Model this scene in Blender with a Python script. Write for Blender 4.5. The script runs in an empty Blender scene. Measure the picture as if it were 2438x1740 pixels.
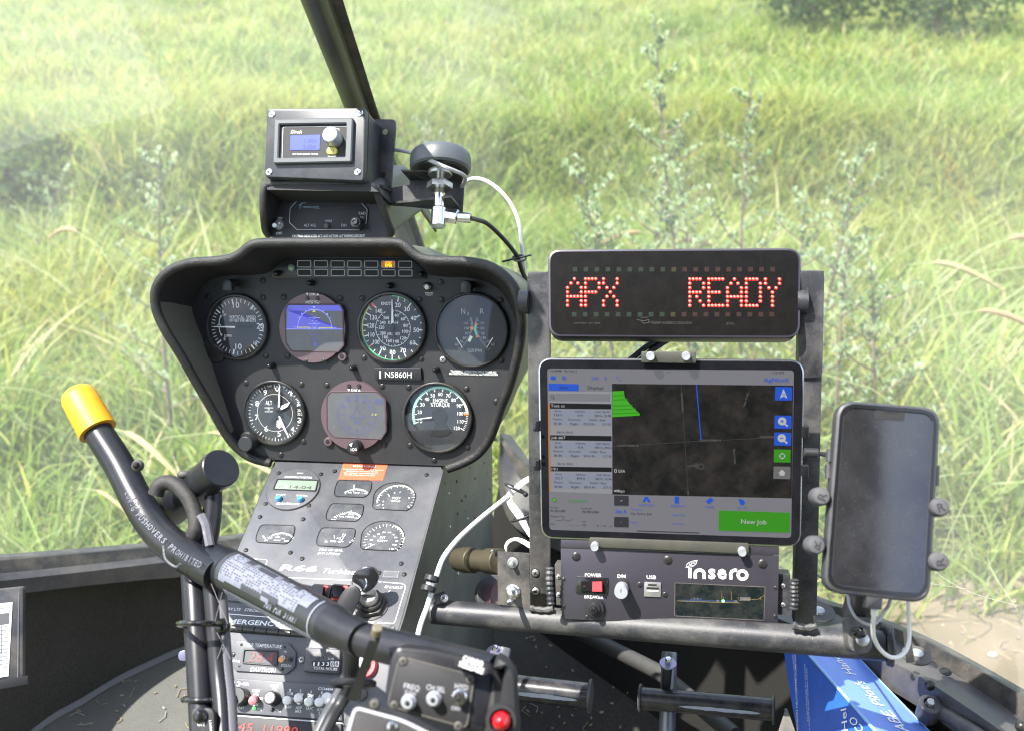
import bpy, math, random
import numpy as np
from mathutils import Vector as V, Matrix
random.seed(7)
rng = np.random.default_rng(7)
PI = math.pi
col = bpy.context.scene.collection
# ---------------------------------------------------------------- camera model
FPX = 2370.0                       # focal length in pixels of the 2438 px wide photograph
CAM = V((0, 0, 1.7)); PITCH = math.radians(25)
RT = V((1, 0, 0)); UP = V((0, math.sin(PITCH), math.cos(PITCH))); FW = V((0, math.cos(PITCH), -math.sin(PITCH)))
def ray(x, y): return FW + RT * ((x - 1219) / FPX) + UP * ((870 - y) / FPX)
def W(x, y, d): return CAM + ray(x, y) * d
def camv(x, y, z): return (RT * x + UP * y + FW * z).normalized()
# measured crops of the photograph: crop pixel -> photo pixel
def crop(x0, y0, s): return lambda x, y: (x0 + x / s, y0 + y / s)
A = crop(350, 540, 2.8); B = crop(800, 540, 2.8); T = crop(600, 230, 3.347); D = crop(500, 1080, 3.867)
E = crop(500, 1380, 3.924); F = crop(1240, 570, 3.0757); G = crop(1270, 840, 3.383); H = crop(1030, 1240, 2.447)
I = crop(1860, 920, 1.981); J = crop(1100, 1480, 2.845); K = crop(900, 1440, 5.414); L = crop(0, 880, 1.8886)
M = crop(0, 0, 0.9331); N = crop(480, 540, 4.778); O = crop(1040, 1060, 4.061); Z = crop(1860, 1380, 3.938)
S = crop(400, 1040, 6.247); X = crop(0, 1380, 4.512)
def pts(c, *xy): return [c(*p) for p in xy]

class Fr:
    """a real plane in the place: origin, u (right), v (up), n (towards the cabin)"""
    def __init__(s, p0, depth, n, p1):
        s.O = W(p0[0], p0[1], depth); s.n = camv(*n); s.s = FPX / depth
        s.u = (s.hit(*p1) - s.O).normalized(); s.v = s.n.cross(s.u)
    @classmethod
    def three(c, a, b, d):
        f = c.__new__(c); f.O = a; f.u = (b - a).normalized(); f.n = f.u.cross(d - a).normalized()
        if f.n.dot(CAM - a) < 0: f.n = -f.n
        f.v = f.n.cross(f.u); f.s = FPX / (a - CAM).dot(FW); return f
    def hit(s, x, y, h=0):
        r = ray(x, y); t = (s.O + s.n * h - CAM).dot(s.n) / r.dot(s.n); return CAM + r * t
    def uv(s, p, h=0):
        q = s.hit(p[0], p[1], h) - s.O; return (q.dot(s.u), q.dot(s.v))
    def P(s, u, v, h=0): return s.O + s.u * u + s.v * v + s.n * h
    def mat(s):
        m = Matrix((s.u, s.v, s.n)).transposed().to_4x4(); m.translation = s.O; return m
    def depth(s, p): return (s.hit(*p) - CAM).dot(FW)
    def sub(s, p, h=0):
        f = Fr.__new__(Fr); f.u, f.v, f.n, f.s = s.u, s.v, s.n, s.s; f.O = s.hit(p[0], p[1], h); return f

def catmull(P, n=8, closed=False):
    P = [V(p) for p in P]; out = []; m = len(P)
    rngs = range(m if closed else m - 1)
    for i in rngs:
        if closed: a, b, c, d = P[(i-1) % m], P[i], P[(i+1) % m], P[(i+2) % m]
        else: a, b, c, d = P[max(i-1, 0)], P[i], P[i+1], P[min(i+2, m-1)]
        for k in range(n):
            t = k / n
            out.append(.5 * ((2*b) + (c-a)*t + (2*a-5*b+4*c-d)*t*t + (3*b-a-3*c+d)*t**3))
    if not closed: out.append(P[-1])
    return out
def area(p): return sum(p[i][0]*p[(i+1) % len(p)][1] - p[(i+1) % len(p)][0]*p[i][1] for i in range(len(p))) / 2
def ccw(p): p = list(p); return p if area(p) > 0 else p[::-1]
def inset(p, d):
    n = len(p); out = []
    for i in range(n):
        a, b, c = V(p[i-1]), V(p[i]), V(p[(i+1) % n])
        e1 = (b-a).normalized(); e2 = (c-b).normalized()
        m = V((-e1.y-e2.y, e1.x+e2.x)); l = m.length
        if l < 1e-6: out.append((b.x, b.y)); continue
        m /= l; k = max(.35, m.dot(V((-e1.y, e1.x)))); q = b + m * (d / k); out.append((q.x, q.y))
    return out
def rounded(p, r, n=5):
    p = ccw(p); out = []; m = len(p)
    for i in range(m):
        a, b, c = V(p[i-1]), V(p[i]), V(p[(i+1) % m]); rr = r[i] if isinstance(r, (list, tuple)) else r
        rr = min(rr, (a-b).length*.48, (c-b).length*.48)
        s, e = b + (a-b).normalized()*rr, b + (c-b).normalized()*rr
        for k in range(n+1):
            t = k/n; q = s*(1-t)**2 + b*2*t*(1-t) + e*t*t; out.append((q.x, q.y))
    return out
def circ(c, r, n=32, a0=0, a1=2*PI, sy=1):
    full = abs(a1-a0-2*PI) < 1e-6; m = n if full else n+1
    return [(c[0]+r*math.cos(a0+(a1-a0)*k/n), c[1]+sy*r*math.sin(a0+(a1-a0)*k/n)) for k in range(m)]
_tc = {}
def glyphs(s, b=False):
    k = (s, b)
    if k not in _tc:
        cu = bpy.data.curves.new('lettering', 'FONT'); cu.body = s; cu.resolution_u = 2; cu.align_x = 'CENTER'
        if b: cu.offset = .012 if b is True else b
        o = bpy.data.objects.new('lettering', cu); m = bpy.data.meshes.new_from_object(o)
        _tc[k] = ([(q.co.x, q.co.y) for q in m.vertices], [tuple(q.vertices) for q in m.polygons])
        bpy.data.objects.remove(o); bpy.data.meshes.remove(m)
    return _tc[k]

class MB:
    def __init__(s): s.v = []; s.f = []; s.m = []; s.c = 0; s.sm = []
    def use(s, i): s.c = i; return s
    def add(s, vs, fs, smooth=True):
        o = len(s.v); s.v += [V(q) for q in vs]
        for q in fs: s.f.append(tuple(i+o for i in q)); s.m.append(s.c); s.sm.append(smooth)
        return s
    def rings(s, R, cap0=True, cap1=True, closed=True):
        n = len(R[0]); vs = [q for r in R for q in r]; fs = []
        for k in range(len(R)-1):
            for i in range(n if closed else n-1):
                j = (i+1) % n; fs.append((k*n+i, k*n+j, (k+1)*n+j, (k+1)*n+i))
        if cap0: fs.append(tuple(range(n))[::-1])
        if cap1: fs.append(tuple((len(R)-1)*n+i for i in range(n)))
        return s.add(vs, fs)
    def prism(s, fr, p, h0, h1, ch=0, taper=0):
        p = ccw(p); R = []
        R.append([fr.P(a, b, h0) for a, b in (inset(p, taper) if taper else p)])
        if ch:
            R.append([fr.P(a, b, h1-ch) for a, b in p]); q = inset(p, ch*.3)
            R.append([fr.P(a, b, h1-ch*.3) for a, b in q]); q = inset(p, ch)
            R.append([fr.P(a, b, h1) for a, b in q])
        else: R.append([fr.P(a, b, h1) for a, b in p])
        return s.rings(R)
    def frame(s, fr, po, pi, h0, h1, ch=.0):
        """a ring between two outlines with the same number of points"""
        po, pi = ccw(po), ccw(pi); R = []
        R.append([fr.P(a, b, h0) for a, b in po])
        R.append([fr.P(a, b, h1-ch) for a, b in po])
        if ch: R.append([fr.P(a, b, h1) for a, b in inset(po, ch)]); R.append([fr.P(a, b, h1) for a, b in inset(pi, -ch)])
        R.append([fr.P(a, b, h1-ch) for a, b in pi]); R.append([fr.P(a, b, h0) for a, b in pi])
        return s.rings(R, False, False)
    def flat(s, fr, p, h):
        p = ccw(p); return s.add([fr.P(a, b, h) for a, b in p], [tuple(range(len(p)))], False)
    def line(s, fr, p, w, h, closed=False):
        """painted line along a uv polyline"""
        n = len(p); L_, R_ = [], []
        for i in range(n):
            a = V(p[i-1]) if (i or closed) else V(p[0]); b = V(p[i]); c = V(p[(i+1) % n]) if (i < n-1 or closed) else V(p[-1])
            e1 = (b-a).normalized() if (b-a).length > 1e-9 else (c-b).normalized(); e2 = (c-b).normalized() if (c-b).length > 1e-9 else e1
            m = V((-e1.y-e2.y, e1.x+e2.x)).normalized(); k = max(.5, m.dot(V((-e1.y, e1.x)))); m *= w/2/k
            L_.append(fr.P(b.x+m.x, b.y+m.y, h)); R_.append(fr.P(b.x-m.x, b.y-m.y, h))
        fs = [(i, (i+1) % n, n+(i+1) % n, n+i) for i in range(n if closed else n-1)]
        return s.add(L_+R_, [f[::-1] for f in fs], False)
    def arc(s, fr, c, r0, r1, a0, a1, h, n=24):
        vs = []; 
        for k in range(n+1):
            a = math.radians(a0+(a1-a0)*k/n)
            for r in (r0, r1): vs.append(fr.P(c[0]+r*math.cos(a), c[1]+r*math.sin(a), h))
        return s.add(vs, [(2*k, 2*k+1, 2*k+3, 2*k+2) for k in range(n)], False)
    def tick(s, fr, c, a, r0, r1, w, h, w1=None):
        a = math.radians(a); d = V((math.cos(a), math.sin(a))); t = V((-d.y, d.x)); c = V(c); w1 = w if w1 is None else w1
        q = [c+d*r0-t*w/2, c+d*r1-t*w1/2, c+d*r1+t*w1/2, c+d*r0+t*w/2]
        return s.add([fr.P(p.x, p.y, h) for p in q], [(0, 1, 2, 3)], False)
    def lathe(s, fr, c, prof, n=28, r_of=None):
        R = []
        for (r, h) in prof:
            R.append([fr.P(c[0]+r*(r_of(k/n) if r_of else 1)*math.cos(2*PI*k/n), c[1]+r*(r_of(k/n) if r_of else 1)*math.sin(2*PI*k/n), h) for k in range(n)])
        return s.rings(R)
    def text(s, fr, t, p, hp, wp=None, h=.0003, ang=0, bold=.004, shear=0, px=True):
        """lettering centred on photo pixel p, cap height hp photo pixels, total width wp photo pixels"""
        vs, fs = glyphs(t, bold); c = fr.uv(p, h) if px else p
        dep = (fr.P(c[0], c[1], h)-CAM).dot(FW); sc = FPX/dep
        xs = [q[0] for q in vs]; x0, x1 = min(xs), max(xs); ky = hp/sc/.69; kx = ky*.95 if wp is None else wp/sc/(x1-x0)
        ca, sa = math.cos(math.radians(ang)), math.sin(math.radians(ang)); out = []
        for x, y in vs:
            X_ = (x-(x0+x1)/2)*kx + shear*(y-.345)*ky; Y_ = (y-.345)*ky
            out.append(fr.P(c[0]+X_*ca-Y_*sa, c[1]+X_*sa+Y_*ca, h))
        return s.add(out, fs, False)
    def tube(s, P, r, n=10, closed=False, cap=True, flat=1.0, upv=None):
        P = [V(p) for p in P]; R = []; m = len(P); prev = None
        for i in range(m):
            a = P[i-1] if (i or closed) else P[i]; b = P[(i+1) % m] if (i < m-1 or closed) else P[i]
            t = (b-a).normalized()
            if prev is None:
                g = V(upv) if upv else (V((0, 0, 1)) if abs(t.z) < .9 else V((1, 0, 0)))
                x = t.cross(g).normalized()
            else: x = (prev - t*prev.dot(t)).normalized()
            prev = x; y = t.cross(x); rr = r[i] if isinstance(r, (list, tuple)) else r
            R.append([P[i] + x*math.cos(2*PI*k/n)*rr + y*math.sin(2*PI*k/n)*rr*flat for k in range(n)])
        if closed: R.append(R[0]); return s.rings(R, False, False)
        return s.rings(R, cap, cap)
    def cyl(s, a, b, r0, r1=None, n=20, bev=0):
        a, b = V(a), V(b); r1 = r0 if r1 is None else r1
        if bev:
            d = (b-a).normalized()*bev
            return s.tube([a, a+d*.01, a+d, b-d, b-d*.01, b], [r0-bev, r0-bev*.9, r0, r1, r1-bev*.9, r1-bev], n)
        return s.tube([a, b], [r0, r1], n)
    def ball(s, c, r, n=12, sc=(1, 1, 1)):
        c = V(c); R = []
        for i in range(1, n//2+1):
            a = PI*i/(n//2+1); R.append([c+V((math.sin(a)*math.cos(2*PI*k/n)*r*sc[0], math.sin(a)*math.sin(2*PI*k/n)*r*sc[1], math.cos(a)*r*sc[2])) for k in range(n)])
        return s.rings(R)
    def box(s, fr, u0, u1, v0, v1, h0, h1, ch=0, r=0):
        p = [(u0, v0), (u1, v0), (u1, v1), (u0, v1)]
        if r: p = rounded(p, r)
        return s.prism(fr, p, h0, h1, ch)
class _Proxy: pass
def _unwrap(r): return r.o if isinstance(r, _Proxy) else r
def build(s, name, mats, root=None, label=None):
    me = bpy.data.meshes.new(name); mats = mats if isinstance(mats, (list, tuple)) else [mats]
    mw = root.matrix_world.copy() if root is not None else Matrix(); inv = mw.inverted()
    me.from_pydata([tuple(inv @ q) for q in s.v], [], s.f)
    for m in mats: me.materials.append(m)
    me.polygons.foreach_set('material_index', s.m); me.polygons.foreach_set('use_smooth', s.sm)
    me.update(); me.set_sharp_from_angle(angle=math.radians(38))
    o = bpy.data.objects.new(name, me); col.objects.link(o)
    if root is not None: o.parent = _unwrap(root)
    if label: o['label'] = label
    p = _Proxy.__new__(_Proxy); p.o = o; p.matrix_world = mw; return p
MB.build = build
def tag(p, label=None, cat=None, group=None, kind=None):
    o = _unwrap(p)
    for k, q in (('label', label), ('category', cat), ('group', group), ('kind', kind)):
        if q: o[k] = q
    return p
def thing(name, label, cat, fr, group=None):
    o = bpy.data.objects.new(name, None); o.empty_display_size = .05; col.objects.link(o)
    m = fr.mat() if isinstance(fr, Fr) else Matrix.Translation(fr); o.matrix_world = m
    p = _Proxy.__new__(_Proxy); p.o = o; p.matrix_world = m.copy(); return tag(p, label, cat, group)
def solo(mb, name, mats, at, label=None, cat=None, group=None, kind=None):
    """a top-level thing that is one mesh, its origin at AT"""
    m = Matrix.Translation(at)
    p = _mk(mb, name, mats, m); return tag(p, label, cat, group, kind)
def _mk(mb, name, mats, m):
    inv = m.inverted(); me = bpy.data.meshes.new(name); mats = mats if isinstance(mats, (list, tuple)) else [mats]
    me.from_pydata([tuple(inv @ q) for q in mb.v], [], mb.f)
    for q in mats: me.materials.append(q)
    me.polygons.foreach_set('material_index', mb.m); me.polygons.foreach_set('use_smooth', mb.sm)
    me.update(); me.set_sharp_from_angle(angle=math.radians(38))
    o = bpy.data.objects.new(name, me); col.objects.link(o); o.matrix_world = m
    p = _Proxy.__new__(_Proxy); p.o = o; p.matrix_world = m.copy(); return p

# ---------------------------------------------------------------- materials
def mat(name, c, rough=.6, metal=0, var=0, vs=60, bump=0, bs=400, dust=0, ds=25, dc=(.30, .26, .20), spec=.5, emit=None, es=1, coat=0, c2=None, scratch=0, aniso=0):
    m = bpy.data.materials.new(name); m.use_nodes = True; nt = m.node_tree; ns = nt.nodes; lk = nt.links
    b = ns['Principled BSDF']; b.inputs['Roughness'].default_value = rough; b.inputs['Metallic'].default_value = metal
    b.inputs['Specular IOR Level'].default_value = spec; b.inputs['Base Color'].default_value = (*c, 1)
    if coat: b.inputs['Coat Weight'].default_value = coat; b.inputs['Coat Roughness'].default_value = .08
    if emit: b.inputs['Emission Color'].default_value = (*emit, 1); b.inputs['Emission Strength'].default_value = es
    tc = ns.new('ShaderNodeTexCoord'); src = None
    def noise(sc, det=3, rg=.6):
        n = ns.new('ShaderNodeTexNoise'); n.inputs['Scale'].default_value = sc; n.inputs['Detail'].default_value = det; n.inputs['Roughness'].default_value = rg
        lk.new(tc.outputs['Object'], n.inputs['Vector']); return n.outputs['Fac']
    def mix(f, a, bb):
        x = ns.new('ShaderNodeMix'); x.data_type = 'RGBA'; lk.new(f, x.inputs[0])
        for i, q in ((6, a), (7, bb)):
            if isinstance(q, tuple): x.inputs[i].default_value = (*q, 1)
            else: lk.new(q, x.inputs[i])
        return x.outputs[2]
    def ramp(f, a, bb, v0=0, v1=1):
        r = ns.new('ShaderNodeMapRange'); lk.new(f, r.inputs[0]); r.inputs[1].default_value = a; r.inputs[2].default_value = bb; r.inputs[3].default_value = v0; r.inputs[4].default_value = v1; return r.outputs[0]
    cur = tuple(c)
    if var:
        d = c2 if c2 else tuple(min(1, q*(1+var)+.004) for q in c); e = tuple(q*(1-var*.6) for q in c) if not c2 else tuple(c)
        cur = mix(ramp(noise(vs, 4), .3, .7), e, d)
    if dust:
        f1 = ramp(noise(ds, 6, .7), .42, .72, 0, dust); cur = mix(f1, cur, dc)
        f2 = ramp(noise(900, 2, .5), .66, .74, 0, min(1, dust*1.3)); cur = mix(f2, cur, tuple(min(1, q*1.3) for q in dc))
        rr = ramp(f1, 0, 1, rough, min(1, rough+.35)); lk.new(rr, b.inputs['Roughness'])
    if not isinstance(cur, tuple): lk.new(cur, b.inputs['Base Color'])
    if bump:
        bn = ns.new('ShaderNodeBump'); bn.inputs['Strength'].default_value = bump; bn.inputs['Distance'].default_value = .001
        lk.new(noise(bs, 2), bn.inputs['Height']); lk.new(bn.outputs[0], b.inputs['Normal'])
    return m
DC = (.30, .27, .22)
m_panel = mat('panel_black', (.016, .016, .018), .55, bump=.15, bs=1500, dust=.08, ds=9, dc=(.20, .18, .16))
m_hoodin = mat('hood_lining', (.014, .014, .015), .7, bump=.2, bs=900)
m_hood = mat('hood_vinyl', (.015, .015, .016), .5, bump=.9, bs=650, dust=.08, ds=60)
m_bezel = mat('bezel_black', (.014, .014, .015), .38, dust=.12, ds=30)
m_dial = mat('dial_black', (.009, .009, .011), .55)
m_dialgrey = mat('dial_grey', (.02, .021, .025), .5, dust=.06, ds=40)
m_white = mat('print_white', (.78, .78, .76), .6)
m_grey = mat('print_grey', (.42, .43, .45), .6)
m_green = mat('print_green', (.08, .50, .20), .6)
m_teal = mat('print_teal', (.20, .62, .45), .6)
m_yellow = mat('print_yellow', (.55, .60, .12), .6)
m_pale = mat('print_pale', (.75, .85, .62), .6)
m_red = mat('print_red', (.75, .11, .04), .6)
m_orange = mat('print_orange', (.85, .25, .04), .6)
m_mauve = mat('mauve_anodised', (.13, .085, .095), .45, metal=.25, bump=.1, bs=900)
m_mauve2 = mat('mauve_chamfer', (.075, .045, .05), .5)
m_blue_scr = mat('screen_blue', (.02, .02, .12), .3, emit=(.075, .08, .46), es=.38)
m_gray_scr = mat('screen_grey', (.075, .075, .08), .4, emit=(.09, .10, .11), es=.12, dust=.2, ds=50, dc=(.2, .2, .19))
m_blueln = mat('screen_line_blue', (.06, .07, .22), .5, emit=(.07, .08, .36), es=.28)
m_paleln = mat('screen_line_pale', (.2, .22, .5), .5, emit=(.22, .24, .75), es=.5)
m_yelln = mat('screen_line_yellow', (.3, .3, .02), .5, emit=(.35, .34, .03), es=.4)
m_screw = mat('screw_black', (.03, .03, .03), .35, metal=.6, dust=.2, ds=200)
m_steel = mat('steel', (.42, .42, .41), .34, metal=.7, var=.2, vs=300)
m_steelb = mat('bright_steel', (.75, .75, .74), .22, metal=1)
m_recess = mat('recess_dark', (.01, .01, .01), .7)
m_con = mat('console_grey', (.066, .069, .079), .42, var=.25, vs=14, bump=.12, bs=1300, dust=.42, ds=12, dc=(.17, .165, .155))
m_conside = mat('console_side_olive', (.125, .125, .108), .5, var=.35, vs=9, bump=.1, bs=900, dust=.3, ds=10, dc=(.16, .15, .12))
m_gdial = mat('small_dial', (.05, .054, .062), .35, dust=.35, ds=60, dc=(.15, .15, .145))
m_lcd = mat('lcd_green', (.20, .25, .20), .3)
m_ink = mat('lcd_ink', (.03, .035, .03), .5)
m_bluebtn = mat('button_blue', (.07, .30, .62), .35)
m_warn = mat('warning_label', (.72, .12, .05), .5)
m_blkgloss = mat('black_gloss', (.012, .012, .013), .16, coat=.4)
m_blk = mat('black_plastic', (.02, .02, .022), .42)
m_blkmatt = mat('black_matt', (.017, .017, .018), .65)
m_metalblk = mat('black_powdercoat', (.022, .023, .027), .42, bump=.2, bs=1100, dust=.5, ds=20, dc=(.20, .19, .17))
m_stick = mat('stick_black', (.011, .012, .016), .33, dust=.04, ds=20, spec=.35)
m_sleeve = mat('placard_black', (.02, .021, .024), .35)
m_yel = mat('cap_yellow', (.62, .285, .006), .5, var=.08, vs=40)
m_silver = mat('silver_knob', (.42, .44, .47), .35, metal=.4)
m_box = mat('case_grey', (.026, .029, .037), .42, var=.2, vs=20, bump=.15, bs=700, dust=.12, ds=20)
m_boxfr = mat('frame_grey', (.075, .08, .09), .5, bump=.1, bs=900)
m_lcdblue = mat('lcd_blue', (.02, .03, .3), .25, emit=(.04, .06, .72), es=.8)
m_lcdink = mat('lcd_blue_ink', (.01, .015, .12), .5)
m_ybtn = mat('button_yellow', (.62, .55, .12), .4)
m_puck = mat('puck_grey', (.085, .095, .105), .42)
m_white_c = mat('white_cable', (.72, .72, .70), .38, dust=.06, ds=60)
m_grey_c = mat('grey_cable', (.30, .30, .30), .42)
m_blk_c = mat('black_cable', (.018, .018, .019), .42)
m_anod = mat('anodised_dark', (.065, .06, .075), .36, metal=.55, bump=.1, bs=900)
m_brk = mat('bracket_olive', (.075, .075, .062), .42, metal=.3, dust=.12, ds=40)
m_ledface = mat('sign_face', (.005, .0045, .004), .3, dust=.03, ds=60, dc=(.12, .11, .09), spec=.18)
m_led = mat('led_red', (.5, .02, .01), .4, emit=(1, .028, .018), es=1.2)
m_ledcore = mat('led_core', (.8, .2, .15), .4, emit=(1, .22, .16), es=1.3)
m_lg = mat('led_off_green', (.006, .013, .007), .6, spec=.2); m_ly = mat('led_off_yellow', (.018, .016, .004), .6, spec=.2); m_lr = mat('led_off_red', (.016, .006, .004), .6, spec=.2)
m_faint = mat('circuit_faint', (.02, .02, .015), .6)
def emis(n, c, s=1, rough=.25): return mat(n, tuple(q*.10 for q in c), rough, emit=c, es=s*.27)
m_ipad = mat('tablet_glass', (.006, .006, .008), .2, spec=.5, dust=.06, ds=25, dc=(.10, .10, .11))
m_ipadrim = mat('tablet_rim', (.55, .56, .60), .25, metal=1)
u_bg = emis('ui_grey', (.215, .215, .24), .75); u_row = emis('ui_row', (.26, .285, .36), .75); u_side = emis('ui_pale', (.30, .30, .33), .75)
u_map = emis('ui_map', (.012, .010, .009), .8); u_blk = emis('ui_black', (.012, .012, .014), .7); u_blue = emis('ui_blue', (.02, .10, .62), .75)
u_grn = emis('ui_green', (.045, .30, .015), .75); u_grn2 = emis('ui_green_bright', (.06, .42, .02), .75); u_wht = emis('ui_white', (.50, .50, .52), .75)
u_org = emis('ui_orange', (.55, .20, .01), .75); u_btn = emis('ui_button', (.045, .045, .055), .75); u_btn2 = emis('ui_button_grey', (.16, .16, .16), .75); u_dk = emis('ui_dark', (.04, .04, .05), .75)
u_road = emis('ui_road', (.07, .065, .06), .75); u_patch = emis('ui_patch', (.018, .015, .013), .8); u_patch2 = emis('ui_patch_dark', (.008, .011, .012), .8)
m_phone = mat('phone_case', (.028, .03, .035), .45, bump=.12, bs=900, dust=.1, ds=40)
m_phglass = mat('phone_glass', (.016, .016, .018), .07, spec=.9, coat=.5, dust=.22, ds=14, dc=(.10, .10, .10))
m_rub = mat('rubber_grey', (.06, .062, .068), .6, dust=.15, ds=60)
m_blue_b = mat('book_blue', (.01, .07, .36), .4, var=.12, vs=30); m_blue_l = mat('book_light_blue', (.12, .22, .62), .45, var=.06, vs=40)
m_blue_e = mat('book_edge', (.25, .45, .75), .5)
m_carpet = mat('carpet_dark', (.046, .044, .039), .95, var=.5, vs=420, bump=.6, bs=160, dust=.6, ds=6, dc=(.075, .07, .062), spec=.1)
m_carpetl = mat('carpet_sunlit', (.11, .11, .10), .95, var=.3, vs=420, bump=.3, bs=260, dust=.4, ds=8, dc=(.19, .18, .165), spec=.1)  # paler copy of the carpet, sunlight on the left floor put into its colour
m_trim = mat('trim_strip', (.14, .14, .15), .5)
m_frame = mat('frame_black', (.045, .045, .048), .42, bump=.15, bs=600, dust=.5, ds=12, dc=(.18, .16, .13))
m_seal = mat('rubber_seal', (.02, .02, .019), .6, dust=.25, ds=30)
m_dusty = mat('dusty_steel', (.07, .066, .06), .6, metal=.2, dust=.6, ds=18, dc=(.17, .155, .13))
m_pedal = mat('pedal_black', (.016, .017, .022), .22, dust=.15, ds=50)
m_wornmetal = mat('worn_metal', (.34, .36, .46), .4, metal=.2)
m_conn = mat('olive_connector', (.075, .065, .04), .45, metal=.4)
m_redlens = mat('red_button', (.42, .004, .01), .15, coat=.5)
m_paper = mat('paper', (.72, .74, .78), .7)
m_amber = mat('amber_light', (.5, .15, .01), .5, emit=(1, .33, .01), es=1.3)
m_amberbg = mat('amber_window', (.06, .02, .005), .5, emit=(.25, .07, .0), es=.5)
m_lens = mat('green_lens', (.22, .36, .22), .2, coat=.5)
m_segred = mat('segment_red', (.15, .015, .01), .5, emit=(.8, .07, .05), es=.25)
m_glassdark = mat('dark_window', (.006, .010, .011), .12, dust=.08, ds=60)
m_pcb = mat('pcb', (.02, .04, .09), .4); m_gold = mat('pcb_edge', (.22, .15, .06), .4); m_gled = mat('led_green', (.1, .6, .1), .4, emit=(.05, 1, .12), es=6)

SCREWN = 0
def screw(mb, fr, c, r, h=0, ring=True, ang=None, rise=.35, mi=(0, 1)):
    """phillips screw head: dome with a cut cross, in mb's materials mi"""
    a = random.uniform(0, 90) if ang is None else ang
    mb.use(mi[0]); mb.lathe(fr, c, [(r, h), (r, h+r*rise*.4), (r*.78, h+r*rise*.85), (r*.3, h+r*rise)], 16)
    mb.use(mi[1])
    for k in (0, 90):
        mb.tick(fr, c, a+k, -r*.52, r*.52, r*.24, h+r*rise+.00012)
    if ring: mb.arc(fr, c, r*1.05, r*1.22, 0, 360, h+.00025, 20)

_n = u_map.node_tree; _b = _n.nodes['Principled BSDF']; _t = _n.nodes.new('ShaderNodeTexCoord'); _z = _n.nodes.new('ShaderNodeTexNoise'); _z.inputs['Scale'].default_value = 38; _z.inputs['Detail'].default_value = 8; _z.inputs['Roughness'].default_value = .7
_r = _n.nodes.new('ShaderNodeMapRange'); _r.inputs[1].default_value = .40; _r.inputs[2].default_value = .72; _m = _n.nodes.new('ShaderNodeMix'); _m.data_type = 'RGBA'; _m.inputs[6].default_value = (.006, .007, .007, 1); _m.inputs[7].default_value = (.045, .038, .034, 1)
for _p, _q in ((_t.outputs['Object'], _z.inputs['Vector']), (_z.outputs['Fac'], _r.inputs[0]), (_r.outputs[0], _m.inputs[0]), (_m.outputs[2], _b.inputs['Emission Color'])): _n.links.new(_p, _q)
_b.inputs['Emission Strength'].default_value = .32
# ================================================================ MAIN INSTRUMENT PANEL
PAN = Fr((812, 820), 1.17, (-.185, -.09, -.978), (1124, 832))
# u axis: along the top row of instruments
PAN.u = (PAN.hit(1124, 785.7) - PAN.hit(566, 777.5)).normalized(); PAN.v = PAN.n.cross(PAN.u)
PX = lambda k, fr=None: k/ (fr or PAN).s           # photo pixels -> metres
panel = thing('instrument_panel', 'large black hooded instrument panel holding seven round gauges', 'instrument panel', PAN)
pairs = [(A, 825, 1572, 845, 1550, .004), (A, 700, 1540, 720, 1500, .006), (A, 600, 1470, 628, 1420, .012), (A, 520, 1370, 560, 1320, .02), (A, 430, 1210, 490, 1170, .032),
 (A, 330, 1040, 425, 1020, .045), (A, 222, 850, 368, 860, .06), (A, 122, 690, 312, 710, .07), (A, 64, 560, 288, 610, .075), (A, 54, 440, 310, 490, .078), (A, 97, 343, 370, 400, .08),
 (A, 182, 277, 450, 345, .08), (A, 300, 240, 560, 325, .08), (A, 450, 230, 690, 323, .08), (A, 560, 212, 780, 315, .08), (A, 622, 180, 845, 283, .08), (A, 682, 132, 882, 245, .08),
 (A, 747, 111, 940, 208, .08), (A, 900, 106, 1030, 205, .08), (A, 1200, 105, 1250, 203, .08), (B, 200, 105, 250, 205, .08), (B, 400, 107, 470, 207, .08), (B, 462, 130, 540, 228, .08),
 (B, 520, 182, 580, 272, .08), (B, 582, 214, 630, 318, .08), (B, 680, 228, 720, 335, .08), (B, 850, 232, 870, 340, .08), (B, 1000, 257, 980, 362, .08), (B, 1095, 307, 1075, 410, .08),
 (B, 1168, 377, 1140, 490, .08), (B, 1209, 460, 1180, 580, .08), (B, 1232, 570, 1215, 680, .075), (B, 1236, 690, 1220, 790, .07), (B, 1212, 850, 1190, 930, .06),
 (B, 1160, 1050, 1130, 1110, .045), (B, 1100, 1200, 1075, 1250, .03), (B, 1060, 1320, 1035, 1350, .02), (B, 1018, 1420, 985, 1430, .012), (B, 948, 1510, 920, 1490, .006),
 (B, 850, 1570, 840, 1540, .004), (B, 742, 1610, 735, 1592, .004)]
rimc = catmull([PAN.hit(*c(x, y), h) for c, x, y, x2, y2, h in pairs], 4)
facc = catmull([PAN.hit(*c(x2, y2), 0) for c, x, y, x2, y2, h in pairs], 4)
# face plate
fo = []
for q in facc:
    d = q - PAN.O; fo.append((d.dot(PAN.u), d.dot(PAN.v)))
mb = MB(); mb.prism(PAN, fo, -.004, 0); panel_face = mb.build('face_plate', m_panel, panel)
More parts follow.
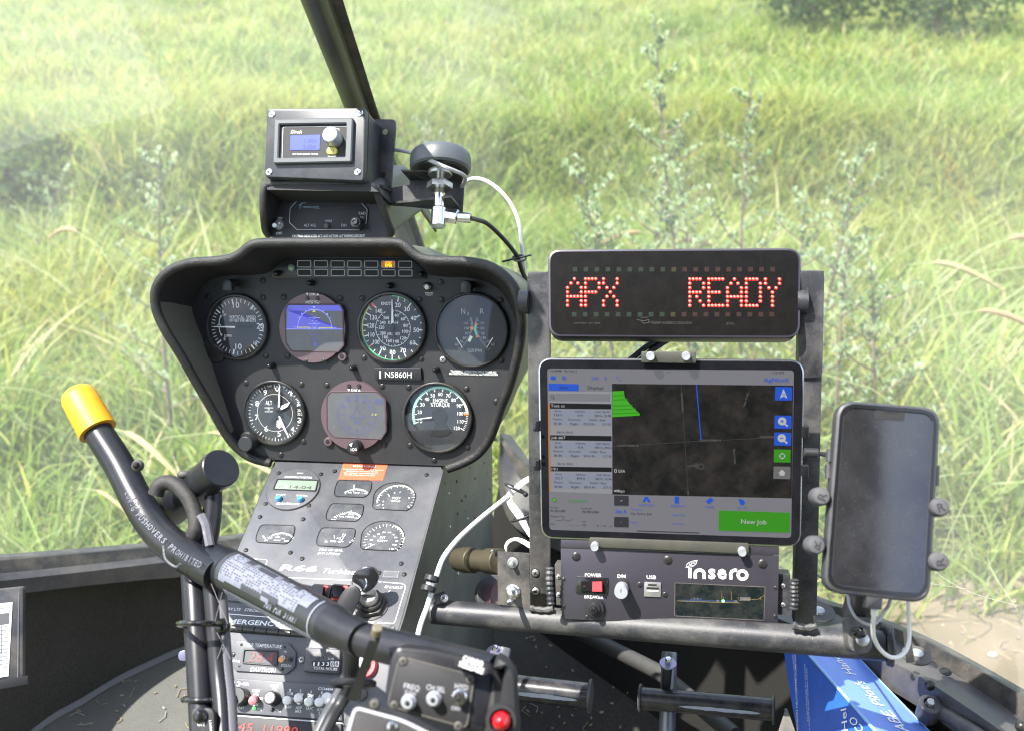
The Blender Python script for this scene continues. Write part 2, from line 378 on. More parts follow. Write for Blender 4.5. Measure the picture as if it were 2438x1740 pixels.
# hood: rolled vinyl rim, inner lining, outer shell
mb = MB(); mb.tube(rimc, .0054, 12); hood = mb.build('hood_rim', m_hood, panel)
mb = MB(); mb.rings([[facc[i] for i in range(len(facc))], [r + (f-r)*.06 for r, f in zip(rimc, facc)]], False, False, closed=False); mb.build('hood_lining', m_hoodin, panel)
cen = PAN.P(0, 0, 0); back = []
for r in rimc:
    d = r-PAN.O; u_, v_, h_ = d.dot(PAN.u), d.dot(PAN.v), d.dot(PAN.n); back.append(PAN.P(u_*.955, v_*.93, -.13))
mid = []
for r in rimc:
    d = r-PAN.O; u_, v_, h_ = d.dot(PAN.u), d.dot(PAN.v), d.dot(PAN.n); mid.append(PAN.P(u_*.985+.001, v_*.985, -.03))
mb = MB(); mb.rings([rimc, mid, back], False, False, closed=False); mb.add([PAN.P(0, 0, -.10)]+back, [(0, i+1, i+2) for i in range(len(back)-1)]+[(0, len(back), 1)])
m_shroud = mat('shroud_olive', (.11, .115, .09), .5, bump=.1, bs=800, dust=.25, ds=12, dc=(.14, .13, .11))
mb.build('rear_shroud', m_shroud, panel)

def gname(n, gp, parent): return n
def P_(c, *q): return [PAN.uv(c(*p)) for p in q]
# annunciator strip
q = pts(A, (850, 345), (828, 312), (872, 250), (935, 212)) + pts(B, (505, 213), (560, 262), (607, 312), (600, 347))
mb = MB(); mb.prism(PAN, [PAN.uv(p) for p in q], .0002, .0022, .0005)
ann = mb.build('annunciator_strip', mat('annunciator_plate', (.012, .012, .014), .4, bump=.1, bs=900), panel)
lit = MB(); win = MB()
for r in range(2):
    for k in range(7):
        x0 = [1002, 1113, 1225, 1336.5, 1449, 1562, 1675][k] + r*1.5; x1 = x0+93; y0 = (225, 283)[r] + k*.6; y1 = (272, 329)[r] + k*.6
        po = rounded([PAN.uv(A(*p), .0024) for p in ((x0, y0), (x1, y0+.5), (x1, y1+.5), (x0, y1))], .0016, 4); pi = inset(ccw(po), .00085)
        lit_ = (r == 0 and k == 5)
        w_ = MB(); w_.use(1 if lit_ else 0).flat(PAN, pi, .00245); w_.use(2).frame(PAN, po, pi, .0022, .0029)
        if lit_:
            w_.use(3); w_.text(PAN, 'LOW', A((x0+x1)/2, y0+15), 7.2, 16, .0026); w_.text(PAN, 'RPM', A((x0+x1)/2, y0+33), 7.2, 16, .0026)
        w_.build('warning_light', [m_recess, m_amberbg, m_grey, m_amber], ann, 'lit amber warning light reading LOW RPM' if lit_ else None)
mb = MB(); mb.lathe(PAN, PAN.uv(A(970, 274)), [(PX(9), .002), (PX(9), .004), (PX(7.5), .0055), (PX(3), .007)], 20); mb.build('indicator_lens', m_lens, ann)
# screws and bulbs
for c, x, y in [(A, 773, 360), (A, 775, 473), (A, 408, 468), (A, 912, 470), (A, 1290, 478), (A, 793, 860), (A, 937, 862), (A, 478, 1115), (A, 660, 1040), (A, 1030, 1050), (A, 1200, 1055),
                (A, 1568, 1062), (A, 1042, 1430), (A, 1583, 1450), (A, 893, 1518), (A, 433, 850), (B, 175, 478), (B, 557, 487), (B, 700, 370), (B, 705, 487), (B, 1098, 492), (B, 188, 873),
                (B, 568, 880), (B, 1103, 890), (B, 485, 1070), (B, 870, 1080), (B, 1068, 1165), (B, 493, 1457), (B, 875, 1468), (B, 655, 1555)]:
    mb = MB(); screw(mb, PAN, PAN.uv(c(x, y)), PX(6.3), .0002); mb.build('screw', [m_screw, m_recess], panel_face)
mb = MB(); screw(mb, PAN, PAN.uv(B(712, 885)), PX(7.2), .0002); mb.build('screw', [m_steel, m_recess], panel_face, 'bright bare steel screw')
for c, x, y, b in [(A, 1100, 375, 0), (A, 1625, 392, 0), (A, 838, 922, 0), (A, 1380, 938, 0), (A, 880, 311, 0), (B, 580, 317, 0), (B, 672, 948, 0)]:
    mb = MB(); mb.lathe(PAN, PAN.uv(c(x, y)), [(PX(8), .0), (PX(7.4), .004), (PX(6.6), .009), (PX(4.5), .0115), (PX(1.5), .0125)], 20); mb.build('post_light', m_blkgloss, panel)
mb = MB(); c0 = PAN.uv(B(612, 398)); mb.lathe(PAN, c0, [(PX(10), 0), (PX(10), .003), (PX(7), .004)], 20); tb = mb.build('test_button', m_blkgloss, panel)
mb = MB(); c0 = PAN.uv(B(607, 404), .008); mb.lathe(PAN, c0, [(PX(5.5), .004), (PX(5.5), .009), (PX(3.5), .010)], 16); mb.build('button_cap', m_white, tb)
mb = MB(); mb.text(PAN, 'TEST', B(620, 450), 7, 20); mb.build('lettering', m_white, panel_face)
for c, x, y in [(A, 1307, 864), (A, 1213, 1428)]:
    mb = MB(); q = PAN.uv(c(x, y)); mb.lathe(PAN, q, [(PX(11), 0), (PX(11), .003), (PX(9), .004), (PX(5.5), .004), (PX(5.5), .0005)], 20); mb.build('mounting_ear', [m_mauve], panel)
    mb = MB(); mb.arc(PAN, q, 0, PX(5.4), 0, 360, .0042, 16); mb.build('socket_screw', m_recess, panel)
# registration plate and small placard
q = [PAN.uv(B(*p), .004) for p in ((252, 940), (566, 938), (570, 1024), (260, 1020))]
mb = MB(); mb.prism(PAN, rounded(q, .0008, 2), .0002, .004, .0006); pl = mb.build('registration_plate', m_blk, panel)
mb = MB(); mb.text(PAN, 'N5860H', B(415, 985), 14, 66, .0043); a_, b_ = PAN.uv(B(295, 985), .004); mb.box(PAN, a_-PX(1.6), a_+PX(1.6), b_-PX(9), b_+PX(9), .0041, .0043); mb.build('lettering', m_white, pl)
q = [PAN.uv(B(*p)) for p in ((740, 948), (1090, 948), (1090, 1000), (740, 992))]
mb = MB(); mb.flat(PAN, q, .0003); tp = mb.build('operation_placard', m_blk, panel)
mb = MB(); mb.text(PAN, 'TRANSIENT OPERATION ONLY 75-88% N2', B(915, 965), 5, 112, .0006, bold=.02); mb.text(PAN, 'NO RESTRICTIONS DURING AUTOROTATION', B(915, 981), 5, 118, .0006, bold=.02); mb.build('lettering', m_white, tp)

# ---- gauges
def bezel(c, r, ri, depth=.003, proud=.0065, m=m_bezel, name='round_gauge', label=None, dm=m_dial):
    mb = MB(); mb.lathe(PAN, c, [(r, 0), (r, proud-.0015), (r*.985, proud-.0004), (r*.965, proud), (ri*1.035, proud), (ri*1.01, proud-.001), (ri, .0012)], 56)
    g = mb.build(name, m, panel, label); mb = MB(); mb.arc(PAN, c, 0, ri*1.02, 0, 360, .0013, 48); d = mb.build('dial', dm, g); return g, d
HB = .0016
m_lens2 = bpy.data.materials.new('gauge_glass'); m_lens2.use_nodes = True; _n = m_lens2.node_tree; _n.nodes.clear(); _o = _n.nodes.new('ShaderNodeOutputMaterial'); _x = _n.nodes.new('ShaderNodeMixShader'); _x.inputs[0].default_value = .036; _t = _n.nodes.new('ShaderNodeBsdfTransparent'); _g = _n.nodes.new('ShaderNodeBsdfGlossy'); _g.inputs[1].default_value = .03
_n.links.new(_t.outputs[0], _x.inputs[1]); _n.links.new(_g.outputs[0], _x.inputs[2]); _n.links.new(_x.outputs[0], _o.inputs[0])
def lens(g, c, r):
    mb = MB(); mb.lathe(PAN, c, [(r*1.0, .0056), (r*.75, .0060), (r*.4, .0063), (r*.05, .0064)], 40); mb.f = mb.f[:-2] + mb.f[-1:]; mb.m = mb.m[:len(mb.f)]; mb.sm = mb.sm[:len(mb.f)]; mb.build('glass', m_lens2, g)
def needle(g, c, ang, r0, r1, w0, w1, h=.0035, m=m_white, name='needle'):
    mb = MB(); a = math.radians(ang); d = V((math.cos(a), math.sin(a))); t = V((-d.y, d.x)); c = V(c)
    q = [c+d*r0-t*w0/2, c+d*r1-t*w1/2, c+d*r1+t*w1/2, c+d*r0+t*w0/2]; mb.prism(PAN, [(p.x, p.y) for p in q], h, h+.0006); return mb.build(name, m, g)
# vertical speed
c = PAN.uv(A(607, 668)); g, d = bezel(c, PX(81), PX(72), name='vertical_speed_gauge')
mb = MB(); R1 = PX(68)
for v in range(0, 21):
    a = 180 - [0, 7.3, 14.7, 22, 29.3, 37, 45, 53, 61, 70, 79.5, 89, 99, 109, 119, 129, 137.5, 146, 154.5, 163, 172.5][v]
    for sg in (1, -1):
        if v == 0 and sg < 0: continue
        if v == 20: continue
        mj = v in (5, 10, 15); mb.tick(PAN, c, a*sg, PX(55 if mj else 59), R1, PX(3.8 if mj else 1.5), HB)
mb.tick(PAN, c, 5.5, PX(57), R1, PX(3), HB); mb.tick(PAN, c, -7.5, PX(57), R1, PX(3), HB); mb.arc(PAN, c, PX(65), PX(67), -7.5, 5.5, HB, 6)
for s_, x, y, hh, ww in [('VERTICAL  SPEED', 635, 604, 7.5, 68), ('100 FEET PER MINUTE', 636, 626, 6.5, 69), ('10', 594, 523, 13.5, 16), ('15', 711, 546, 7.5, 8.5), ('20', 755, 662, 13.5, 18.5), ('15', 722, 774, 7.5, 8.5),
                         ('10', 610, 798, 13.5, 16), ('5', 506, 568, 7, 5), ('UP', 515, 589, 6, 9), ('5', 517, 748, 7, 5), ('DOWN', 540, 727, 6, 18)]:
    mb.text(PAN, s_, A(x, y), hh, ww, HB)
mb.line(PAN, [PAN.uv(A(*p)) for p in ((484, 655), (487, 620), (497, 590))], PX(1.8), HB); mb.line(PAN, [PAN.uv(A(*p)) for p in ((484, 668), (490, 700), (500, 725))], PX(1.8), HB)
mb.use(0); mb.flat(PAN, [PAN.uv(A(*p)) for p in ((490, 602), (499, 588), (502, 606))], HB+.0001); mb.flat(PAN, [PAN.uv(A(*p)) for p in ((493, 716), (504, 730), (505, 713))], HB+.0001)
q = PAN.uv(A(485, 660)); mb.arc(PAN, q, PX(3), PX(4.6), 0, 360, HB+.0001, 16)
mb.build('markings', m_white, d); lens(g, c, PX(72)); needle(g, c, 180, PX(4), PX(60), PX(4.6), PX(2.2)); needle(g, c, 2, PX(4), PX(36), PX(5), PX(5), m=m_recess, name='counterweight')
# attitude display and heading display
def mauve(c, r, name, label):
    mb = MB(); mb.lathe(PAN, c, [(r, 0), (r, .005), (r*.99, .0062)], 64); return mb.build(name, m_mauve, panel, label)
def scr_panel(g, q, hb=.0062):
    q = rounded([PAN.uv(A(*p), hb) for p in q], .0006, 2); mb = MB(); pi = inset(ccw(q), .0010); mb.frame(PAN, inset(ccw(q), -.0018), q, hb-.002, hb+.0006, .0005); b = mb.build('screen_surround', m_mauve2, g)
    return q, b
c = PAN.uv(A(1113, 672)); g = mauve(c, PX(83.5), 'attitude_display', 'mauve display showing a blue sky over grey ground')
q, b = scr_panel(g, [(945, 524), (1283, 524), (1303, 558), (1306, 790), (1272, 828), (968, 824), (932, 772), (926, 558)])
hz = PAN.uv(A(1113, 683), .0063)[1]
up_ = [p for p in q if p[1] > hz]; lo_ = [p for p in q if p[1] <= hz]
xs = (min(p[0] for p in q), max(p[0] for p in q))
mb = MB(); mb.flat(PAN, q, .00655); mb.build('screen', m_gray_scr, g)
mb = MB(); up_ = sorted(up_, key=lambda p: math.atan2(p[1]-hz-.01, p[0]-c[0])); 
mb.flat(PAN, [(xs[0]+.0003, hz), (xs[1]-.0006, hz)] + [p for p in ccw(q) if p[1] > hz], .0067); mb.build('sky_area', m_blue_scr, g)
mb = MB(); c2 = PAN.uv(A(1118, 672), .0068); R_ = PX(42.5)
mb.use(0); mb.arc(PAN, c2, R_-PX(.5), R_+PX(.5), 0, 180, .0069, 40)
for a, l in ((30, 5), (60, 5), (75, 3), (82, 3), (98, 3), (105, 3), (120, 5), (150, 5)): mb.tick(PAN, c2, a, R_, R_+PX(l), PX(.9), .0069)
for a in (45, 135): mb.arc(PAN, (c2[0]+(R_+PX(3))*math.cos(math.radians(a)), c2[1]+(R_+PX(3))*math.sin(math.radians(a))), 0, PX(1.8), 0, 360, .0069, 8)
mb.line(PAN, [PAN.uv(A(*p), .007) for p in ((930, 683), (1305, 683))], PX(1), .0069)
mb.line(PAN, [PAN.uv(A(*p), .007) for p in ((975, 670), (1262, 674))], PX(.7), .00685)
for y, w_ in ((590, 8), (608, 60), (627, 20), (646, 60), (664, 20)): mb.line(PAN, [PAN.uv(A(x, y), .007) for x in (1116-w_/2-8, 1116-10)], PX(.8), .0069); mb.line(PAN, [PAN.uv(A(x, y), .007) for x in (1116+10, 1116+w_/2+8)], PX(.8), .0069)
for y, t_ in ((608, '20'), (646, '10')): mb.text(PAN, t_, A(1116, y), 5, 7, .0069, bold=False)
mb.flat(PAN, [PAN.uv(A(*p), .007) for p in ((1104, 532), (1122, 532), (1113, 546))], .0069)
mb.use(1)
for y, w_ in ((699, 20), (718, 60), (737, 20), (755, 60)): mb.line(PAN, [PAN.uv(A(x, y), .007) for x in (1120-w_/2-8, 1120-10)], PX(.9), .0069); mb.line(PAN, [PAN.uv(A(x, y), .007) for x in (1120+10, 1120+w_/2+8)], PX(.9), .0069)
for y, t_ in ((718, '10'), (755, '20')): mb.text(PAN, t_, A(1120, y), 5, 7, .0069, bold=False)
mb.arc(PAN, PAN.uv(A(1124, 784), .007), 0, PX(4.6), 0, 360, .0069, 16)
for x in (1104, 1144): mb.line(PAN, [PAN.uv(A(x, y), .007) for y in (770, 797)], PX(.8), .0069)
mb.use(2); mb.line(PAN, [PAN.uv(A(*p), .007) for p in ((1000, 671), (1083, 671), (1083, 681))], PX(1.8), .00705); mb.line(PAN, [PAN.uv(A(*p), .007) for p in ((1152, 683), (1152, 673), (1237, 673))], PX(1.8), .00705)
mb.flat(PAN, [PAN.uv(A(*p), .007) for p in ((1102, 570), (1125, 570), (1113, 552))], .00705); mb.arc(PAN, PAN.uv(A(1118, 673), .007), 0, PX(1.8), 0, 360, .00705, 8)
mb.build('display_symbols', [m_paleln, m_blueln, m_yelln], g)
def dimtext(g, y, yb, x0, sync):
    mb = MB(); mb.text(PAN, 'DIM', A(x0, y), 6, 14, .0065)
    mb.flat(PAN, [PAN.uv(A(*p), .0065) for p in ((x0-44, y-9), (x0-26, y-9), (x0-35, y+8))], .0065); mb.flat(PAN, [PAN.uv(A(*p), .0065) for p in ((x0+26, y+8), (x0+44, y+8), (x0+35, y-9))], .0065)
    if sync: mb.text(PAN, 'PITCH SYNC', A(x0+3, 508), 6, 36, .0065); mb.line(PAN, [PAN.uv(A(*p), .0065) for p in ((x0-34, 492), (x0-34, 496), (x0+34, 496), (x0+34, 492))], PX(.8), .0065)
    mb.build('lettering', m_white, g)
    for xx in (-34, 33):
        mb = MB(); mb.lathe(PAN, PAN.uv(A(x0+xx, yb), .0064), [(PX(5), .006), (PX(5), .0068), (PX(4.2), .0078)], 14); mb.build('push_button', m_blk, g)
dimtext(g, 451, 479, 1103, True)
for x in (1062, 1178):
    mb = MB(); screw(mb, PAN, PAN.uv(A(x, 893), .006), PX(4.2), .0062, False); mb.build('screw', [m_screw, m_recess], g)
c = PAN.uv(A(1390, 1253)); g = mauve(c, PX(83), 'heading_display', 'mauve compass display with a small aircraft outline')
q, b = scr_panel(g, [(1227, 1105), (1530, 1102), (1584, 1152), (1590, 1358), (1558, 1408), (1248, 1394), (1206, 1348), (1204, 1132)])
mb = MB(); mb.flat(PAN, q, .00655); mb.build('screen', m_gray_scr, g)
mb = MB(); cc = PAN.uv(A(1396, 1250), .007)
for k in range(72):
    mb.tick(PAN, cc, k*5, PX(46 if k % 2 else 43), PX(50), PX(.7), .0069)
for k, t_ in enumerate(['W', '30', '33', 'N', '3', '6', 'E', '12', '15', 'S', '21', '24']):
    a = 90-k*30; rr = PX(37); mb.text(PAN, t_, (cc[0]+rr*math.cos(math.radians(a)), cc[1]+rr*math.sin(math.radians(a))), 7, None, .0069, ang=a-90, bold=False, px=False)
mb.line(PAN, [PAN.uv(A(*p), .007) for p in ((1396, 1190), (1383, 1235), (1352, 1268), (1352, 1275), (1388, 1263), (1390, 1290), (1378, 1305), (1378, 1311), (1397, 1302), (1418, 1311), (1418, 1305), (1406, 1290), (1407, 1262), (1442, 1275), (1442, 1268), (1408, 1235))], PX(.9), .0069, True)
mb.line(PAN, [PAN.uv(A(*p), .007) for p in ((1396, 1130), (1396, 1180))], PX(.9), .0069)
mb.text(PAN, '272', A(1545, 1162), 7, 15, .0069, bold=False); mb.line(PAN, [PAN.uv(A(*p), .007) for p in ((1522, 1147), (1568, 1147), (1568, 1177), (1522, 1177))], PX(.7), .0069, True)
mb.use(1); mb.text(PAN, 'Z', A(1503, 1250), 5, 6, .0069); mb.flat(PAN, [PAN.uv(A(*p), .007) for p in ((1520, 1243), (1520, 1257), (1534, 1250))], .0069)
mb.build('display_symbols', [m_blueln, m_yelln], g); dimtext(g, 1088, 1060, 1380, False)
# knobs
def knob(c, x, y, r, h0, h1, m, name, parent, label=None, n=24, x2=None, y2=None):
    q = PAN.uv(c(x, y), h1); mb = MB(); mb.lathe(PAN, q, [(PX(r)*.95, h0), (PX(r), h0+.001), (PX(r), h1-.001), (PX(r)*.88, h1)], n); return mb.build(name, m, parent, label)
kn = knob(A, 1372, 1472, 14.5, .004, .022, m_blk, 'heading_knob', panel)
mb = MB(); mb.text(PAN, 'HDG', A(1378, 1482), 7, 15, .0223, ang=8); mb.flat(PAN, [PAN.uv(A(*p), .0223) for p in ((1345, 1447), (1370, 1438), (1362, 1465))], .0223); mb.build('lettering', m_white, kn)
# altimeter
c = PAN.uv(A(856, 1237)); g, d = bezel(c, PX(80.5), PX(72.5), name='altimeter', dm=m_dialgrey); lens(g, c, PX(72.5))
mb = MB(); mb.lathe(PAN, PAN.uv(A(680, 1425)), [(PX(24), 0), (PX(24), .004), (PX(20), .006)], 24); mb.build('knob_housing', m_bezel, g)
kn = knob(A, 652, 1447, 18.5, .004, .024, m_blk, 'pressure_knob', g)
mb = MB()
for k in range(50):
    if k in (12, 13): continue
    mb.tick(PAN, c, 90-k*7.2, PX(63.5 if k % 5 else 60), PX(69), PX(1.1 if k % 5 else 2), HB)
for t_, x, y in [('1', 962, 1107), ('2', 1010, 1167), ('3', 1016, 1288), ('4', 970, 1347), ('5', 881, 1376), ('6', 795, 1343), ('7', 731, 1267), ('8', 734, 1176), ('9', 788, 1102), ('0', 867, 1077)]: mb.text(PAN, t_, A(x, y), 13, 4 if t_ == '1' else 9, HB)
mb.text(PAN, 'ALT', A(812, 1171), 10, 17, HB)
for k, t_ in enumerate(['CALIBRATED', 'TO', '20,000 FEET']): mb.text(PAN, t_, A(812, 1205+k*12), 3.6, [22, 6, 21][k], HB)
mb.text(PAN, '100', A(817, 1062), 4.5, 8, HB, ang=12); mb.text(PAN, 'FEET', A(915, 1066), 4.5, 11, HB, ang=-12)
mb.arc(PAN, c, PX(45), PX(45.8), 0, 360, HB, 40)
mb.flat(PAN, [PAN.uv(A(*p)) for p in ((868, 1030), (902, 1030), (884, 1055))], HB)
mb.build('markings', m_white, d)
mb = MB(); mb.use(1).flat(PAN, [PAN.uv(A(*p)) for p in ((990, 1196), (1048, 1200), (1042, 1262), (998, 1262))], HB+.0002); mb.use(0)
for y, t_ in ((1222, '30.1'), (1246, '30.2')): mb.text(PAN, t_, A(1020, y), 6.5, 13, HB+.0004)
for y in range(1206, 1262, 8): mb.line(PAN, [PAN.uv(A(x, y)) for x in (1036, 1046)], PX(.9), HB+.0004)
mb.build('pressure_window', [m_white, m_recess], d)
mb = MB()
for k in range(4): mb.flat(PAN, [PAN.uv(A(*p)) for p in ((866, 1296+k*14), (880, 1282+k*14), (896, 1300+k*14), (890, 1316+k*14))] if k < 3 else [PAN.uv(A(*p)) for p in ((880, 1255), (886, 1255), (920, 1340), (900, 1330))], HB+.0003+k*.0001)
mb.build('hatched_sector', m_white, d)
ca = c
mb = MB(); mb.prism(PAN, [PAN.uv(A(*p), .003) for p in ((886, 1215), (900, 1188), (955, 1165), (940, 1195), (900, 1218))], .003, .0036); mb.build('needle', m_white, g)
mb = MB(); mb.prism(PAN, [PAN.uv(A(*p), .004) for p in ((873, 1200), (884, 1200), (887, 1045), (883, 1045))], .004, .0045); mb.build('needle', m_white, g)
mb = MB(); mb.prism(PAN, [PAN.uv(A(*p), .0042) for p in ((880, 1262), (888, 1262), (950, 1400), (943, 1402), (905, 1335))], .0043, .0048); mb.build('needle', m_white, g)
mb = MB(); mb.prism(PAN, [PAN.uv(A(*p), .004) for p in ((870, 1225), (878, 1233), (825, 1305), (808, 1316))], .0036, .004); mb.lathe(PAN, PAN.uv(A(877, 1222), .004), [(PX(6), .002), (PX(6), .006), (PX(4), .0065)], 16); mb.build('counterweight', m_recess, g)
# airspeed
c = PAN.uv(B(375, 672)); g, d = bezel(c, PX(85), PX(76), name='airspeed_gauge'); lens(g, c, PX(76))
cb = PAN.uv(B(382, 675)); mb = MB(); R1 = PX(74); c = cb
def angB(x, y, cc): q = PAN.uv(B(x, y)); return math.degrees(math.atan2(q[1]-cc[1], q[0]-cc[0]))
tk = [(420, 468), (500, 515), (562, 592), (588, 690), (555, 795), (468, 865), (377, 885), (290, 850), (222, 800), (190, 730), (186, 655), (205, 575), (250, 515)]
ta = [angB(x, y, c) for x, y in tk]
for i in range(len(ta)): ta[i] = ta[i] if ta[i] <= 91 else ta[i]-360
mb.use(0)
for i, a in enumerate(ta):
    mb.tick(PAN, c, a, PX(62), R1, PX(2.4), HB)
    if i < len(ta)-1: mb.tick(PAN, c, (a+ta[i+1])/2, PX(67), R1, PX(1.5), HB)
for t_, x, y in [('20', 412, 522), ('30', 473, 550), ('40', 516, 610), ('50', 535, 689), ('60', 510, 772), ('70', 447, 823), ('80', 377, 836), ('90', 312, 810), ('100', 268, 768), ('110', 236, 720), ('120', 233, 659), ('130', 251, 606), ('140', 287, 562)]: mb.text(PAN, t_, B(x, y), 10.5, 14 if len(t_) == 2 else 16, HB)
for t_, x, y in [('40', 403, 592), ('60', 446, 615), ('80', 463, 659), ('100', 460, 698), ('120', 448, 743), ('140', 401, 764), ('160', 355, 760), ('180', 329, 736), ('200', 313, 710), ('220', 303, 671), ('240', 311, 640), ('260', 334, 607)]: mb.text(PAN, t_, B(x, y), 7.5, 10.5 if len(t_) == 2 else 14, HB)
ci = PAN.uv(B(382, 677)); mb.arc(PAN, ci, PX(42), PX(43), -245, 92, HB, 60)
for k in range(28): mb.tick(PAN, ci, 88-k*12.2, PX(37 if k % 2 == 0 else 40), PX(43), PX(1.2), HB)
mb.text(PAN, 'KNOTS', B(338, 513), 7.5, 27, HB); mb.text(PAN, 'KM/H', B(381, 639), 7.5, 24, HB); mb.text(PAN, 'AIRSPEED', B(383, 714), 6.5, 32, HB)
g0 = angB(375, 468, c); g1 = angB(190, 720, c)
mb.use(1); mb.arc(PAN, c, PX(74), PX(77), g0, -165, HB+.0001, 60); mb.use(2); mb.arc(PAN, c, PX(74), PX(77), -165, -222, HB+.0001, 20)
mb.use(3); mb.tick(PAN, c, angB(253, 523, c), PX(66), PX(77), PX(5), HB+.0002); mb.use(4); mb.tick(PAN, c, angB(228, 795, c), PX(66), PX(77), PX(1.6), HB+.0003)
mb.build('markings', [m_white, m_green, m_yellow, m_red, m_orange], d)
mb = MB(); mb.prism(PAN, [PAN.uv(B(*p), .0035) for p in ((369, 642), (385, 642), (376, 485), (372, 485))], .0035, .0041); mb.build('needle', m_white, g)
mb = MB(); mb.prism(PAN, [PAN.uv(B(*p), .003) for p in ((378, 740), (392, 740), (386, 645), (372, 645))], .003, .0035); mb.lathe(PAN, PAN.uv(B(380, 676)), [(PX(6), .0015), (PX(6), .0045), (PX(3), .005)], 14); mb.build('counterweight', m_recess, g)
# dual tachometer
c = PAN.uv(B(907, 688)); g, d = bezel(c, PX(88), PX(81), name='dual_tachometer', dm=m_dialgrey); lens(g, c, PX(81))
mb = MB(); mb.text(PAN, 'N', B(848, 564), 13.5, 10, HB, bold=False); mb.text(PAN, '2', B(880, 580), 8, 5.5, HB, bold=False); mb.text(PAN, 'R', B(973, 564), 13.5, 10, HB, bold=False); mb.text(PAN, '%RPM', B(923, 826), 9, 34, HB, bold=False)
def bez(p0, p1, p2, t): return tuple(p0[i]*(1-t)**2+2*p1[i]*t*(1-t)+p2[i]*t*t for i in (0, 1))
for sg in (-1, 1):
    X0 = 925; f_ = lambda x, y: PAN.uv(B(X0+sg*x, y))
    P0, P1, P2 = (20, 606), (-20, 690), (90, 822)
    if sg > 0: P0, P1, P2 = (15, 606), (-32, 690), (88, 822)
    for k in range(27):
        t = k/26; p = bez(P0, P1, P2, t); p2 = bez(P0, P1, P2, min(1, t+.01)); 
        if t > .985: p2 = p; p_ = bez(P0, P1, P2, t-.01); tx, ty = p[0]-p_[0], p[1]-p_[1]
        else: tx, ty = p2[0]-p[0], p2[1]-p[1]
        l = math.hypot(tx, ty); nx, ny = ty/l, -tx/l
        L_ = 24 if k % 4 == 2 else 13
        mb.line(PAN, [f_(p[0], p[1]), f_(p[0]+nx*L_, p[1]+ny*L_)], PX(.9), HB)
for t_, x, y in [('110', 866, 643), ('100', 871, 677), ('90', 870, 712), ('80', 856, 742), ('70', 835, 765), ('60', 805, 783), ('110', 973, 643), ('100', 974, 677), ('90', 978, 712), ('80', 989, 741), ('70', 1016, 766), ('60', 1044, 783)]: mb.text(PAN, t_, B(x, y), 6.5, 10 if len(t_) == 3 else 8, HB, bold=False)
mb.build('markings', m_grey, d)
mb = MB(); mb.use(0); 
for y in (670, 684): mb.line(PAN, [PAN.uv(B(898, y)), PAN.uv(B(920, y))], PX(3), HB+.0002)
mb.line(PAN, [PAN.uv(B(926, 648)), PAN.uv(B(950, 650))], PX(3.4), HB+.0002); mb.line(PAN, [PAN.uv(B(934, 735)), PAN.uv(B(957, 727))], PX(3.4), HB+.0002)
mb.use(1); mb.line(PAN, [PAN.uv(B(*p)) for p in ((932, 655), (930, 690), (942, 725))], PX(5), HB+.00015); mb.line(PAN, [PAN.uv(B(*p)) for p in ((902, 677), (920, 677))], PX(2), HB+.0003)
mb.use(2); mb.line(PAN, [PAN.uv(B(*p)) for p in ((906, 728), (887, 765))], PX(7), HB+.00015); mb.build('colour_bands', [m_orange, m_teal, m_pale], d)
for q in (((798, 740), (806, 738), (845, 805), (841, 808)), ((1042, 738), (1048, 742), (1006, 808), (1003, 805))):
    mb = MB(); mb.prism(PAN, [PAN.uv(B(*p), .003) for p in q], .0028, .0033); mb.build('needle', m_white, g)
# torque
c = PAN.uv(B(680, 1267)); g, d = bezel(c, PX(85), PX(77), name='torque_gauge', dm=m_dialgrey); lens(g, c, PX(77))
c = PAN.uv(B(697, 1254)); mb = MB()
va = {10: 189, 20: 171, 30: 151, 40: 128, 50: 109, 60: 90, 70: 71, 80: 51, 90: 22, 100: 1, 110: -15, 120: -33}
va = {v: 199.5 - (v-0)*1.83 for v in range(0, 121)}
for v in range(0, 122, 2):
    a = 198 - v*1.90; mj = v % 10 == 0; mb.tick(PAN, c, a, PX(57 if mj else 62), PX(67), PX(2 if mj else 1.1), HB+.0002)
for t_, x, y in [('10', 560, 1294), ('20', 558, 1233), ('30', 576, 1183), ('40', 606, 1147), ('50', 645, 1123), ('60', 695, 1114), ('70', 748, 1124), ('80', 784, 1153), ('90', 819, 1191), ('100', 828, 1243), ('110', 830, 1296), ('120', 806, 1340)]: mb.text(PAN, t_, B(x, y), 8.5, 11 if len(t_) == 2 else 14.5, HB)
mb.text(PAN, 'ENGINE', B(695, 1156), 9, 36, HB); mb.text(PAN, '%TORQUE', B(694, 1184), 9, 47, HB)
mb.build('markings', m_white, d)
mb = MB(); mb.use(0).arc(PAN, c, PX(63), PX(68.5), 200, 40, HB+.0001, 50); mb.use(1).arc(PAN, c, PX(63), PX(68.5), 40, 6, HB+.0001, 16); mb.use(2).tick(PAN, c, 4, PX(57), PX(69), PX(3), HB+.0003); mb.build('colour_bands', [m_teal, m_pale, m_orange], d)
mb = MB(); mb.arc(PAN, PAN.uv(B(692, 1257)), 0, PX(19), 0, 360, HB+.0004, 24); mb.flat(PAN, [PAN.uv(B(*p)) for p in ((668, 1300), (726, 1290), (775, 1362), (740, 1388), (690, 1396), (630, 1385), (650, 1350))], HB+.0003); mb.build('mechanism_cover', m_recess, d)
mb = MB(); mb.prism(PAN, [PAN.uv(B(*p), .003) for p in ((640, 1263), (640, 1271), (520, 1285), (520, 1282))], .003, .0036); mb.build('needle', m_white, g)
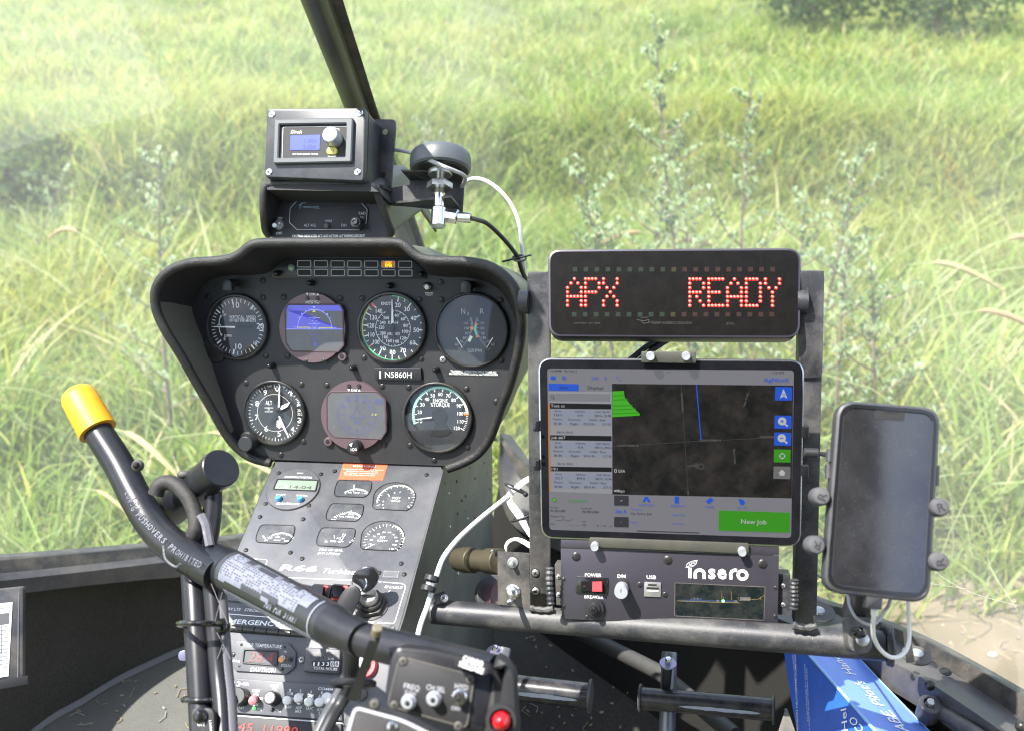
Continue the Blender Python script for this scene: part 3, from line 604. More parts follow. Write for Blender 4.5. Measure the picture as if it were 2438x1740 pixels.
# eyebrow lamps over two gauges
for c_, x0, y0, x1, y1 in ((A, 535, 405, 590, 375), (B, 868, 418, 905, 388)):
    mb = MB(); a_, b_ = PAN.uv(c_(x1, y1)), PAN.uv(c_(x0, y0), .025)
    p0, p1 = PAN.P(a_[0], a_[1], 0), PAN.P(b_[0], b_[1]+.004, .022); mb.cyl(p0, p1, .0045, .0045, 14)
    qq = circ((b_[0], b_[1]+.004), PX(12), 16, 0, PI) + [(b_[0]-PX(12), b_[1]-PX(8)), (b_[0]+PX(12), b_[1]-PX(8))]
    mb.prism(PAN, qq, .018, .026, .001); mb.build('eyebrow_lamp', m_blk, panel)
mb = MB(); q = [PAN.uv(A(*p)) for p in ((385, 800), (420, 880), (480, 905), (520, 880), (520, 820), (400, 740))]; mb.prism(PAN, rounded(q, .004, 4), .0002, .0035, .0006); mb.build('gauge_adjuster', m_bezel, panel)
# ================================================================ LOWER CONSOLE
d0 = PAN.depth((848, 1108))
CON = Fr((848, 1108), d0, (-.195, .743, -.639), (1048, 1113))
q0 = PAN.hit(660, 1101); q1 = PAN.hit(1035, 1112); CON.u = (q1-q0).normalized(); CON.n = (CON.n - CON.u*CON.n.dot(CON.u)).normalized(); CON.v = CON.n.cross(CON.u)
CX = lambda k: k/CON.s
console = thing('centre_console', 'dusty grey sloping console of small gauges and switches below the black panel', 'console', CON)
cu = lambda c, *q: [CON.uv(c(*p)) for p in q]
fo = cu(D, (597, 62), (2135, 112), (2150, 150), (1790, 1500), (1715, 1725), (1640, 1768), (0, 1600), (60, 1330))
mb = MB(); mb.prism(CON, rounded(fo, [.001]*8, 3), -.0025, 0, .0008); cface = mb.build('face_plate', m_con, console)
# sides of the pedestal, down to the floor
FWDH = (RT*.18 + V((0, 1, 0))*.98).normalized(); UPW = V((0, 0, 1))
def side(px_list, name, back, lowz, parent, m):
    P = [CON.hit(*p) for p in px_list]; mb = MB()
    top = P[0]+FWDH*.02; 
    pol = [top] + P + [V((P[-1].x, P[-1].y, lowz)), V((P[-1].x, P[-1].y, lowz))+FWDH*(back+ (P[0]-P[-1]).dot(FWDH)), top+FWDH*back+UPW*.0]
    return pol
Rr = [CON.hit(*D(*p)) for p in ((2135, 112), (2150, 150), (1790, 1500), (1715, 1725))]
mb = MB(); off = RT*.0015
def dn(p, z): return V((p.x, p.y, z))
bk = FWDH*.29; FLZ = .60
topb = Rr[0]+bk+UPW*.03
pol = [Rr[0]-off, Rr[1]-off, Rr[2]-off, Rr[3]-off, dn(Rr[3], FLZ), dn(topb, FLZ), topb, Rr[0]+bk*.9+UPW*.10, Rr[0]+bk*.5+UPW*.10, Rr[0]+bk*.15+UPW*.01]
mb.add(pol, [tuple(range(len(pol)))[::-1]], False)
sideR = mb.build('side_panel', m_conside, console)
SD = Fr.three(Rr[2], Rr[2]+FWDH, Rr[0]); 
Lr = [CON.hit(*D(*p)) for p in ((597, 62), (60, 1330), (0, 1600))]
mb = MB(); tl = Lr[0]+bk+UPW*.03; pol = [Lr[0], Lr[1], Lr[2], dn(Lr[2], FLZ), dn(tl, FLZ), tl, Lr[0]+bk*.5+UPW*.06]; mb.add(pol, [tuple(range(len(pol)))], False)
mb.add([topb, tl, dn(tl, FLZ), dn(topb, FLZ)], [(0, 1, 2, 3)], False); mb.build('side_panel', m_conside, console)
# rivets and screws on the right side
for x, y, r in [(187, 345, 15), (367, 318, 13), (110, 463, 16), (274, 488, 14), (238, 530, 14), (197, 658, 15), (294, 706, 17), (365, 700, 13), (122, 787, 16), (508, 420, 13), (487, 262, 7), (565, 175, 7), (455, 165, 9),
                (83, 365, 8), (353, 477, 7), (265, 633, 7), (168, 812, 8), (441, 318, 6), (512, 1255, 10), (400, 1357, 12), (185, 1055, 16), (200, 1240, 18), (60, 1005, 9), (318, 215, 10), (298, 870, 8), (570, 335, 8), (75, 1475, 18)]:
    c = SD.uv(O(x, y)); k = SD.s; mb = MB(); rr = r/4.061/k*1.25; mb.lathe(SD, c, [(rr, 0), (rr*.95, rr*.5), (rr*.5, rr*.85)], 12); mb.build('rivet', m_steel if r > 15 else m_rub if r > 8 else m_conside, sideR)
# details on the face
def cscrew(p, r=5.4, parent=None, m=m_screw): mb = MB(); screw(mb, CON, CON.uv(p), CX(r), .0, False, rise=.6); mb.build('screw', [m, m_recess], parent or cface)
for x, y in [(633, 180), (1022, 190), (1150, 163), (1993, 197), (512, 462), (910, 478), (460, 583), (857, 605), (330, 890), (740, 912), (848, 968), (1760, 1013), (1788, 1112), (1555, 1098)]: cscrew(D(x, y-4))
HC = .0004
# chronometer
cc = CON.uv(D(770, 328)); rC = CX(63)
mb = MB(); mb.lathe(CON, cc, [(rC, 0), (rC, .0015), (rC*.985, .002)], 56); chron = mb.build('chronometer', m_con, console)
HZ = .0022
mb = MB(); mb.arc(CON, cc, rC*1.0, rC*1.02, 0, 360, .0006, 56); mb.build('gasket', m_recess, chron)
q = rounded([CON.uv(D(*p), HZ) for p in ((618, 230), (1000, 240), (975, 345), (578, 328))], .0015, 3); qi = inset(ccw(q), .0012)
mb = MB(); mb.frame(CON, q, qi, .0020, .0034, .0003); mb.build('display_frame', m_blk, chron)
mb = MB(); mb.flat(CON, qi, HZ); mb.build('display', m_lcd, chron)
mb = MB(); mb.text(CON, '14:04', D(835, 305), 9.5, 55, HZ+.0002, bold=False, shear=.0); mb.text(CON, 'LT', D(655, 300), 5, 9, HZ+.0002, bold=False); mb.build('display_digits', m_ink, chron)
mb = MB(); mb.text(CON, 'M800', D(830, 176), 3.6, 15, HZ); mb.text(CON, 'CHRONOMETER', D(814, 213), 5.5, 70, HZ); mb.text(CON, 'SELECT', D(652, 374), 4.2, 23, HZ); mb.text(CON, 'CONTROL', D(846, 381), 4.2, 29, HZ)
mb.text(CON, 'DAVTRON', D(717, 457), 6, 56, HZ, shear=.25); mb.build('lettering', m_white, chron)
for x, y in ((630, 402), (830, 409)): mb = MB(); mb.lathe(CON, CON.uv(D(x, y), .005), [(CX(7.2), .002), (CX(7.2), .006), (CX(6), .007)], 20); mb.build('push_button', m_bluebtn, chron)
# warning label
q = cu(D, (1228, 85), (1638, 95), (1592, 245), (1183, 235)); mb = MB(); mb.flat(CON, q, .0004); wl = mb.build('warning_label', m_warn, console, 'orange red warning label with white lettering')
mb = MB(); mb.text(CON, 'WARNING', D(1420, 112), 6, 58, .0007)
for k, t_ in enumerate(['MAX AIRSPEED DURING INFLATION OF', 'EMERGENCY FLOATS IS 70 KIAS', 'MAX AIRSPEED WITH EMERGENCY', 'FLOATS INFLATED IS 80 KIAS']): mb.text(CON, t_, D(1412-k*12, 143+k*17), 2.5, [100, 80, 84, 76][k], .0007, bold=.01)
mb.build('lettering', m_white, wl)
# small gauges
def small(q, name, c, arc_, labels, ticks, nd, extra=(), r=2.2):
    p = rounded(cu(D, *q), [CX(k) for k in r] if isinstance(r, tuple) else CX(r*4), 6); mb = MB(); mb.frame(CON, inset(ccw(p), -.0010), p, 0, .0012, .0005); g = mb.build(name, m_bezel, console)
    mb = MB(); mb.flat(CON, p, .0004); mb.build('dial', m_gdial, g)
    mb = MB(); h = .0007; C0 = CON.uv(D(*c))
    if arc_: R_, a0, a1, w_ = arc_; mb.use(1); mb.arc(CON, C0, CX(R_-w_), CX(R_), a0, a1, h, 20)
    mb.use(0)
    for a, r0, r1, w_ in ticks: mb.tick(CON, C0, a, CX(r0), CX(r1), CX(w_), h+.0001)
    for t_, x, y, hh, ww in labels: mb.text(CON, t_, D(x, y), hh, ww, h+.0001, bold=False)
    for x0, y0, x1, y1, w_ in extra: mb.line(CON, cu(D, (x0, y0), (x1, y1)), CX(w_), h+.0001)
    mb.build('markings', [m_white, m_pale], g)
    mb = MB(); mb.line(CON, cu(D, *nd[:2]), CX(nd[2]), .0009); mb.build('needle', m_white, g); return g
tk5 = lambda a0, a1, n, r0, r1: [(a0+(a1-a0)*k/n, r0 if k % 5 else r0-3, r1, .9) for k in range(n+1)]
small([(1180, 246), (1490, 254), (1475, 345), (1430, 398), (1150, 388), (1152, 330)], 'oil_temperature_gauge', (1320, 450), (42, 132, 50, 2.5), [('50', 1302, 333, 4, 7), ('100', 1378, 333, 4, 10), ('OIL TEMP', 1325, 356, 4, 30), ('150', 1425, 362, 4, 10)], tk5(135, 45, 14, 37, 42), ((1328, 285), (1325, 350), 1.4))
small([(1118, 460), (1415, 468), (1400, 560), (1350, 620), (1072, 606), (1075, 550)], 'oil_pressure_gauge', (1245, 668), (42, 100, 45, 2.5), [('50', 1226, 551, 4, 7), ('100', 1305, 555, 4, 10), ('OIL PRESS', 1258, 577, 4, 36), ('150', 1352, 590, 4, 10), ('PSI', 1136, 603, 4, 10), ('0', 1148, 578, 4, 4)], tk5(140, 45, 14, 37, 42), ((1305, 520), (1270, 580), 1.4))
small([(470, 655), (782, 662), (765, 755), (712, 826), (428, 810), (428, 760)], 'ammeter', (620, 865), (42, 128, 52, 3), [('60', 560, 772, 4, 7), ('100', 623, 763, 4, 10), ('150', 672, 777, 4, 10), ('200', 702, 800, 4, 12), ('AMPS', 616, 793, 4, 18), ('0', 508, 795, 4, 4)], tk5(140, 45, 14, 38, 42), ((487, 757), (528, 802), 2.4))
small([(1030, 683), (1338, 690), (1322, 790), (1265, 857), (985, 840), (990, 770)], 'fuel_quantity_gauge', (1165, 905), None, [('1/2', 1187, 775, 5, 10), ('FUEL QTY', 1170, 803, 4.5, 34), ('E', 1065, 808, 4, 4), ('F', 1290, 812, 4, 4)], [(138, 38, 46, 1.2), (112, 40, 49, 1.2), (88, 41, 51, 1.2), (52, 41, 51, 1.2), (47, 38, 46, 1.2)], ((1252, 738), (1200, 818), 1.6))
def dome(name, x0, x1, y0, y1, yb, sk, labels, c, R, a0, a1, b0, b1, nd, n=22):
    """gauge window with an arched top"""
    q = []
    for k in range(13):
        a = PI*k/12; q.append(((x0+x1)/2 - math.cos(PI-a)*-1*(x1-x0)/2*-1, y0 + (1-math.sin(a))*(yb-y0)))
    q = [((x0+x1)/2 + math.cos(a)*(x1-x0)/2 + (0 if True else 0), yb - math.sin(a)*(yb-y0)) for a in [PI*k/14 for k in range(15)]]
    q = [(x + sk*(y1-y)/(y1-y0), y) for x, y in q] + [(x0+18, y1-8), (x0+60, y1), (x1-45, y1+12), (x1-10, y1-20)]
    q = [(x, y) for x, y in q]
    p = rounded(cu(D, *(q[:15] + [(x0+2, y1-20), (x0+25, y1), (x1-70, y1+14), (x1-22, y1-18)])), CX(1.5), 2); mb = MB(); mb.frame(CON, inset(ccw(p), -.0010), p, 0, .0012, .0005); g = mb.build(name, m_bezel, console)
    mb = MB(); mb.flat(CON, p, .0004); mb.build('dial', m_gdial, g)
    mb = MB(); C0 = CON.uv(D(*c)); h = .0007; mb.use(1); mb.arc(CON, C0, CX(R-3), CX(R), b0, b1, h, 24); mb.use(0)
    for k in range(n+1): mb.tick(CON, C0, a0+(a1-a0)*k/n, CX(R-5 if k % 2 else R-8), CX(R), CX(1), h+.0001)
    for t_, x, y, hh, ww in labels: mb.text(CON, t_, D(x, y), hh, ww, h+.0001, bold=False)
    mb.build('markings', [m_white, m_pale], g)
    mb = MB(); mb.line(CON, cu(D, *nd[:2]), CX(nd[2]), .0009); mb.build('needle', m_white, g)
dome('gas_temperature_gauge', 1500, 1880, 268, 505, 400, 22, [('MGT', 1716, 405, 7, 20), ("°CX100", 1706, 433, 5, 24), ('1', 1597, 494, 4, 2), ('2', 1590, 466, 4, 4), ('3', 1594, 436, 4, 4), ('5', 1700, 355, 4, 4), ('7', 1750, 352, 4, 4), ('8', 1832, 405, 4, 4), ('9', 1826, 480, 4, 4)],
     (1712, 425), 45, 205, -30, 190, 35, ((1640, 372), (1655, 398), 1.6))
dome('gas_producer_tachometer', 1388, 1772, 622, 875, 760, 22, [('N1', 1588, 766, 7, 12), ('%RPM', 1585, 797, 5, 24), ('10', 1475, 828, 4, 7), ('20', 1484, 790, 4, 7), ('30', 1513, 757, 4, 7), ('40', 1550, 735, 4, 7), ('50', 1603, 719, 4, 8), ('60', 1653, 721, 4, 8), ('70', 1688, 740, 4, 8), ('80', 1710, 767, 4, 8), ('90', 1718, 800, 4, 8), ('100', 1700, 835, 4, 10), ('110', 1672, 874, 4, 10)],
     (1600, 800), 46, 200, -32, 70, -5, ((1520, 832), (1432, 872), 1.8))
mb = MB(); mb.text(CON, '73.6 US GAL', D(1115, 882), 6, 60, HC, shear=.2); mb.text(CON, '279 LITERS', D(1093, 916), 6, 56, HC, shear=.2)
mb.text(CON, 'R66', D(822, 1050), 16, 92, HC, shear=.3, bold=.025); mb.text(CON, 'Turbine', D(1190, 1078), 14, 84, HC, shear=.45, bold=.01)
mb.line(CON, cu(D, (690, 1137), (1300, 1163), (1560, 1172)), CX(1.8), HC); mb.line(CON, cu(D, (1598, 1180), (1760, 1192), (1793, 1205), (1798, 1235), (1705, 1540), (1690, 1560), (1540, 1556)), CX(1.8), HC)
mb.text(CON, 'ENABLE', D(1690, 1225), 7, 43, HC, shear=.15); mb.text(CON, 'F', D(1572, 1177), 6, 5, HC, shear=.15); mb.text(CON, 'LIMITER', D(1430, 1548), 7, 46, HC, shear=.15); mb.text(CON, 'OFF', D(1598, 1608), 6.5, 19, HC, shear=.15)
mb.line(CON, cu(D, (1630, 1280), (1662, 1255)), CX(1.6), HC); mb.text(CON, 'DIM', D(400, 965), 6.5, 20, HC, shear=.15); mb.line(CON, cu(D, (452, 970), (515, 972), (528, 985), (505, 1050)), CX(1.6), HC)
mb.text(CON, 'NAV LTS', D(207, 1425), 7.5, 42, HC, shear=.1); mb.text(CON, 'STROBE', D(392, 1437), 7.5, 40, HC, shear=.1); mb.line(CON, cu(D, (130, 1470), (450, 1495), (900, 1530)), CX(1.8), HC)
mb.text(CON, 'EMERGENCY FLOATS', D(560, 1560), 12.5, 236, HC, bold=.02)
mb.build('lettering', m_white, cface)
q = rounded(cu(D, (1598, 1072), (1750, 1078), (1735, 1147), (1582, 1138)), .001, 3); mb = MB(); mb.use(1).flat(CON, q, .0004); mb.use(0); mb.line(CON, inset(ccw(q), .0015), CX(1.6), .0007, True); mb.build('annunciator_window', [m_grey, m_con], cface)
mb = MB(); mb.lathe(CON, CON.uv(D(1676, 1600)), [(CX(6), 0), (CX(6), .001), (CX(4.5), .0012), (CX(4.5), .0004)], 16); mb.build('button_guard', m_con, cface)
# rocker switches
for x in (1000, 1180):
    q = cu(D, (x-40, 1200), (x+125, 1215), (x+95, 1345), (x-75, 1325)); mb = MB(); mb.prism(CON, rounded(q, .001, 2), 0, .002, .0005); g = mb.build('rocker_switch', m_blk, console)
    mb = MB(); f_ = lambda h, *q: [CON.P(*CON.uv(D(*p), h), h) for p in q]
    a_ = f_(.016, (x-58, 1203), (x+45, 1210)); b_ = f_(.008, (x+30, 1315), (x-45, 1308)); c_ = f_(.001, (x-58, 1213), (x+55, 1222)); d_ = f_(.001, (x+30, 1325), (x-65, 1318))
    mb.use(0); mb.add(a_+b_+c_+d_, [(0, 3, 2, 1), (0, 1, 5, 4), (1, 2, 6, 5), (2, 3, 7, 6), (3, 0, 4, 7)], False); mb.build('rocker', m_blkgloss, g)
    mb = MB(); mb.add(f_(.0025, (x-62, 1318), (x+75, 1325), (x+68, 1350), (x-70, 1342)), [(3, 2, 1, 0)], False); mb.add(f_(.0025, (x+52, 1210), (x+90, 1212), (x+75, 1260), (x+60, 1290)), [(3, 2, 1, 0)], False); mb.build('red_surround', mat('rocker_red', (.6, .08, .08), .4), g)
q = cu(D, (135, 1300), (480, 1340), (470, 1385), (125, 1355)); mb = MB(); mb.prism(CON, rounded(q, .001, 2), 0, .003, .0006); mb.build('rocker_switch', m_con, console)
# key switch, key with its fob
kc = CON.uv(D(1490, 1400)); k = CX(1)
mb = MB(); mb.lathe(CON, kc, [(36*k, 0), (36*k, .0008), (34*k, .0015)], 40); ks = mb.build('key_switch', m_dusty, console)
mb = MB(); mb.prism(CON, circ(kc, 33*k, 6, .3, .3+2*PI), .0015, .007, .0006); mb.build('hex_nut', m_bezel, ks)
mb = MB(); mb.lathe(CON, kc, [(26*k, .007), (26*k, .011), (24*k, .012)], 32); mb.build('collar', m_screw, ks)
mb = MB(); mb.lathe(CON, kc, [(19*k, .012), (19*k, .018), (17*k, .0195)], 32); mb.build('lock_barrel', m_steel, ks)
top = CON.P(kc[0], kc[1], .0195)
KF = Fr.__new__(Fr); KF.O = W(*D(1440, 1300), CON.depth(D(1440, 1300))-.03); KF.n = camv(-.1, .15, -.98); KF.u = camv(.96, -.22, 0); KF.u = (KF.u-KF.n*KF.u.dot(KF.n)).normalized(); KF.v = KF.n.cross(KF.u); KF.s = FPX/(KF.O-CAM).dot(FW)
key = thing('ignition_key', 'black headed key standing in the key switch, a black fob on its ring', 'key', KF)
ku = lambda *q: [KF.uv(D(*p)) for p in q]
mb = MB(); mb.prism(KF, rounded(ku((1395, 1220), (1300, 1165), (1330, 1085), (1440, 1028), (1530, 1045), (1562, 1150), (1500, 1240), (1415, 1285)), .006, 4), -.003, .0035, .0014); hd = mb.build('key_head', m_blkgloss, key)
mb = MB(); a_ = [W(*D(1418, 1290), KF.depth(D(1418, 1290))), W(*D(1500, 1262), KF.depth(D(1500, 1262)))]; bb = [top+(CON.u*.007), top-(CON.u*.007)]
mb.rings([[a_[0]+KF.n*.0012, a_[1]+KF.n*.0012, a_[1]-KF.n*.0012, a_[0]-KF.n*.0012], [bb[1]+KF.n*.0012, bb[0]+KF.n*.0012, bb[0]-KF.n*.0012, bb[1]-KF.n*.0012]]); mb.build('key_blade', m_steel, key)
mb = MB(); cr = KF.uv(D(1365, 1185), .004); mb.tube([KF.P(cr[0]+CX(17)*math.cos(t)*1.0, cr[1]+CX(17)*math.sin(t), .004*math.cos(t)) for t in [2*PI*i/28 for i in range(28)]], .0007, 6, True); mb.build('key_ring', m_steelb, key)
mb = MB(); mb.prism(KF, rounded(ku((1285, 1215), (1350, 1205), (1400, 1250), (1398, 1320), (1310, 1500), (1200, 1640), (1100, 1600), (1180, 1370), (1230, 1270)), .006, 4), .004, .0075, .001); mb.arc(KF, KF.uv(D(1340, 1262), .0077), 0, CX(4), 0, 360, .0077, 12); mb.build('key_fob', m_blk, key)
# ================================================================ AVIONICS STACK (below the hinge)
hp = (620, 1500); STK = Fr(hp, CON.depth(hp), (-.20, .42, -.885), (820, 1518))
q0 = CON.hit(*E(210, 445)); q1 = CON.hit(*E(800, 500)); STK.u = (STK.hit(*E(800, 930)) - STK.hit(*E(210, 893))).normalized(); STK.v = STK.n.cross(STK.u)
SX = lambda k: k/STK.s
stack = thing('avionics_stack', 'grey lower stack of radio and intercom units behind the control stick', 'avionics stack', STK)
su = lambda *q, h=0: [STK.uv(E(*p), h) for p in q]
mb = MB(); mb.prism(STK, su((100, 478), (1760, 600), (1720, 1500), (110, 1500)), -.12, 0, .001); sf = mb.build('face_plate', m_con, stack)
mb = MB()
for k in range(7): a_, b_ = CON.uv(E(205+k*112, 447+k*10)), CON.uv(E(205+(k+1)*112-8, 447+(k+1)*10)); mb.cyl(CON.P(*a_, .0), CON.P(*b_, .0), .0035, n=10)
mb.build('piano_hinge', m_bezel, stack)
hs = .0006
q = rounded(su((195, 640), (262, 568), (745, 595), (812, 680), (800, 815), (722, 880), (250, 852), (180, 770)), .001, 2)
mb = MB(); mb.prism(STK, q, 0, .0028, .0006); at = mb.build('air_temperature_unit', m_con, stack); h = .0031
mb = MB(); q = rounded(su((315, 640), (638, 655), (632, 805), (300, 780), h=h), .002, 4); mb.frame(STK, q, inset(ccw(q), .0016), .0028, .0045, .0004); mb.build('display_frame', m_blk, at)
mb = MB(); mb.flat(STK, inset(ccw(q), .0015), .0030); mb.build('display', mat('display_dusty', (.03, .035, .04), .5, dust=.35, ds=70, dc=(.16, .18, .20)), at)
mb = MB(); mb.text(STK, '28.4', E(480, 720), 22, 62, .0034, shear=.08, bold=False); mb.build('display_digits', mat('segment_dim', (.12, .03, .025), .5, emit=(.8, .09, .06), es=.06), at)
mb = MB(); mb.text(STK, 'AIR TEMPERATURE', E(510, 613), 8, 88, h); mb.text(STK, 'DAVTRON', E(495, 838), 9.5, 64, h, shear=.15, bold=.01); mb.text(STK, '307FCE', E(240, 755), 5, 22, h); mb.text(STK, 'VOLTS D.C.', E(713, 798), 5, 27, h); mb.text(STK, '°F', E(700, 672), 5, 7, h); mb.text(STK, '°C', E(736, 738), 5, 8, h)
mb.build('lettering', m_white, at)
for x, y, r in [(227, 700, 6), (306, 606, 3.4), (708, 630, 3.4), (767, 742, 6), (686, 836, 4), (285, 806, 3)]: mb = MB(); screw(mb, STK, STK.uv(E(x, y)), SX(r), h-.0002, False); mb.build('screw', [m_screw, m_recess], at)
mb = MB(); a_ = STK.P(*STK.uv(E(695, 735)), .003); b_ = STK.P(*STK.uv(E(662, 742), .014), .014); mb.use(1); mb.lathe(STK, STK.uv(E(695, 737)), [(SX(7), .003), (SX(7), .005), (SX(4), .006)], 14); mb.use(0); mb.tube([a_, b_], [.0015, .0028], 10); mb.build('toggle_switch', [mat('toggle_orange', (.75, .35, .15), .5), m_steel], at)
mb = MB(); screw(mb, STK, STK.uv(E(858, 745)), SX(8), 0, False, rise=.6); mb.build('screw', [m_steel, m_recess], sf)
q = su((912, 635), (1240, 655), (1228, 885), (892, 860)); mb = MB(); mb.prism(STK, rounded(q, .001, 2), 0, .006, .0012); hm = mb.build('hour_meter', m_box, stack)
q = [STK.uv(E(*p), .006) for p in ((940, 682), (1212, 697), (1200, 840), (928, 820))]; mb = MB(); mb.flat(STK, q, .0063); mb.build('window', mat('meter_window', (.05, .055, .06), .25, dust=.3, ds=80), hm)
mb = MB(); mb.text(STK, 'TOTAL HOURS', E(1078, 826), 6.5, 61, .0067); mb.text(STK, '1/10', E(1130, 735), 5, 13, .0067); mb.build('lettering', m_white, hm)
for k in range(6):
    x = 972+k*43; mb = MB(); mb.use(0 if k > 3 else 1); mb.flat(STK, [STK.uv(E(*p), .0067) for p in ((x-18, 758), (x+18, 761), (x+16, 808), (x-20, 805))], .0067); mb.use(1 if k > 3 else 0); mb.text(STK, '113308'[k], E(x-1, 783), 8, 4 if '113308'[k] == '1' else 7, .0069, bold=.02); mb.build('number_wheel', [m_white, m_recess], hm)
# key-guard switch with red ring
mb = MB(); rc = STK.uv(E(1455, 800)); mb.use(0).lathe(STK, rc, [(SX(29), 0), (SX(29), .004), (SX(27), .006), (SX(18), .006), (SX(17), .004)], 36); rg = mb.build('guarded_switch', mat('guard_red', (.55, .06, .07), .35), stack, 'switch with a red ring round a bright cap')
mb = MB(); mb.lathe(STK, STK.uv(E(1445, 785)), [(SX(16), .004), (SX(16), .008), (SX(12), .010)], 24); mb.build('switch_cap', m_silver, rg)
# intercom
q = su((120, 912), (1230, 990), (1245, 1318), (130, 1235)); mb = MB(); mb.prism(STK, rounded(q, .001, 2), 0, .004, .0008); ic = mb.build('intercom_unit', m_con, stack); h = .0043
mb = MB()
for t_, x, y, hh, ww in [('VOX', 336, 972, 7, 16), ('CREW', 430, 1033, 7, 21), ('MUSIC', 605, 987, 6.5, 22), ('VOL', 603, 1013, 6.5, 14), ('1', 748, 1027, 6, 3), ('COM', 745, 1060, 7, 16), ('2', 846, 1034, 6, 4), ('COM', 842, 1068, 7, 16), ('3', 943, 1044, 6, 4), ('COM', 938, 1077, 7, 16),
                         ('1', 1044, 1051, 6, 3), ('AUX', 1040, 1085, 7, 15), ('COMM', 1078, 1017, 6, 38), ('NORM', 413, 1160, 6.5, 20), ('ISO', 478, 1105, 6, 10), ('VOX', 462, 1205, 6, 13), ('CALL', 636, 1218, 6, 15), ('KEY', 298, 1186, 7, 14), ('NAV', 731, 1184, 7, 15), ('ADF', 829, 1192, 7, 15), ('MKR', 826, 1226, 7, 16), ('TRFC', 929, 1200, 7, 19),
                         ('AUX', 1026, 1209, 7, 15), ('2', 1020, 1243, 6.5, 4), ('PA', 1195, 1278, 6.5, 10), ('CS', 218, 950, 6, 9), ('OL', 215, 978, 6, 9)]: mb.text(STK, t_, E(x, y), hh, ww, h)
mb.arc(STK, STK.uv(E(265, 968), h), SX(4.6), SX(5.6), -150, 150, h, 20); mb.line(STK, su((265, 968), (305, 971), h=h), SX(1.6), h)
mb.build('lettering', m_white, ic)
def bat(p0, p1, m, parent, label=None, r=(.0028, .0046), h0=.004, h1=.016):
    a_ = STK.P(*STK.uv(E(*p0), h0), h0); b_ = STK.P(*STK.uv(E(*p1), h1), h1); mb = MB(); mb.use(1); mb.lathe(STK, STK.uv(E(*p0), h0), [(SX(8), h0), (SX(8), h0+.0012), (SX(6), h0+.0016)], 16); mb.use(0)
    t = [a_+(b_-a_)*k for k in (0, .3, .7, .92, 1)]; mb.tube(t, [r[0]*.7, r[0], r[1], r[1]*.9, r[1]*.5], 10); return mb.build('toggle_switch', [m, m_steel], parent, label)
m_tgw = mat('toggle_white', (.72, .72, .70), .4); m_tgp = mat('toggle_pink', (.62, .20, .22), .4)
bat((430, 1085), (392, 1135), m_tgp, ic, 'pink red toggle'); bat((752, 1125), (710, 1122), m_tgw, ic); bat((838, 1130), (818, 1095), m_tgw, ic); bat((950, 1138), (912, 1136), m_tgw, ic); bat((1048, 1148), (1010, 1138), m_tgw, ic)
for x, y, r, l, m_ in ((568, 1100, 15, 'white faced volume knob', m_white), (262, 1085, 20, None, m_blk)):
    mb = MB(); q = STK.uv(E(x, y), .014); mb.lathe(STK, q, [(SX(r)*1.05, .004), (SX(r), .006), (SX(r), .016), (SX(r)*.9, .017)], 20); kb = mb.build('volume_knob', m_blk, ic, l)
    if l: mb = MB(); mb.arc(STK, q, 0, SX(r)*.72, 0, 360, .0172, 20); mb.build('knob_face', m_white, kb)
mb = MB(); mb.lathe(STK, STK.uv(E(1130, 1118)), [(SX(13), .004), (SX(13), .012), (SX(11), .013)], 24); mb.build('selector_knob', m_tgw, ic)
for x, y, m_, n_ in ((412, 1198, mat('lamp_green', (.1, .5, .12), .3, emit=(.1, .8, .15), es=.5), 'indicator_light'), (580, 1212, m_screw, 'indicator_light')): mb = MB(); mb.lathe(STK, STK.uv(E(x, y), h), [(SX(4), .004), (SX(3.6), .0055), (SX(1.5), .0065)], 14); mb.build(n_, m_, ic)
mb = MB(); mb.prism(STK, su((130, 1262), (1240, 1345), (1240, 1560), (140, 1560)), 0, .004, .0008); rd = mb.build('radio_unit', m_panel, stack)
mb = MB(); mb.text(STK, '745', E(300, 1372), 19, 56, .0046, shear=.1, bold=False); mb.text(STK, '11980', E(660, 1400), 19, 88, .0046, shear=.1, bold=False); mb.build('display_digits', m_segred, rd)
mb = MB(); mb.text(STK, 'COM', E(1065, 1385), 6, 16, .0046); mb.build('lettering', m_white, rd)
mb = MB(); mb.line(STK, su((140, 1258), (1240, 1338), h=.004), SX(3), .0046); mb.build('bright_edge', m_grey, rd)
# quarter-turn fastener and hoses right of the stack
mb = MB(); mb.use(0); mb.lathe(STK, STK.uv(E(1418, 1068)), [(SX(14), 0), (SX(14), .003), (SX(11), .004)], 24); mb.use(1); mb.tick(STK, STK.uv(E(1418, 1068)), 88, -SX(10), SX(10), SX(2.4), .0043); mb.build('slotted_fastener', [m_dusty, m_recess], sf)
# ================================================================ RADAR ALTIMETER POD, POWER SUPPLY BOX, ANTENNA
POD = PAN.sub(T(560, 1000), .012); POD.n = camv(-.19, .02, -.98); POD.u = (POD.u-POD.n*POD.u.dot(POD.n)).normalized(); POD.v = POD.n.cross(POD.u)
tu = lambda fr, *q, h=0: [fr.uv(T(*p), h) for p in q]; TX = lambda k: k/POD.s
pod = thing('altimeter_pod', 'small black hooded altimeter pod sitting on the crest of the instrument panel', 'altimeter pod', POD)
q = tu(POD, (120, 1095), (230, 790), (1010, 800), (1120, 1110), (1090, 1128), (150, 1122)); mb = MB(); mb.prism(POD, rounded(q, .002, 2), -.004, 0); pf = mb.build('face_plate', m_panel, pod)
rim = [(130, 1105, .0), (104, 1060, .012), (92, 960, .03), (88, 850, .036), (92, 760, .038), (115, 715, .038), (180, 698, .038), (400, 695, .038), (700, 695, .038), (900, 700, .038), (960, 715, .038), (990, 760, .035), (1035, 880, .025), (1085, 1010, .012), (1112, 1075, .004), (1100, 1100, .0)]
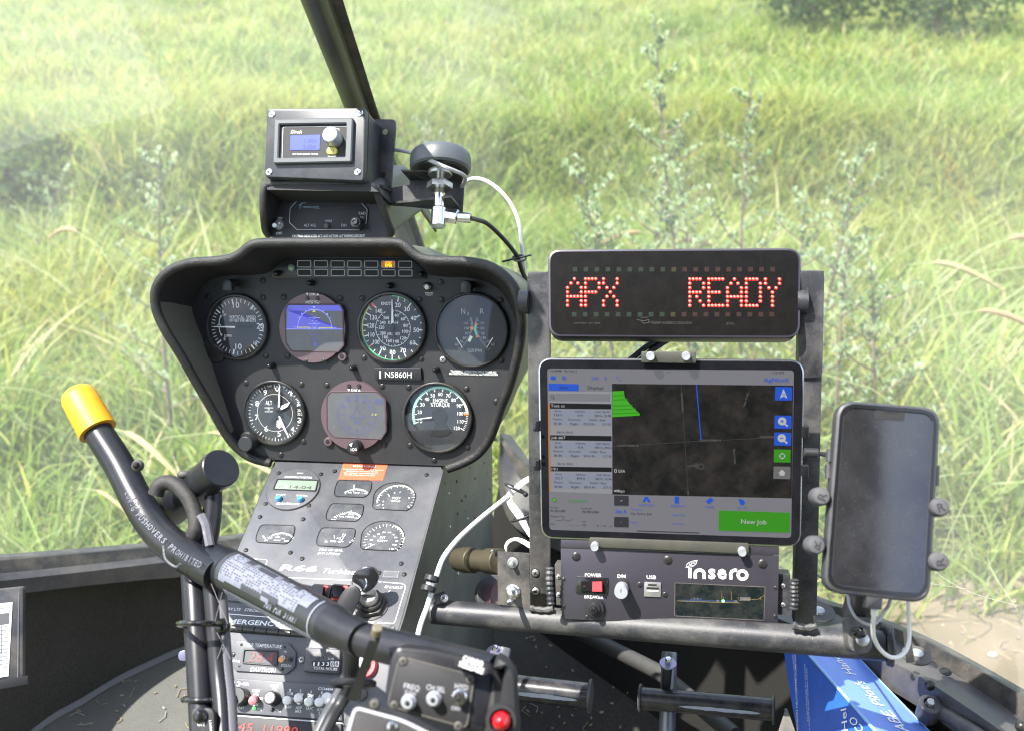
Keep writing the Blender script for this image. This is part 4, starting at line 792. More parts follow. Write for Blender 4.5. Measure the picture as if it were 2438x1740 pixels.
inn = [(150, 1110), (135, 1080), (175, 980), (195, 900), (215, 830), (225, 795), (260, 788), (400, 788), (700, 790), (880, 795), (960, 800), (1000, 830), (1030, 900), (1070, 1000), (1105, 1080), (1100, 1110)]
rc = catmull([POD.P(*POD.uv(T(x, y), h), h) for x, y, h in rim], 4); ic_ = catmull([POD.P(*POD.uv(T(x, y)), 0) for x, y in inn], 4)
mb = MB(); mb.tube(rc, .0042, 10); mb.build('hood_rim', m_hood, pod)
mb = MB(); mb.rings([ic_, [r + (f-r)*.08 for r, f in zip(rc, ic_)]], False, False, closed=False); mb.build('hood_lining', m_hoodin, pod)
# pod body running forward
bkp = [POD.P(POD.uv(T(x, y), h)[0]*1.0, POD.uv(T(x, y), h)[1], h) for x, y, h in rim]; bkp = catmull(bkp, 4)
b1 = [p + FWDH*.13 - UPW*.01 for p in bkp]; b2 = [p + FWDH*.20 - UPW*.06 for p in bkp]
mb = MB(); mb.rings([bkp, b1, b2], False, False, closed=False); mb.build('pod_body', mat('pod_grey', (.085, .088, .08), .5, dust=.2, ds=14, bump=.1, bs=900), pod)
mb = MB(); pi = tu(POD, (365, 832), (868, 835), (928, 905), (922, 1010), (860, 1072), (365, 1070), (302, 1010), (308, 895)); mb.prism(POD, pi, 0, .0025, .0005); unit = mb.build('altimeter_unit', m_blkmatt, pod)
mb = MB(); mb.use(0); mb.line(POD, inset(ccw(pi), .0006), TX(1.3), .0028, True); mb.use(0)
for t_, x, y, hh, ww in [('ALT AGL', 462, 1027, 6.5, 31), ('MODE', 612, 993, 5.5, 16), ('DH', 732, 1027, 6.5, 12), ('RAD', 878, 932, 6.5, 17), ('10', 876, 966, 6, 7)]: mb.text(POD, t_, T(x, y), hh, ww, .0028, bold=False)
mb.build('lettering', m_grey, unit)
mb = MB(); mb.text(POD, 'FREEFLIGHT', T(467, 882), 4, 40, .0028, shear=.25, bold=False); mb.text(POD, 'SYSTEMS', T(520, 893), 2, 15, .0028, bold=False); mb.line(POD, tu(POD, (372, 872), (392, 856), (425, 848), h=.0028), TX(1.2), .0028); mb.line(POD, tu(POD, (405, 848), (388, 868), (380, 897), h=.0028), TX(1.2), .0028); mb.build('emblem', mat('logo_blue', (.22, .38, .5), .5), unit)
kn = None
mb = MB(); qq = POD.uv(T(832, 1005), .012); mb.lathe(POD, qq, [(TX(13.5), .003), (TX(13.5), .014), (TX(12), .0155), (TX(8), .0155), (TX(7.5), .0175), (TX(3), .0175)], 36, r_of=lambda t: 1-.05*(int(t*36) % 2)); kn = mb.build('height_knob', m_blk, unit)
mb = MB(); mb.lathe(POD, qq, [(TX(7), .0175), (TX(7), .019), (TX(5), .0192), (TX(4.2), .0178)], 20); mb.build('knob_cap', m_box, kn)
mb = MB(); mb.lathe(POD, POD.uv(T(606, 1038)), [(TX(5.5), .002), (TX(5.5), .006), (TX(3), .0065)], 14); mb.build('mode_button', m_dusty, unit)
for x, y in ((307, 850), (936, 848), (295, 1057), (926, 1063)): mb = MB(); screw(mb, POD, POD.uv(T(x, y)), TX(5.4), .0002, False); mb.build('screw', [m_screw, m_recess], pf)
mb = MB(); c0 = POD.uv(T(220, 1025)); mb.lathe(POD, c0, [(TX(12.5), 0), (TX(12.5), .002), (TX(10.5), .0035), (TX(8), .0035), (TX(7), .0055), (TX(5), .006)], 20); mb.tube([POD.P(*c0, .004), POD.P(*POD.uv(T(178, 1028), .018), .018)], [.0016, .0026], 10); mb.build('toggle_switch', m_steel, pod)
mb = MB(); mb.text(POD, 'ON', T(223, 971), 6, 12, .0003); mb.text(POD, 'OFF', T(216, 1091), 6, 15, .0003); mb.text(POD, 'CAUTION: INDICATED ALT LAGS ACTUAL ALT DURING DESCENT', T(608, 1113), 6, 183, .0003, bold=.015); mb.build('lettering', m_white, pf)

# ---- power supply box
BOX = PAN.sub(T(505, 370), .05); BOX.n = camv(-.20, .16, -.96); BOX.u = (BOX.hit(*T(885, 370)) - BOX.hit(*T(108, 372))).normalized(); BOX.v = BOX.n.cross(BOX.u); BX = lambda k: k/BOX.s
bx = thing('power_supply_box', 'dark grey box with a blue display and silver knob on top of the altimeter pod', 'power supply', BOX)
q = rounded(tu(BOX, (118, 98), (905, 92), (886, 672), (98, 640)), .004, 5); mb = MB(); mb.prism(BOX, q, -.010, 0, .0012); lid = mb.build('lid', m_box, bx)
mb = MB(); mb.prism(BOX, inset(ccw(q), .0012), -.012, -.010); mb.build('lid_seam', m_recess, bx)
mb = MB(); mb.prism(BOX, q, -.048, -.0118, 0, .0); mb.build('case', m_box, bx)
for x, y in ((160, 144), (860, 136), (137, 604), (842, 603)): mb = MB(); screw(mb, BOX, BOX.uv(T(x, y)), BX(8), .0001, False, rise=.3); mb.build('screw', [m_steelb, m_recess], lid)
po = rounded(tu(BOX, (195, 198), (818, 185), (805, 538), (184, 550)), .002, 4); pi = rounded(tu(BOX, (235, 240), (765, 232), (755, 495), (226, 503)), .0008, 4)
mb = MB(); mb.frame(BOX, po, pi, 0, .006, .0012); mod = mb.build('module_frame', m_boxfr, lid)
mb = MB(); mb.flat(BOX, pi, .002); mb.build('module_face', m_blkmatt, mod)
mb = MB(); mb.line(BOX, rounded(tu(BOX, (248, 247), (755, 240), (748, 488), (240, 495), h=.002), .002, 4), BX(.9), .0023, True); mb.text(BOX, 'Drok', T(357, 283), 8.5, 29, .0023, shear=.2, bold=.015); mb.text(BOX, '35W BUCK BOOST POWER', T(424, 461), 4.2, 66, .0023, bold=False); mb.text(BOX, 'ON/OFF', T(638, 478), 4.5, 21, .0023, bold=False)
mb.line(BOX, tu(BOX, (655, 250), (685, 262), (697, 275), h=.002), BX(.8), .0023); mb.text(BOX, '+', T(692, 262), 5, 5, .0023, bold=False)
mb.build('lettering', m_white, mod)
q = rounded(tu(BOX, (308, 315), (545, 308), (540, 428), (304, 430), h=.002), .0012, 3); mb = MB(); mb.prism(BOX, q, .002, .0026); ds = mb.build('display', m_lcdblue, mod)
mb = MB(); mb.text(BOX, '1.00v', T(465, 353), 9.5, 32, .0029, bold=.01); mb.text(BOX, '2.00A', T(460, 400), 9.5, 36, .0029, bold=.01); mb.build('display_digits', m_lcdink, ds)
mb = MB(); c0 = BOX.uv(T(625, 308), .016); mb.lathe(BOX, c0, [(BX(19), .002), (BX(19), .012), (BX(17.5), .018), (BX(16), .0185)], 40, r_of=lambda t: 1-.035*(int(t*40) % 2)); mb.build('adjusting_knob', m_silver, mod)
mb = MB(); mb.prism(BOX, rounded(tu(BOX, (597, 410), (680, 408), (678, 464), (596, 466), h=.003), .0035, 6), .002, .0045, .001); bt = mb.build('power_button', m_ybtn, mod); mb = MB(); mb.arc(BOX, BOX.uv(T(637, 437), .0045), BX(4), BX(4.8), -240, 60, .0048, 20); mb.line(BOX, tu(BOX, (637, 424), (637, 438), h=.0045), BX(1), .0048); mb.build('power_symbol', m_screw, bt)
# bracket plate behind the box
BRK = BOX.sub(T(1050, 450), -.05); BRK.n = camv(-.35, .05, -.93); BRK.u = (RT - BRK.n*RT.dot(BRK.n)).normalized(); BRK.v = BRK.n.cross(BRK.u)
brk = thing('box_bracket', 'black drilled bracket plate joining the power supply box to the centre post', 'bracket', BRK)
mb = MB(); mb.prism(BRK, rounded(tu(BRK, (905, 180), (1138, 184), (1142, 240), (1105, 730), (920, 735)), [.0005, .004, .002, .004, .0005], 4), -.003, 0, .0005); bp = mb.build('plate', m_metalblk, brk)
for x, y, r in ((1062, 284, 7), (1048, 625, 6.5)): mb = MB(); mb.lathe(BRK, BRK.uv(T(x, y)), [(r/BRK.s, .0003), (r/BRK.s*.97, .0003), (r/BRK.s*.9, -.002)], 16); mb.build('bolt_hole', m_recess if y > 400 else mat('hole_light', (.3, .35, .2), .6), bp)
mb = MB(); mb.prism(BRK, tu(BRK, (640, 690), (1105, 735), (1100, 755), (640, 715)), -.02, .02); mb.build('foot_flange', m_metalblk, brk)
mb = MB(); mb.prism(BOX, [BOX.uv(T(*p), -.012) for p in ((108, 640), (890, 672), (1010, 760), (120, 745))], -.06, -.012); mb.build('base_block', m_blkmatt, bx)
# ---- antenna and its arm
ANT = PAN.sub(T(1500, 600), .0); ANT.n = camv(-.15, .1, -.98); ANT.u = (RT-ANT.n*RT.dot(ANT.n)).normalized(); ANT.v = ANT.n.cross(ANT.u); AX = lambda k: k/ANT.s
arm = thing('angle_bracket', 'black angled sheet metal arm reaching right from the altimeter pod', 'bracket', ANT)
au = lambda *q, h=0: [ANT.uv(T(*p), h) for p in q]
mb = MB(); mb.prism(ANT, au((1000, 745), (1255, 700), (1250, 650), (1690, 665), (1675, 920), (1100, 860)), -.004, -.002); mb.build('back_plate', m_metalblk, arm)
a_ = [ANT.P(*ANT.uv(T(x, y), 0), -.003) for x, y in ((1120, 852), (1650, 868))]; fwd = ANT.n*.045
mb = MB(); mb.rings([[a_[0], a_[0]+fwd*.2, a_[0]+fwd*.2-ANT.v*.0025, a_[0]-ANT.v*.0025], [a_[1], a_[1]+fwd, a_[1]+fwd-ANT.v*.0025, a_[1]-ANT.v*.0025]]); mb.build('lower_shelf', m_metalblk, arm)
a_ = [ANT.P(*ANT.uv(T(x, y), 0), -.003) for x, y in ((1250, 650), (1690, 662))]
mb = MB(); mb.rings([[a_[0], a_[0]+fwd*.8, a_[0]+fwd*.8-ANT.v*.002, a_[0]-ANT.v*.002], [a_[1], a_[1]+fwd*.8, a_[1]+fwd*.8-ANT.v*.002, a_[1]-ANT.v*.002]]); mb.build('upper_shelf', m_metalblk, arm)
axu = camv(.02, .975, .22)
PKF = Fr.__new__(Fr); PKF.O = W(*T(1500, 590), ANT.depth(T(1500, 590))-.03); PKF.n = axu; PKF.u = (RT-axu*RT.dot(axu)).normalized(); PKF.v = PKF.n.cross(PKF.u); PKF.s = FPX/(PKF.O-CAM).dot(FW)
puck = thing('antenna_puck', 'round dark grey satellite antenna on the arm beside the power supply box', 'antenna', PKF); r_ = 73/PKF.s
mb = MB(); mb.lathe(PKF, (0, 0), [(r_*.74, .001), (r_*.92, -.001), (r_*.985, .001), (r_, .004), (r_, .013), (r_*.97, .0175), (r_*.9, .0205), (r_*.5, .0225), (r_*.1, .023)], 56); mb.build('dome', m_puck, puck)
mb = MB(); mb.lathe(PKF, (0, 0), [(r_*.2, -.0005), (r_*.72, -.0005), (r_*.74, .0012)], 40); mb.build('underside', m_blk, puck)
mb = MB(); mb.lathe(PKF, (0, 0), [(r_*.38, -.006), (r_*.4, -.005), (r_*.4, -.0008), (r_*.3, -.0004)], 32); mb.build('washer', m_steel, puck)
mb = MB(); mb.prism(PKF, circ((0, 0), r_*.42, 6), -.0215, -.0145, .0008); mb.build('hex_nut', m_steel, puck)
mb = MB(); mb.lathe(PKF, (0, 0), [(r_*.2, -.066), (r_*.24, -.065), (r_*.24, -.045), (r_*.17, -.043), (r_*.16, -.03), (r_*.2, -.028), (r_*.14, -.022), (r_*.14, -.004)], 28); mb.build('threaded_connector', m_steelb, puck)
# elbow connector below the shelf
cn = thing('cable_elbow', 'bright square elbow connector under the antenna arm', 'connector', PKF)
CF = ANT.sub(T(1480, 945), .03); mb = MB(); cf = lambda *q: [CF.uv(T(*p)) for p in q]
mb.prism(CF, rounded(cf((1442, 898), (1525, 905), (1530, 985), (1445, 975)), .001, 2), -.010, .008, .001); mb.build('elbow_body', m_steel, cn)
def hp_(x, y, h=0): return CF.P(*CF.uv(T(x, y), h), h)
mb = MB(); mb.cyl(hp_(1530, 945), hp_(1640, 962), .0085, n=8, bev=.001); mb.cyl(hp_(1640, 962), hp_(1745, 968), .0058, n=20, bev=.0006); mb.build('ferrule', m_steelb, cn)
# cables
def cable(name, label, P, r, m, group=None, cat='cable', n=8, seg=8):
    pp = catmull(P, seg); mb = MB(); mb.tube(pp, r, n); return solo(mb, name, m, P[0], label, cat, group)
dA = ANT.depth(T(1500, 600))
cable('black_antenna_cable', 'black coaxial cable curving down from the elbow connector', [hp_(1735, 968)] + [W(*T(x, y), dA-.02+i*.012) for i, (x, y) in enumerate(((1800, 985), (1870, 1012), (1960, 1090), (2060, 1200), (2120, 1290), (2155, 1400)))] + [W(1262, 680, dA+.07)], .0026, m_blk_c)
cable('grey_power_cable', 'pale grey cable from the side of the power supply box to the antenna arm', [W(*T(x, y), d) for x, y, d in ((880, 422, 1.20), (985, 424, 1.17), (1130, 424, 1.14), (1300, 460, 1.10), (1500, 548, 1.06), (1620, 596, 1.06), (1690, 632, 1.07), (1698, 670, 1.08), (1672, 720, 1.10))], .0023, m_grey_c)
cable('white_looped_cable', 'white cable arching right from behind the antenna and down past the sign', [W(*T(x, y), d) for x, y, d in ((1640, 760, 1.22), (1680, 715, 1.2), (1725, 668, 1.19), (1790, 655, 1.18), (1880, 682, 1.17), (1990, 765, 1.16), (2080, 890, 1.16), (2130, 1030, 1.16), (2150, 1200, 1.17), (2170, 1380, 1.18))] + [W(1255, 690, 1.2), W(1262, 760, 1.22)], .0024, m_white_c)
mb = MB(); c0 = W(*T(2130, 1290), 1.155); mb.tube([c0+RT*.006*math.cos(t)*1.3+UP*.004*math.sin(t)+FW*.006*math.sin(t) for t in [2*PI*i/14 for i in range(14)]], .0013, 6, True); mb.cyl(c0-RT*.02-UP*.004, c0+RT*.014+UP*.004, .0012); solo(mb, 'cable_tie', m_blk, c0, 'black cable tie binding the black and white cables', 'cable tie')
# bellows seal on the box side
mb = MB(); c0 = W(*T(980, 424), 1.165); mb.ball(c0, .008, 12, (.5, .8, 1.6)); solo(mb, 'sealant_blob', m_blk, c0, 'dark sealant around the grey cable where it leaves the box', 'sealant')
# ================================================================ STAND, SIGN, TABLET, CONTROL BOX
STD = Fr((1600, 1080), .985, (-.17, -.10, -.98), (1900, 1092)); SDX = lambda k: k/STD.s
stand = thing('display_stand', 'black welded stand of two posts on a thick cross tube carrying the displays', 'display stand', STD)
sv = lambda *q, h=0: [STD.uv(p, h) for p in q]
def box_post(q, name, dback, h=0, m=m_metalblk, r=0, label=None, ch=.0008):
    mb = MB(); p = sv(*q, h=h); p = rounded(p, r, 4) if r else p; mb.prism(STD, p, h-dback, h, ch); return mb.build(name, m, stand, label)
box_post([(1257, 648), (1275, 648), (1303, 648), (1303, 1452), (1262, 1446)], 'post', .028, -.02, r=[.0004, .0, .0, .0004, .0004] if False else 0)
mb = MB(); q = rounded([STD.uv((x, y), -.019) for x, y in ((1256, 648), (1310, 648), (1310, 1440), (1262, 1446))], .006, 5); mb.prism(STD, q, -.0195, -.017, .0006); mb.build('post_flange', m_metalblk, stand)
box_post([(1905, 645), (1962, 645), (1944, 1492), (1892, 1490)], 'post', .028, -.02)
mb = MB(); q = rounded([STD.uv((x, y), -.017) for x, y in ((1902, 645), (1963, 645), (1958, 900), (1902, 900))], .006, 5); mb.prism(STD, q, -.0195, -.017, .0006); mb.build('post_flange', m_metalblk, stand)
# cross tube: photo (1030,1453) -> (2110,1535)
TUB = []
for x, y, d in ((1030, 1455, 1.03), (1300, 1476, .985), (1600, 1500, .95), (1900, 1522, .925), (2110, 1537, .905)): TUB.append(W(x, y, d))
a_, b_ = TUB[0], TUB[-1]
mb = MB(); mb.cyl(a_, b_, .0125, .0137, 32, bev=.0008); tube = mb.build('cross_tube', m_metalblk, stand)
# end: weld bead + gusset
def weld(P, r=.0028, parent=None, n=14):
    mb = MB(); pp = catmull(P, max(2, n//max(1, len(P)-1))); q = []
    mb.tube([p for p in pp for _ in (0,)], [r*(1 + .16*math.sin(i*1.6)) for i in range(len(pp))], 8); mb.build('weld_bead', m_metalblk, parent or stand)
dT = lambda x: 1.03 + (x-1030)/(2110-1030)*(.905-1.03)
weld([W(x, y, dT(x)-.014) for x, y in ((1262, 1446), (1280, 1450), (1300, 1451), (1318, 1447))], .003)
weld([W(x, y, dT(x)-.016) for x, y in ((1888, 1488), (1905, 1492), (1925, 1494), (1945, 1490))], .0035)
weld([W(x, y, .962) for x, y in ((1309, 1350), (1308, 1380), (1310, 1410), (1312, 1438))], .0036, n=30)
weld([W(x, y, .90) for x, y in ((1891, 1378), (1890, 1400), (1891, 1425), (1889, 1450))], .0036, n=30)
e0 = TUB[-1]; dr = (b_-a_).normalized(); mb = MB(); mb.cyl(e0+dr*.000, e0+dr*.006, .0175, .0185, 28, bev=.001)
weld([e0 + (UP*math.cos(t)+FW*math.sin(t))*.0165 for t in [PI*(-.6+1.2*i/10) for i in range(11)]], .003, n=40); mb.build('end_flange', m_metalblk, stand)
# foot at the right end
mb = MB(); f0 = e0+dr*.004; mb.rings([[W(2150, 1500, .90), W(2165, 1500, .93), W(2172, 1560, .93), W(2155, 1560, .90)], [W(2158, 1572, .92), W(2178, 1572, .95), W(2178, 1576, .95), W(2158, 1577, .92)]]); mb.build('end_foot', m_metalblk, stand)
mb = MB(); cF = Fr.__new__(Fr); cF.O = W(*Z(1270, 700), .99); cF.n = V((0, 0, 1)); cF.u = V((1, 0, 0)); cF.v = V((0, 1, 0)); cF.s = 2400
mb.lathe(cF, (0, 0), [(.014, -.002), (.014, 0), (.013, .0008)], 28); mb.use(1); mb.lathe(cF, (0, 0), [(.006, .001), (.006, .003), (.003, .004)], 16); mb.build('end_bolt', [m_dusty, m_steel], stand)
# left switch plate on the stand
SWP = Fr((1222, 1378), 1.0, (-.17, .0, -.98), (1260, 1380)); 
plate = MB(); q = [SWP.uv(O(*p)) for p in ((585, 1020), (893, 1040), (905, 1575), (590, 1535))]; plate.prism(SWP, q, -.002, 0, .0004)
swp = thing('switch_plate', 'small dusty black plate with a chrome toggle and a stud left of the stand', 'switch plate', SWP); plate.build('plate', mat('plate_dusty', (.03, .03, .03), .5, dust=.75, ds=14, dc=(.20, .18, .15)), swp)
k = 1/SWP.s
mb = MB(); c0 = SWP.uv(O(735, 1130)); mb.lathe(SWP, c0, [(13*k, 0), (13*k, .001), (10*k, .002), (6*k, .002), (5*k, .009), (3*k, .0095)], 18); mb.build('threaded_stud', m_dusty if False else m_steel, swp)
mb = MB(); c0 = SWP.uv(O(738, 1410)); mb.lathe(SWP, c0, [(18*k, 0), (18*k, .0015), (14*k, .003), (13*k, .006), (9*k, .007), (8*k, .011), (5*k, .0115)], 24); ba = SWP.P(*c0, .009); bb = SWP.P(*SWP.uv(O(706, 1525), .034), .034); mb.tube([ba, ba+(bb-ba)*.6, ba+(bb-ba)*.92, bb], [.0017, .0028, .0033, .0018], 14); mb.build('toggle_lever', m_steelb, swp)
for x, y in ((952, 1232), (955, 1408)): mb = MB(); screw(mb, STD, STD.uv(O(x, y), -.016), SDX(9.5), -.0168, True, rise=.5); mb.build('screw', [m_steel, m_recess], stand, 'bright screw through the post')

# ---- LED sign
SG = Fr((1612, 703), .975, (-.12, .13, -.985), (1912, 704)); fv = lambda *q, h=0: [SG.uv(F(*p), h) for p in q]; SGX = lambda k: k/SG.s
sign = thing('led_sign', 'black dot matrix sign showing APX READY in red lights', 'sign', SG)
q = rounded(fv((197, 75), (2052, 64), (2045, 722), (203, 712)), .0135, 8)
mb = MB(); mb.prism(SG, q, -.030, 0, .0012); body = mb.build('housing', m_anod, sign)
qi = inset(ccw(q), .0024); mb = MB(); mb.flat(SG, qi, .0006); mb.build('face', m_ledface, sign)
AL = {'A': ['..#..', '.#.#.', '#...#', '#...#', '#####', '#...#', '#...#'], 'P': ['####.', '#...#', '#...#', '####.', '#....', '#....', '#....'], 'X': ['#...#', '#...#', '.#.#.', '..#..', '.#.#.', '#...#', '#...#'], 'R': ['####.', '#...#', '#...#', '####.', '#.#..', '#..#.', '#...#'],
      'E': ['#####', '#....', '#....', '####.', '#....', '#....', '#####'], 'D': ['####.', '#...#', '#...#', '#...#', '#...#', '#...#', '####.'], 'Y': ['#...#', '#...#', '.#.#.', '..#..', '..#..', '..#..', '..#..']}
for ch, x0, x1 in [('A', 342, 443), ('P', 474, 574), ('X', 608, 707), ('R', 1238, 1339), ('E', 1377, 1479), ('A', 1514, 1616), ('D', 1652, 1755), ('Y', 1792, 1895)]:
    mb = MB(); rows = AL[ch]
    if ch == 'X': x0, x1 = 606, 706
    for r in range(7):
        for c_ in range(5):
            if rows[r][c_] == '#':
                x = x0+(x1-x0)*c_/4; y = 291+(485-291)*r/6 + (x-1100)*.0015; cc = SG.uv(F(x, y), .001)
                mb.use(0); mb.lathe(SG, cc, [(SGX(3.9), .0007), (SGX(3.6), .0011), (SGX(2.5), .0014)], 10); mb.use(1); mb.lathe(SG, cc, [(SGX(1.7), .0014), (SGX(1.0), .0017)], 8)
    mb.build('lit_letter', [m_led, m_ledcore], sign)
for r, y in ((0, 222), (1, 551)):
    for k in range(19):
        x = 397+k*80.4-(6 if r else 0); m_ = m_lg if k < 9 else (m_ly if k == 9 else m_lr); mb = MB(); cc = SG.uv(F(x, y), .0007); s_ = SGX(5.6); mb.box(SG, cc[0]-s_, cc[0]+s_, cc[1]-s_, cc[1]+s_, .0006, .0010); mb.build('unlit_lamp', m_, sign)
mb = MB(); mb.text(SG, 'TEAM INSERO DESIGN', F(1100, 612), 6, 96, .0009, bold=False); mb.line(SG, fv((850, 590), (900, 600), (935, 590), (940, 612), (900, 618), (885, 605)), SGX(1.4), .0009); mb.line(SG, fv((880, 575), (935, 572)), SGX(1.2), .0009); mb.text(SG, 'COPYRIGHT 2017-2018', F(482, 614), 3.5, 64, .0009, bold=False); mb.text(SG, '8320', F(1535, 618), 5, 18, .0009, bold=False); mb.build('faint_lettering', m_faint, sign)
for k in range(12): pass
# pivots on the sides
for x, s_ in ((1250, -1), (1912, 1)):
    mb = MB(); c0 = STD.P(*STD.uv((x-(0), 720), -.018), -.018); mb.cyl(c0-STD.u*.006, c0+STD.u*.004, .012, n=20); mb.build('side_pivot', m_metalblk, sign)
dS = .99
for i in (0, 1): cable('sign_cable', ['black cable running from under the sign behind the tablet, farther left', 'black cable running from under the sign behind the tablet, farther right'][i], [W(*F(x+i*75, y), dS+.03) for x, y in ((1010, 730), (960, 760), (900, 800), (840, 850), (790, 890), (740, 930))], .0032, m_blk_c)

# ---- tablet
TB = Fr((1600, 1075), .945, (-.165, -.10, -.975), (1900, 1084)); TB.u = (TB.hit(*G(2130, 800)) - TB.hit(*G(50, 760))).normalized(); TB.v = TB.n.cross(TB.u); gv = lambda *q, h=0: [TB.uv(G(*p), h) for p in q]; TX_ = lambda k: k/TB.s
tab = thing('tablet', 'tablet computer showing a dark map and a list of jobs', 'tablet', TB)
q = rounded(gv((38, 42), (2182, 60), (2152, 1560), (62, 1488)), .0135, 10)
mb = MB(); mb.prism(TB, q, -.007, 0, .0005); mb.build('body', m_ipadrim, tab)
mb = MB(); mb.flat(TB, inset(ccw(q), .0013), .0003); glass = mb.build('front_glass', m_ipad, tab)
# screen as a straight-lined image: map photo crop pixels onto the plane
sq = rounded(gv((112, 125), (2098, 140), (2075, 1486), (130, 1420)), .0035, 6)
h0 = .0006; mb = MB(); mb.flat(TB, sq, h0); scr = mb.build('screen', u_bg, tab)
def ui(m, items, name, parent=None, h=.0008, label=None):
    mb = MB()
    for it in items:
        if it[0] == 'q': mb.flat(TB, gv(*it[1], h=h), h + (it[2] if len(it) > 2 else 0))
        elif it[0] == 'r': mb.flat(TB, rounded(gv(*it[1], h=h), TX_(it[2]), 4), h)
        elif it[0] == 't': mb.text(TB, it[1], G(it[2], it[3]), it[4], it[5], h+.0002, bold=it[6] if len(it) > 6 else .004, ang=it[7] if len(it) > 7 else 0)
        elif it[0] == 'l': mb.line(TB, gv(*it[1], h=h), TX_(it[2]), h+.0001)
        elif it[0] == 'c': mb.arc(TB, TB.uv(G(it[1], it[2]), h), TX_(it[3]), TX_(it[4]), 0, 360, h+(it[5] if len(it) > 5 else .0002), 20)
    return mb.build(name, m, parent or scr, label)
mp = ui(u_map, [('q', [(633, 247), (2092, 262), (2080, 1168), (637, 1137)])], 'map', h=.00075)
random.seed(3); pat = []
for k in range(24):
    x, y = random.uniform(660, 1900), random.uniform(270, 1080); w_, h_ = random.uniform(40, 220), random.uniform(25, 130)
    x2, y2 = min(x+w_, 2060), min(y+h_, 1130); pat.append([(x, y), (x2, y+6), (x2-4, y2+4), (x+3, y2)])
ui(u_road, [('l', [(1188, 256), (1220, 715), (1248, 1145)], 1.3), ('l', [(637, 753), (1220, 715), (1940, 680), (2085, 662)], 1.2), ('l', [(1240, 912), (1290, 905), (1320, 925)], 4), ('c', 1310, 900, 0, 5), ('c', 1350, 912, 5, 8)], 'roads', mp, .00112)
ui(mat('ui_track', (.004, .004, .004), .3), [('l', [(1340, 740), (1240, 850), (1100, 960), (985, 1000), (920, 1040), (935, 1090), (950, 1130)], 1)], 'creek_line', mp, .00112)
ui(u_blue, [('l', [(1313, 256), (1350, 700)], 2.4)], 'guidance_line', mp, .0013)
ui(u_grn2, [('q', [(636, 308), (728, 304), (735, 355), (790, 425), (858, 490), (855, 502), (636, 515)])], 'sprayed_area', mp, .0012)
ui(u_grn, [('l', [(640, y), (735+max(0, y-350)*.85, y-6)], 2.2) for y in (345, 378, 425, 455, 485)], 'spray_passes', mp, .00135)
ui(u_btn2, [('t', 'COUNTY ROAD 10', 760, 744, 4.6, 50), ('t', 'COUNTY ROAD 10', 1423, 702, 4.6, 50, .004, 1.5), ('t', 'COUNTY RO', 1880, 675, 4.6, 34), ('t', 'COUNTY ROAD 5', 1199, 400, 4.6, 46, .004, -87), ('t', 'Otoe Creek', 1710, 375, 5, 36, 0, 75), ('t', 'Otoe Creek', 1622, 830, 5, 36, 0, -85), ('t', 'COU', 1245, 1122, 4.4, 11, 0, -85)], 'road_names', mp, .0014)
ui(u_wht, [('t', '0', 662, 947, 9.5, 6.5), ('t', 'GPA', 710, 950, 7.5, 17, 0), ('t', 'Maps', 702, 1108, 6.5, 19), ('c', 658, 1108, 0, 2.2)], 'map_lettering', mp, .0014)
side_ = ui(u_side, [('q', [(122, 310), (632, 312), (635, 1133), (132, 1115)])], 'job_list', h=.00075)
ui(u_bg, [('r', [(125, 325), (618, 330), (618, 390), (127, 386)], 2)], 'search_field', side_, .0009)
rows = []
for y in (455, 521, 710, 776, 965, 1028): rows.append(('q', [(134, y), (628, y+6), (628, y+62), (136, y+56)]))
ui(u_row, rows, 'row_bands', side_, .00095)
ui(u_blk, [('q', [(132, 402), (626, 410), (627, 452), (133, 447)]), ('q', [(135, 660), (628, 667), (629, 708), (136, 700)]), ('q', [(138, 912), (630, 920), (630, 956), (139, 950)])], 'job_headers', side_, .00105)
ui(u_org, [('q', [(118, 402), (130, 402), (138, 1117), (127, 1115)])], 'orange_bar', side_, .00105)
ui(u_wht, [('t', 'Test cc', 197, 424, 6.5, 34), ('t', 'Job #67', 200, 680, 6.5, 34), ('t', '191', 170, 933, 6.5, 14)], 'header_lettering', side_, .0012)
tx = []
for i, (y, a_, b_, c_, wd) in enumerate(((0, '124.5', '0.0', '08/15, 10:40', '75.0 Ft'), (257, '0.0', '0.0', '08/15, 09:51', '50.0 Ft'), (508, '223.7', '899.0', '08/12, 12:46', '50.0 Ft'))):
    dx = i*3
    tx += [('t', 'Acres', 195+dx, 464+y, 4.6, 16, 0), ('t', 'Gallons', 374+dx, 468+y, 4.6, 23, 0), ('t', 'Last Spray', 558+dx, 470+y, 4.6, 33, 0), ('t', a_, 198+dx, 497+y, 5, 18), ('t', b_, 376+dx, 500+y, 5, 12 if len(b_) < 4 else 19), ('t', c_, 558+dx, 503+y, 5, 39),
           ('t', 'Pattern', 196+dx, 531+y, 4.4, 22, 0), ('t', 'Direction', 330+dx, 534+y, 4.4, 29, 0), ('t', 'Width / Rate', 514+dx, 537+y, 4.8, 39, 0), ('t', 'BK-BK', 197+dx, 566+y, 5, 19), ('t', 'Right', 331+dx, 568+y, 5, 19), ('t', wd, 447+dx, 570+y, 5, 27), ('t', '3.7 G', 590+dx, 572+y, 5, 19)]
tx += [('t', '08/15, 09:52', 252, 637, 5, 38), ('t', '08/15, 09:51', 255, 891, 5, 38)]
tx += [('c', 152, 352, 3, 4), ('l', [(160, 361), (170, 371)], 1.4)]
ui(u_dk, tx, 'list_lettering', side_, .0012)
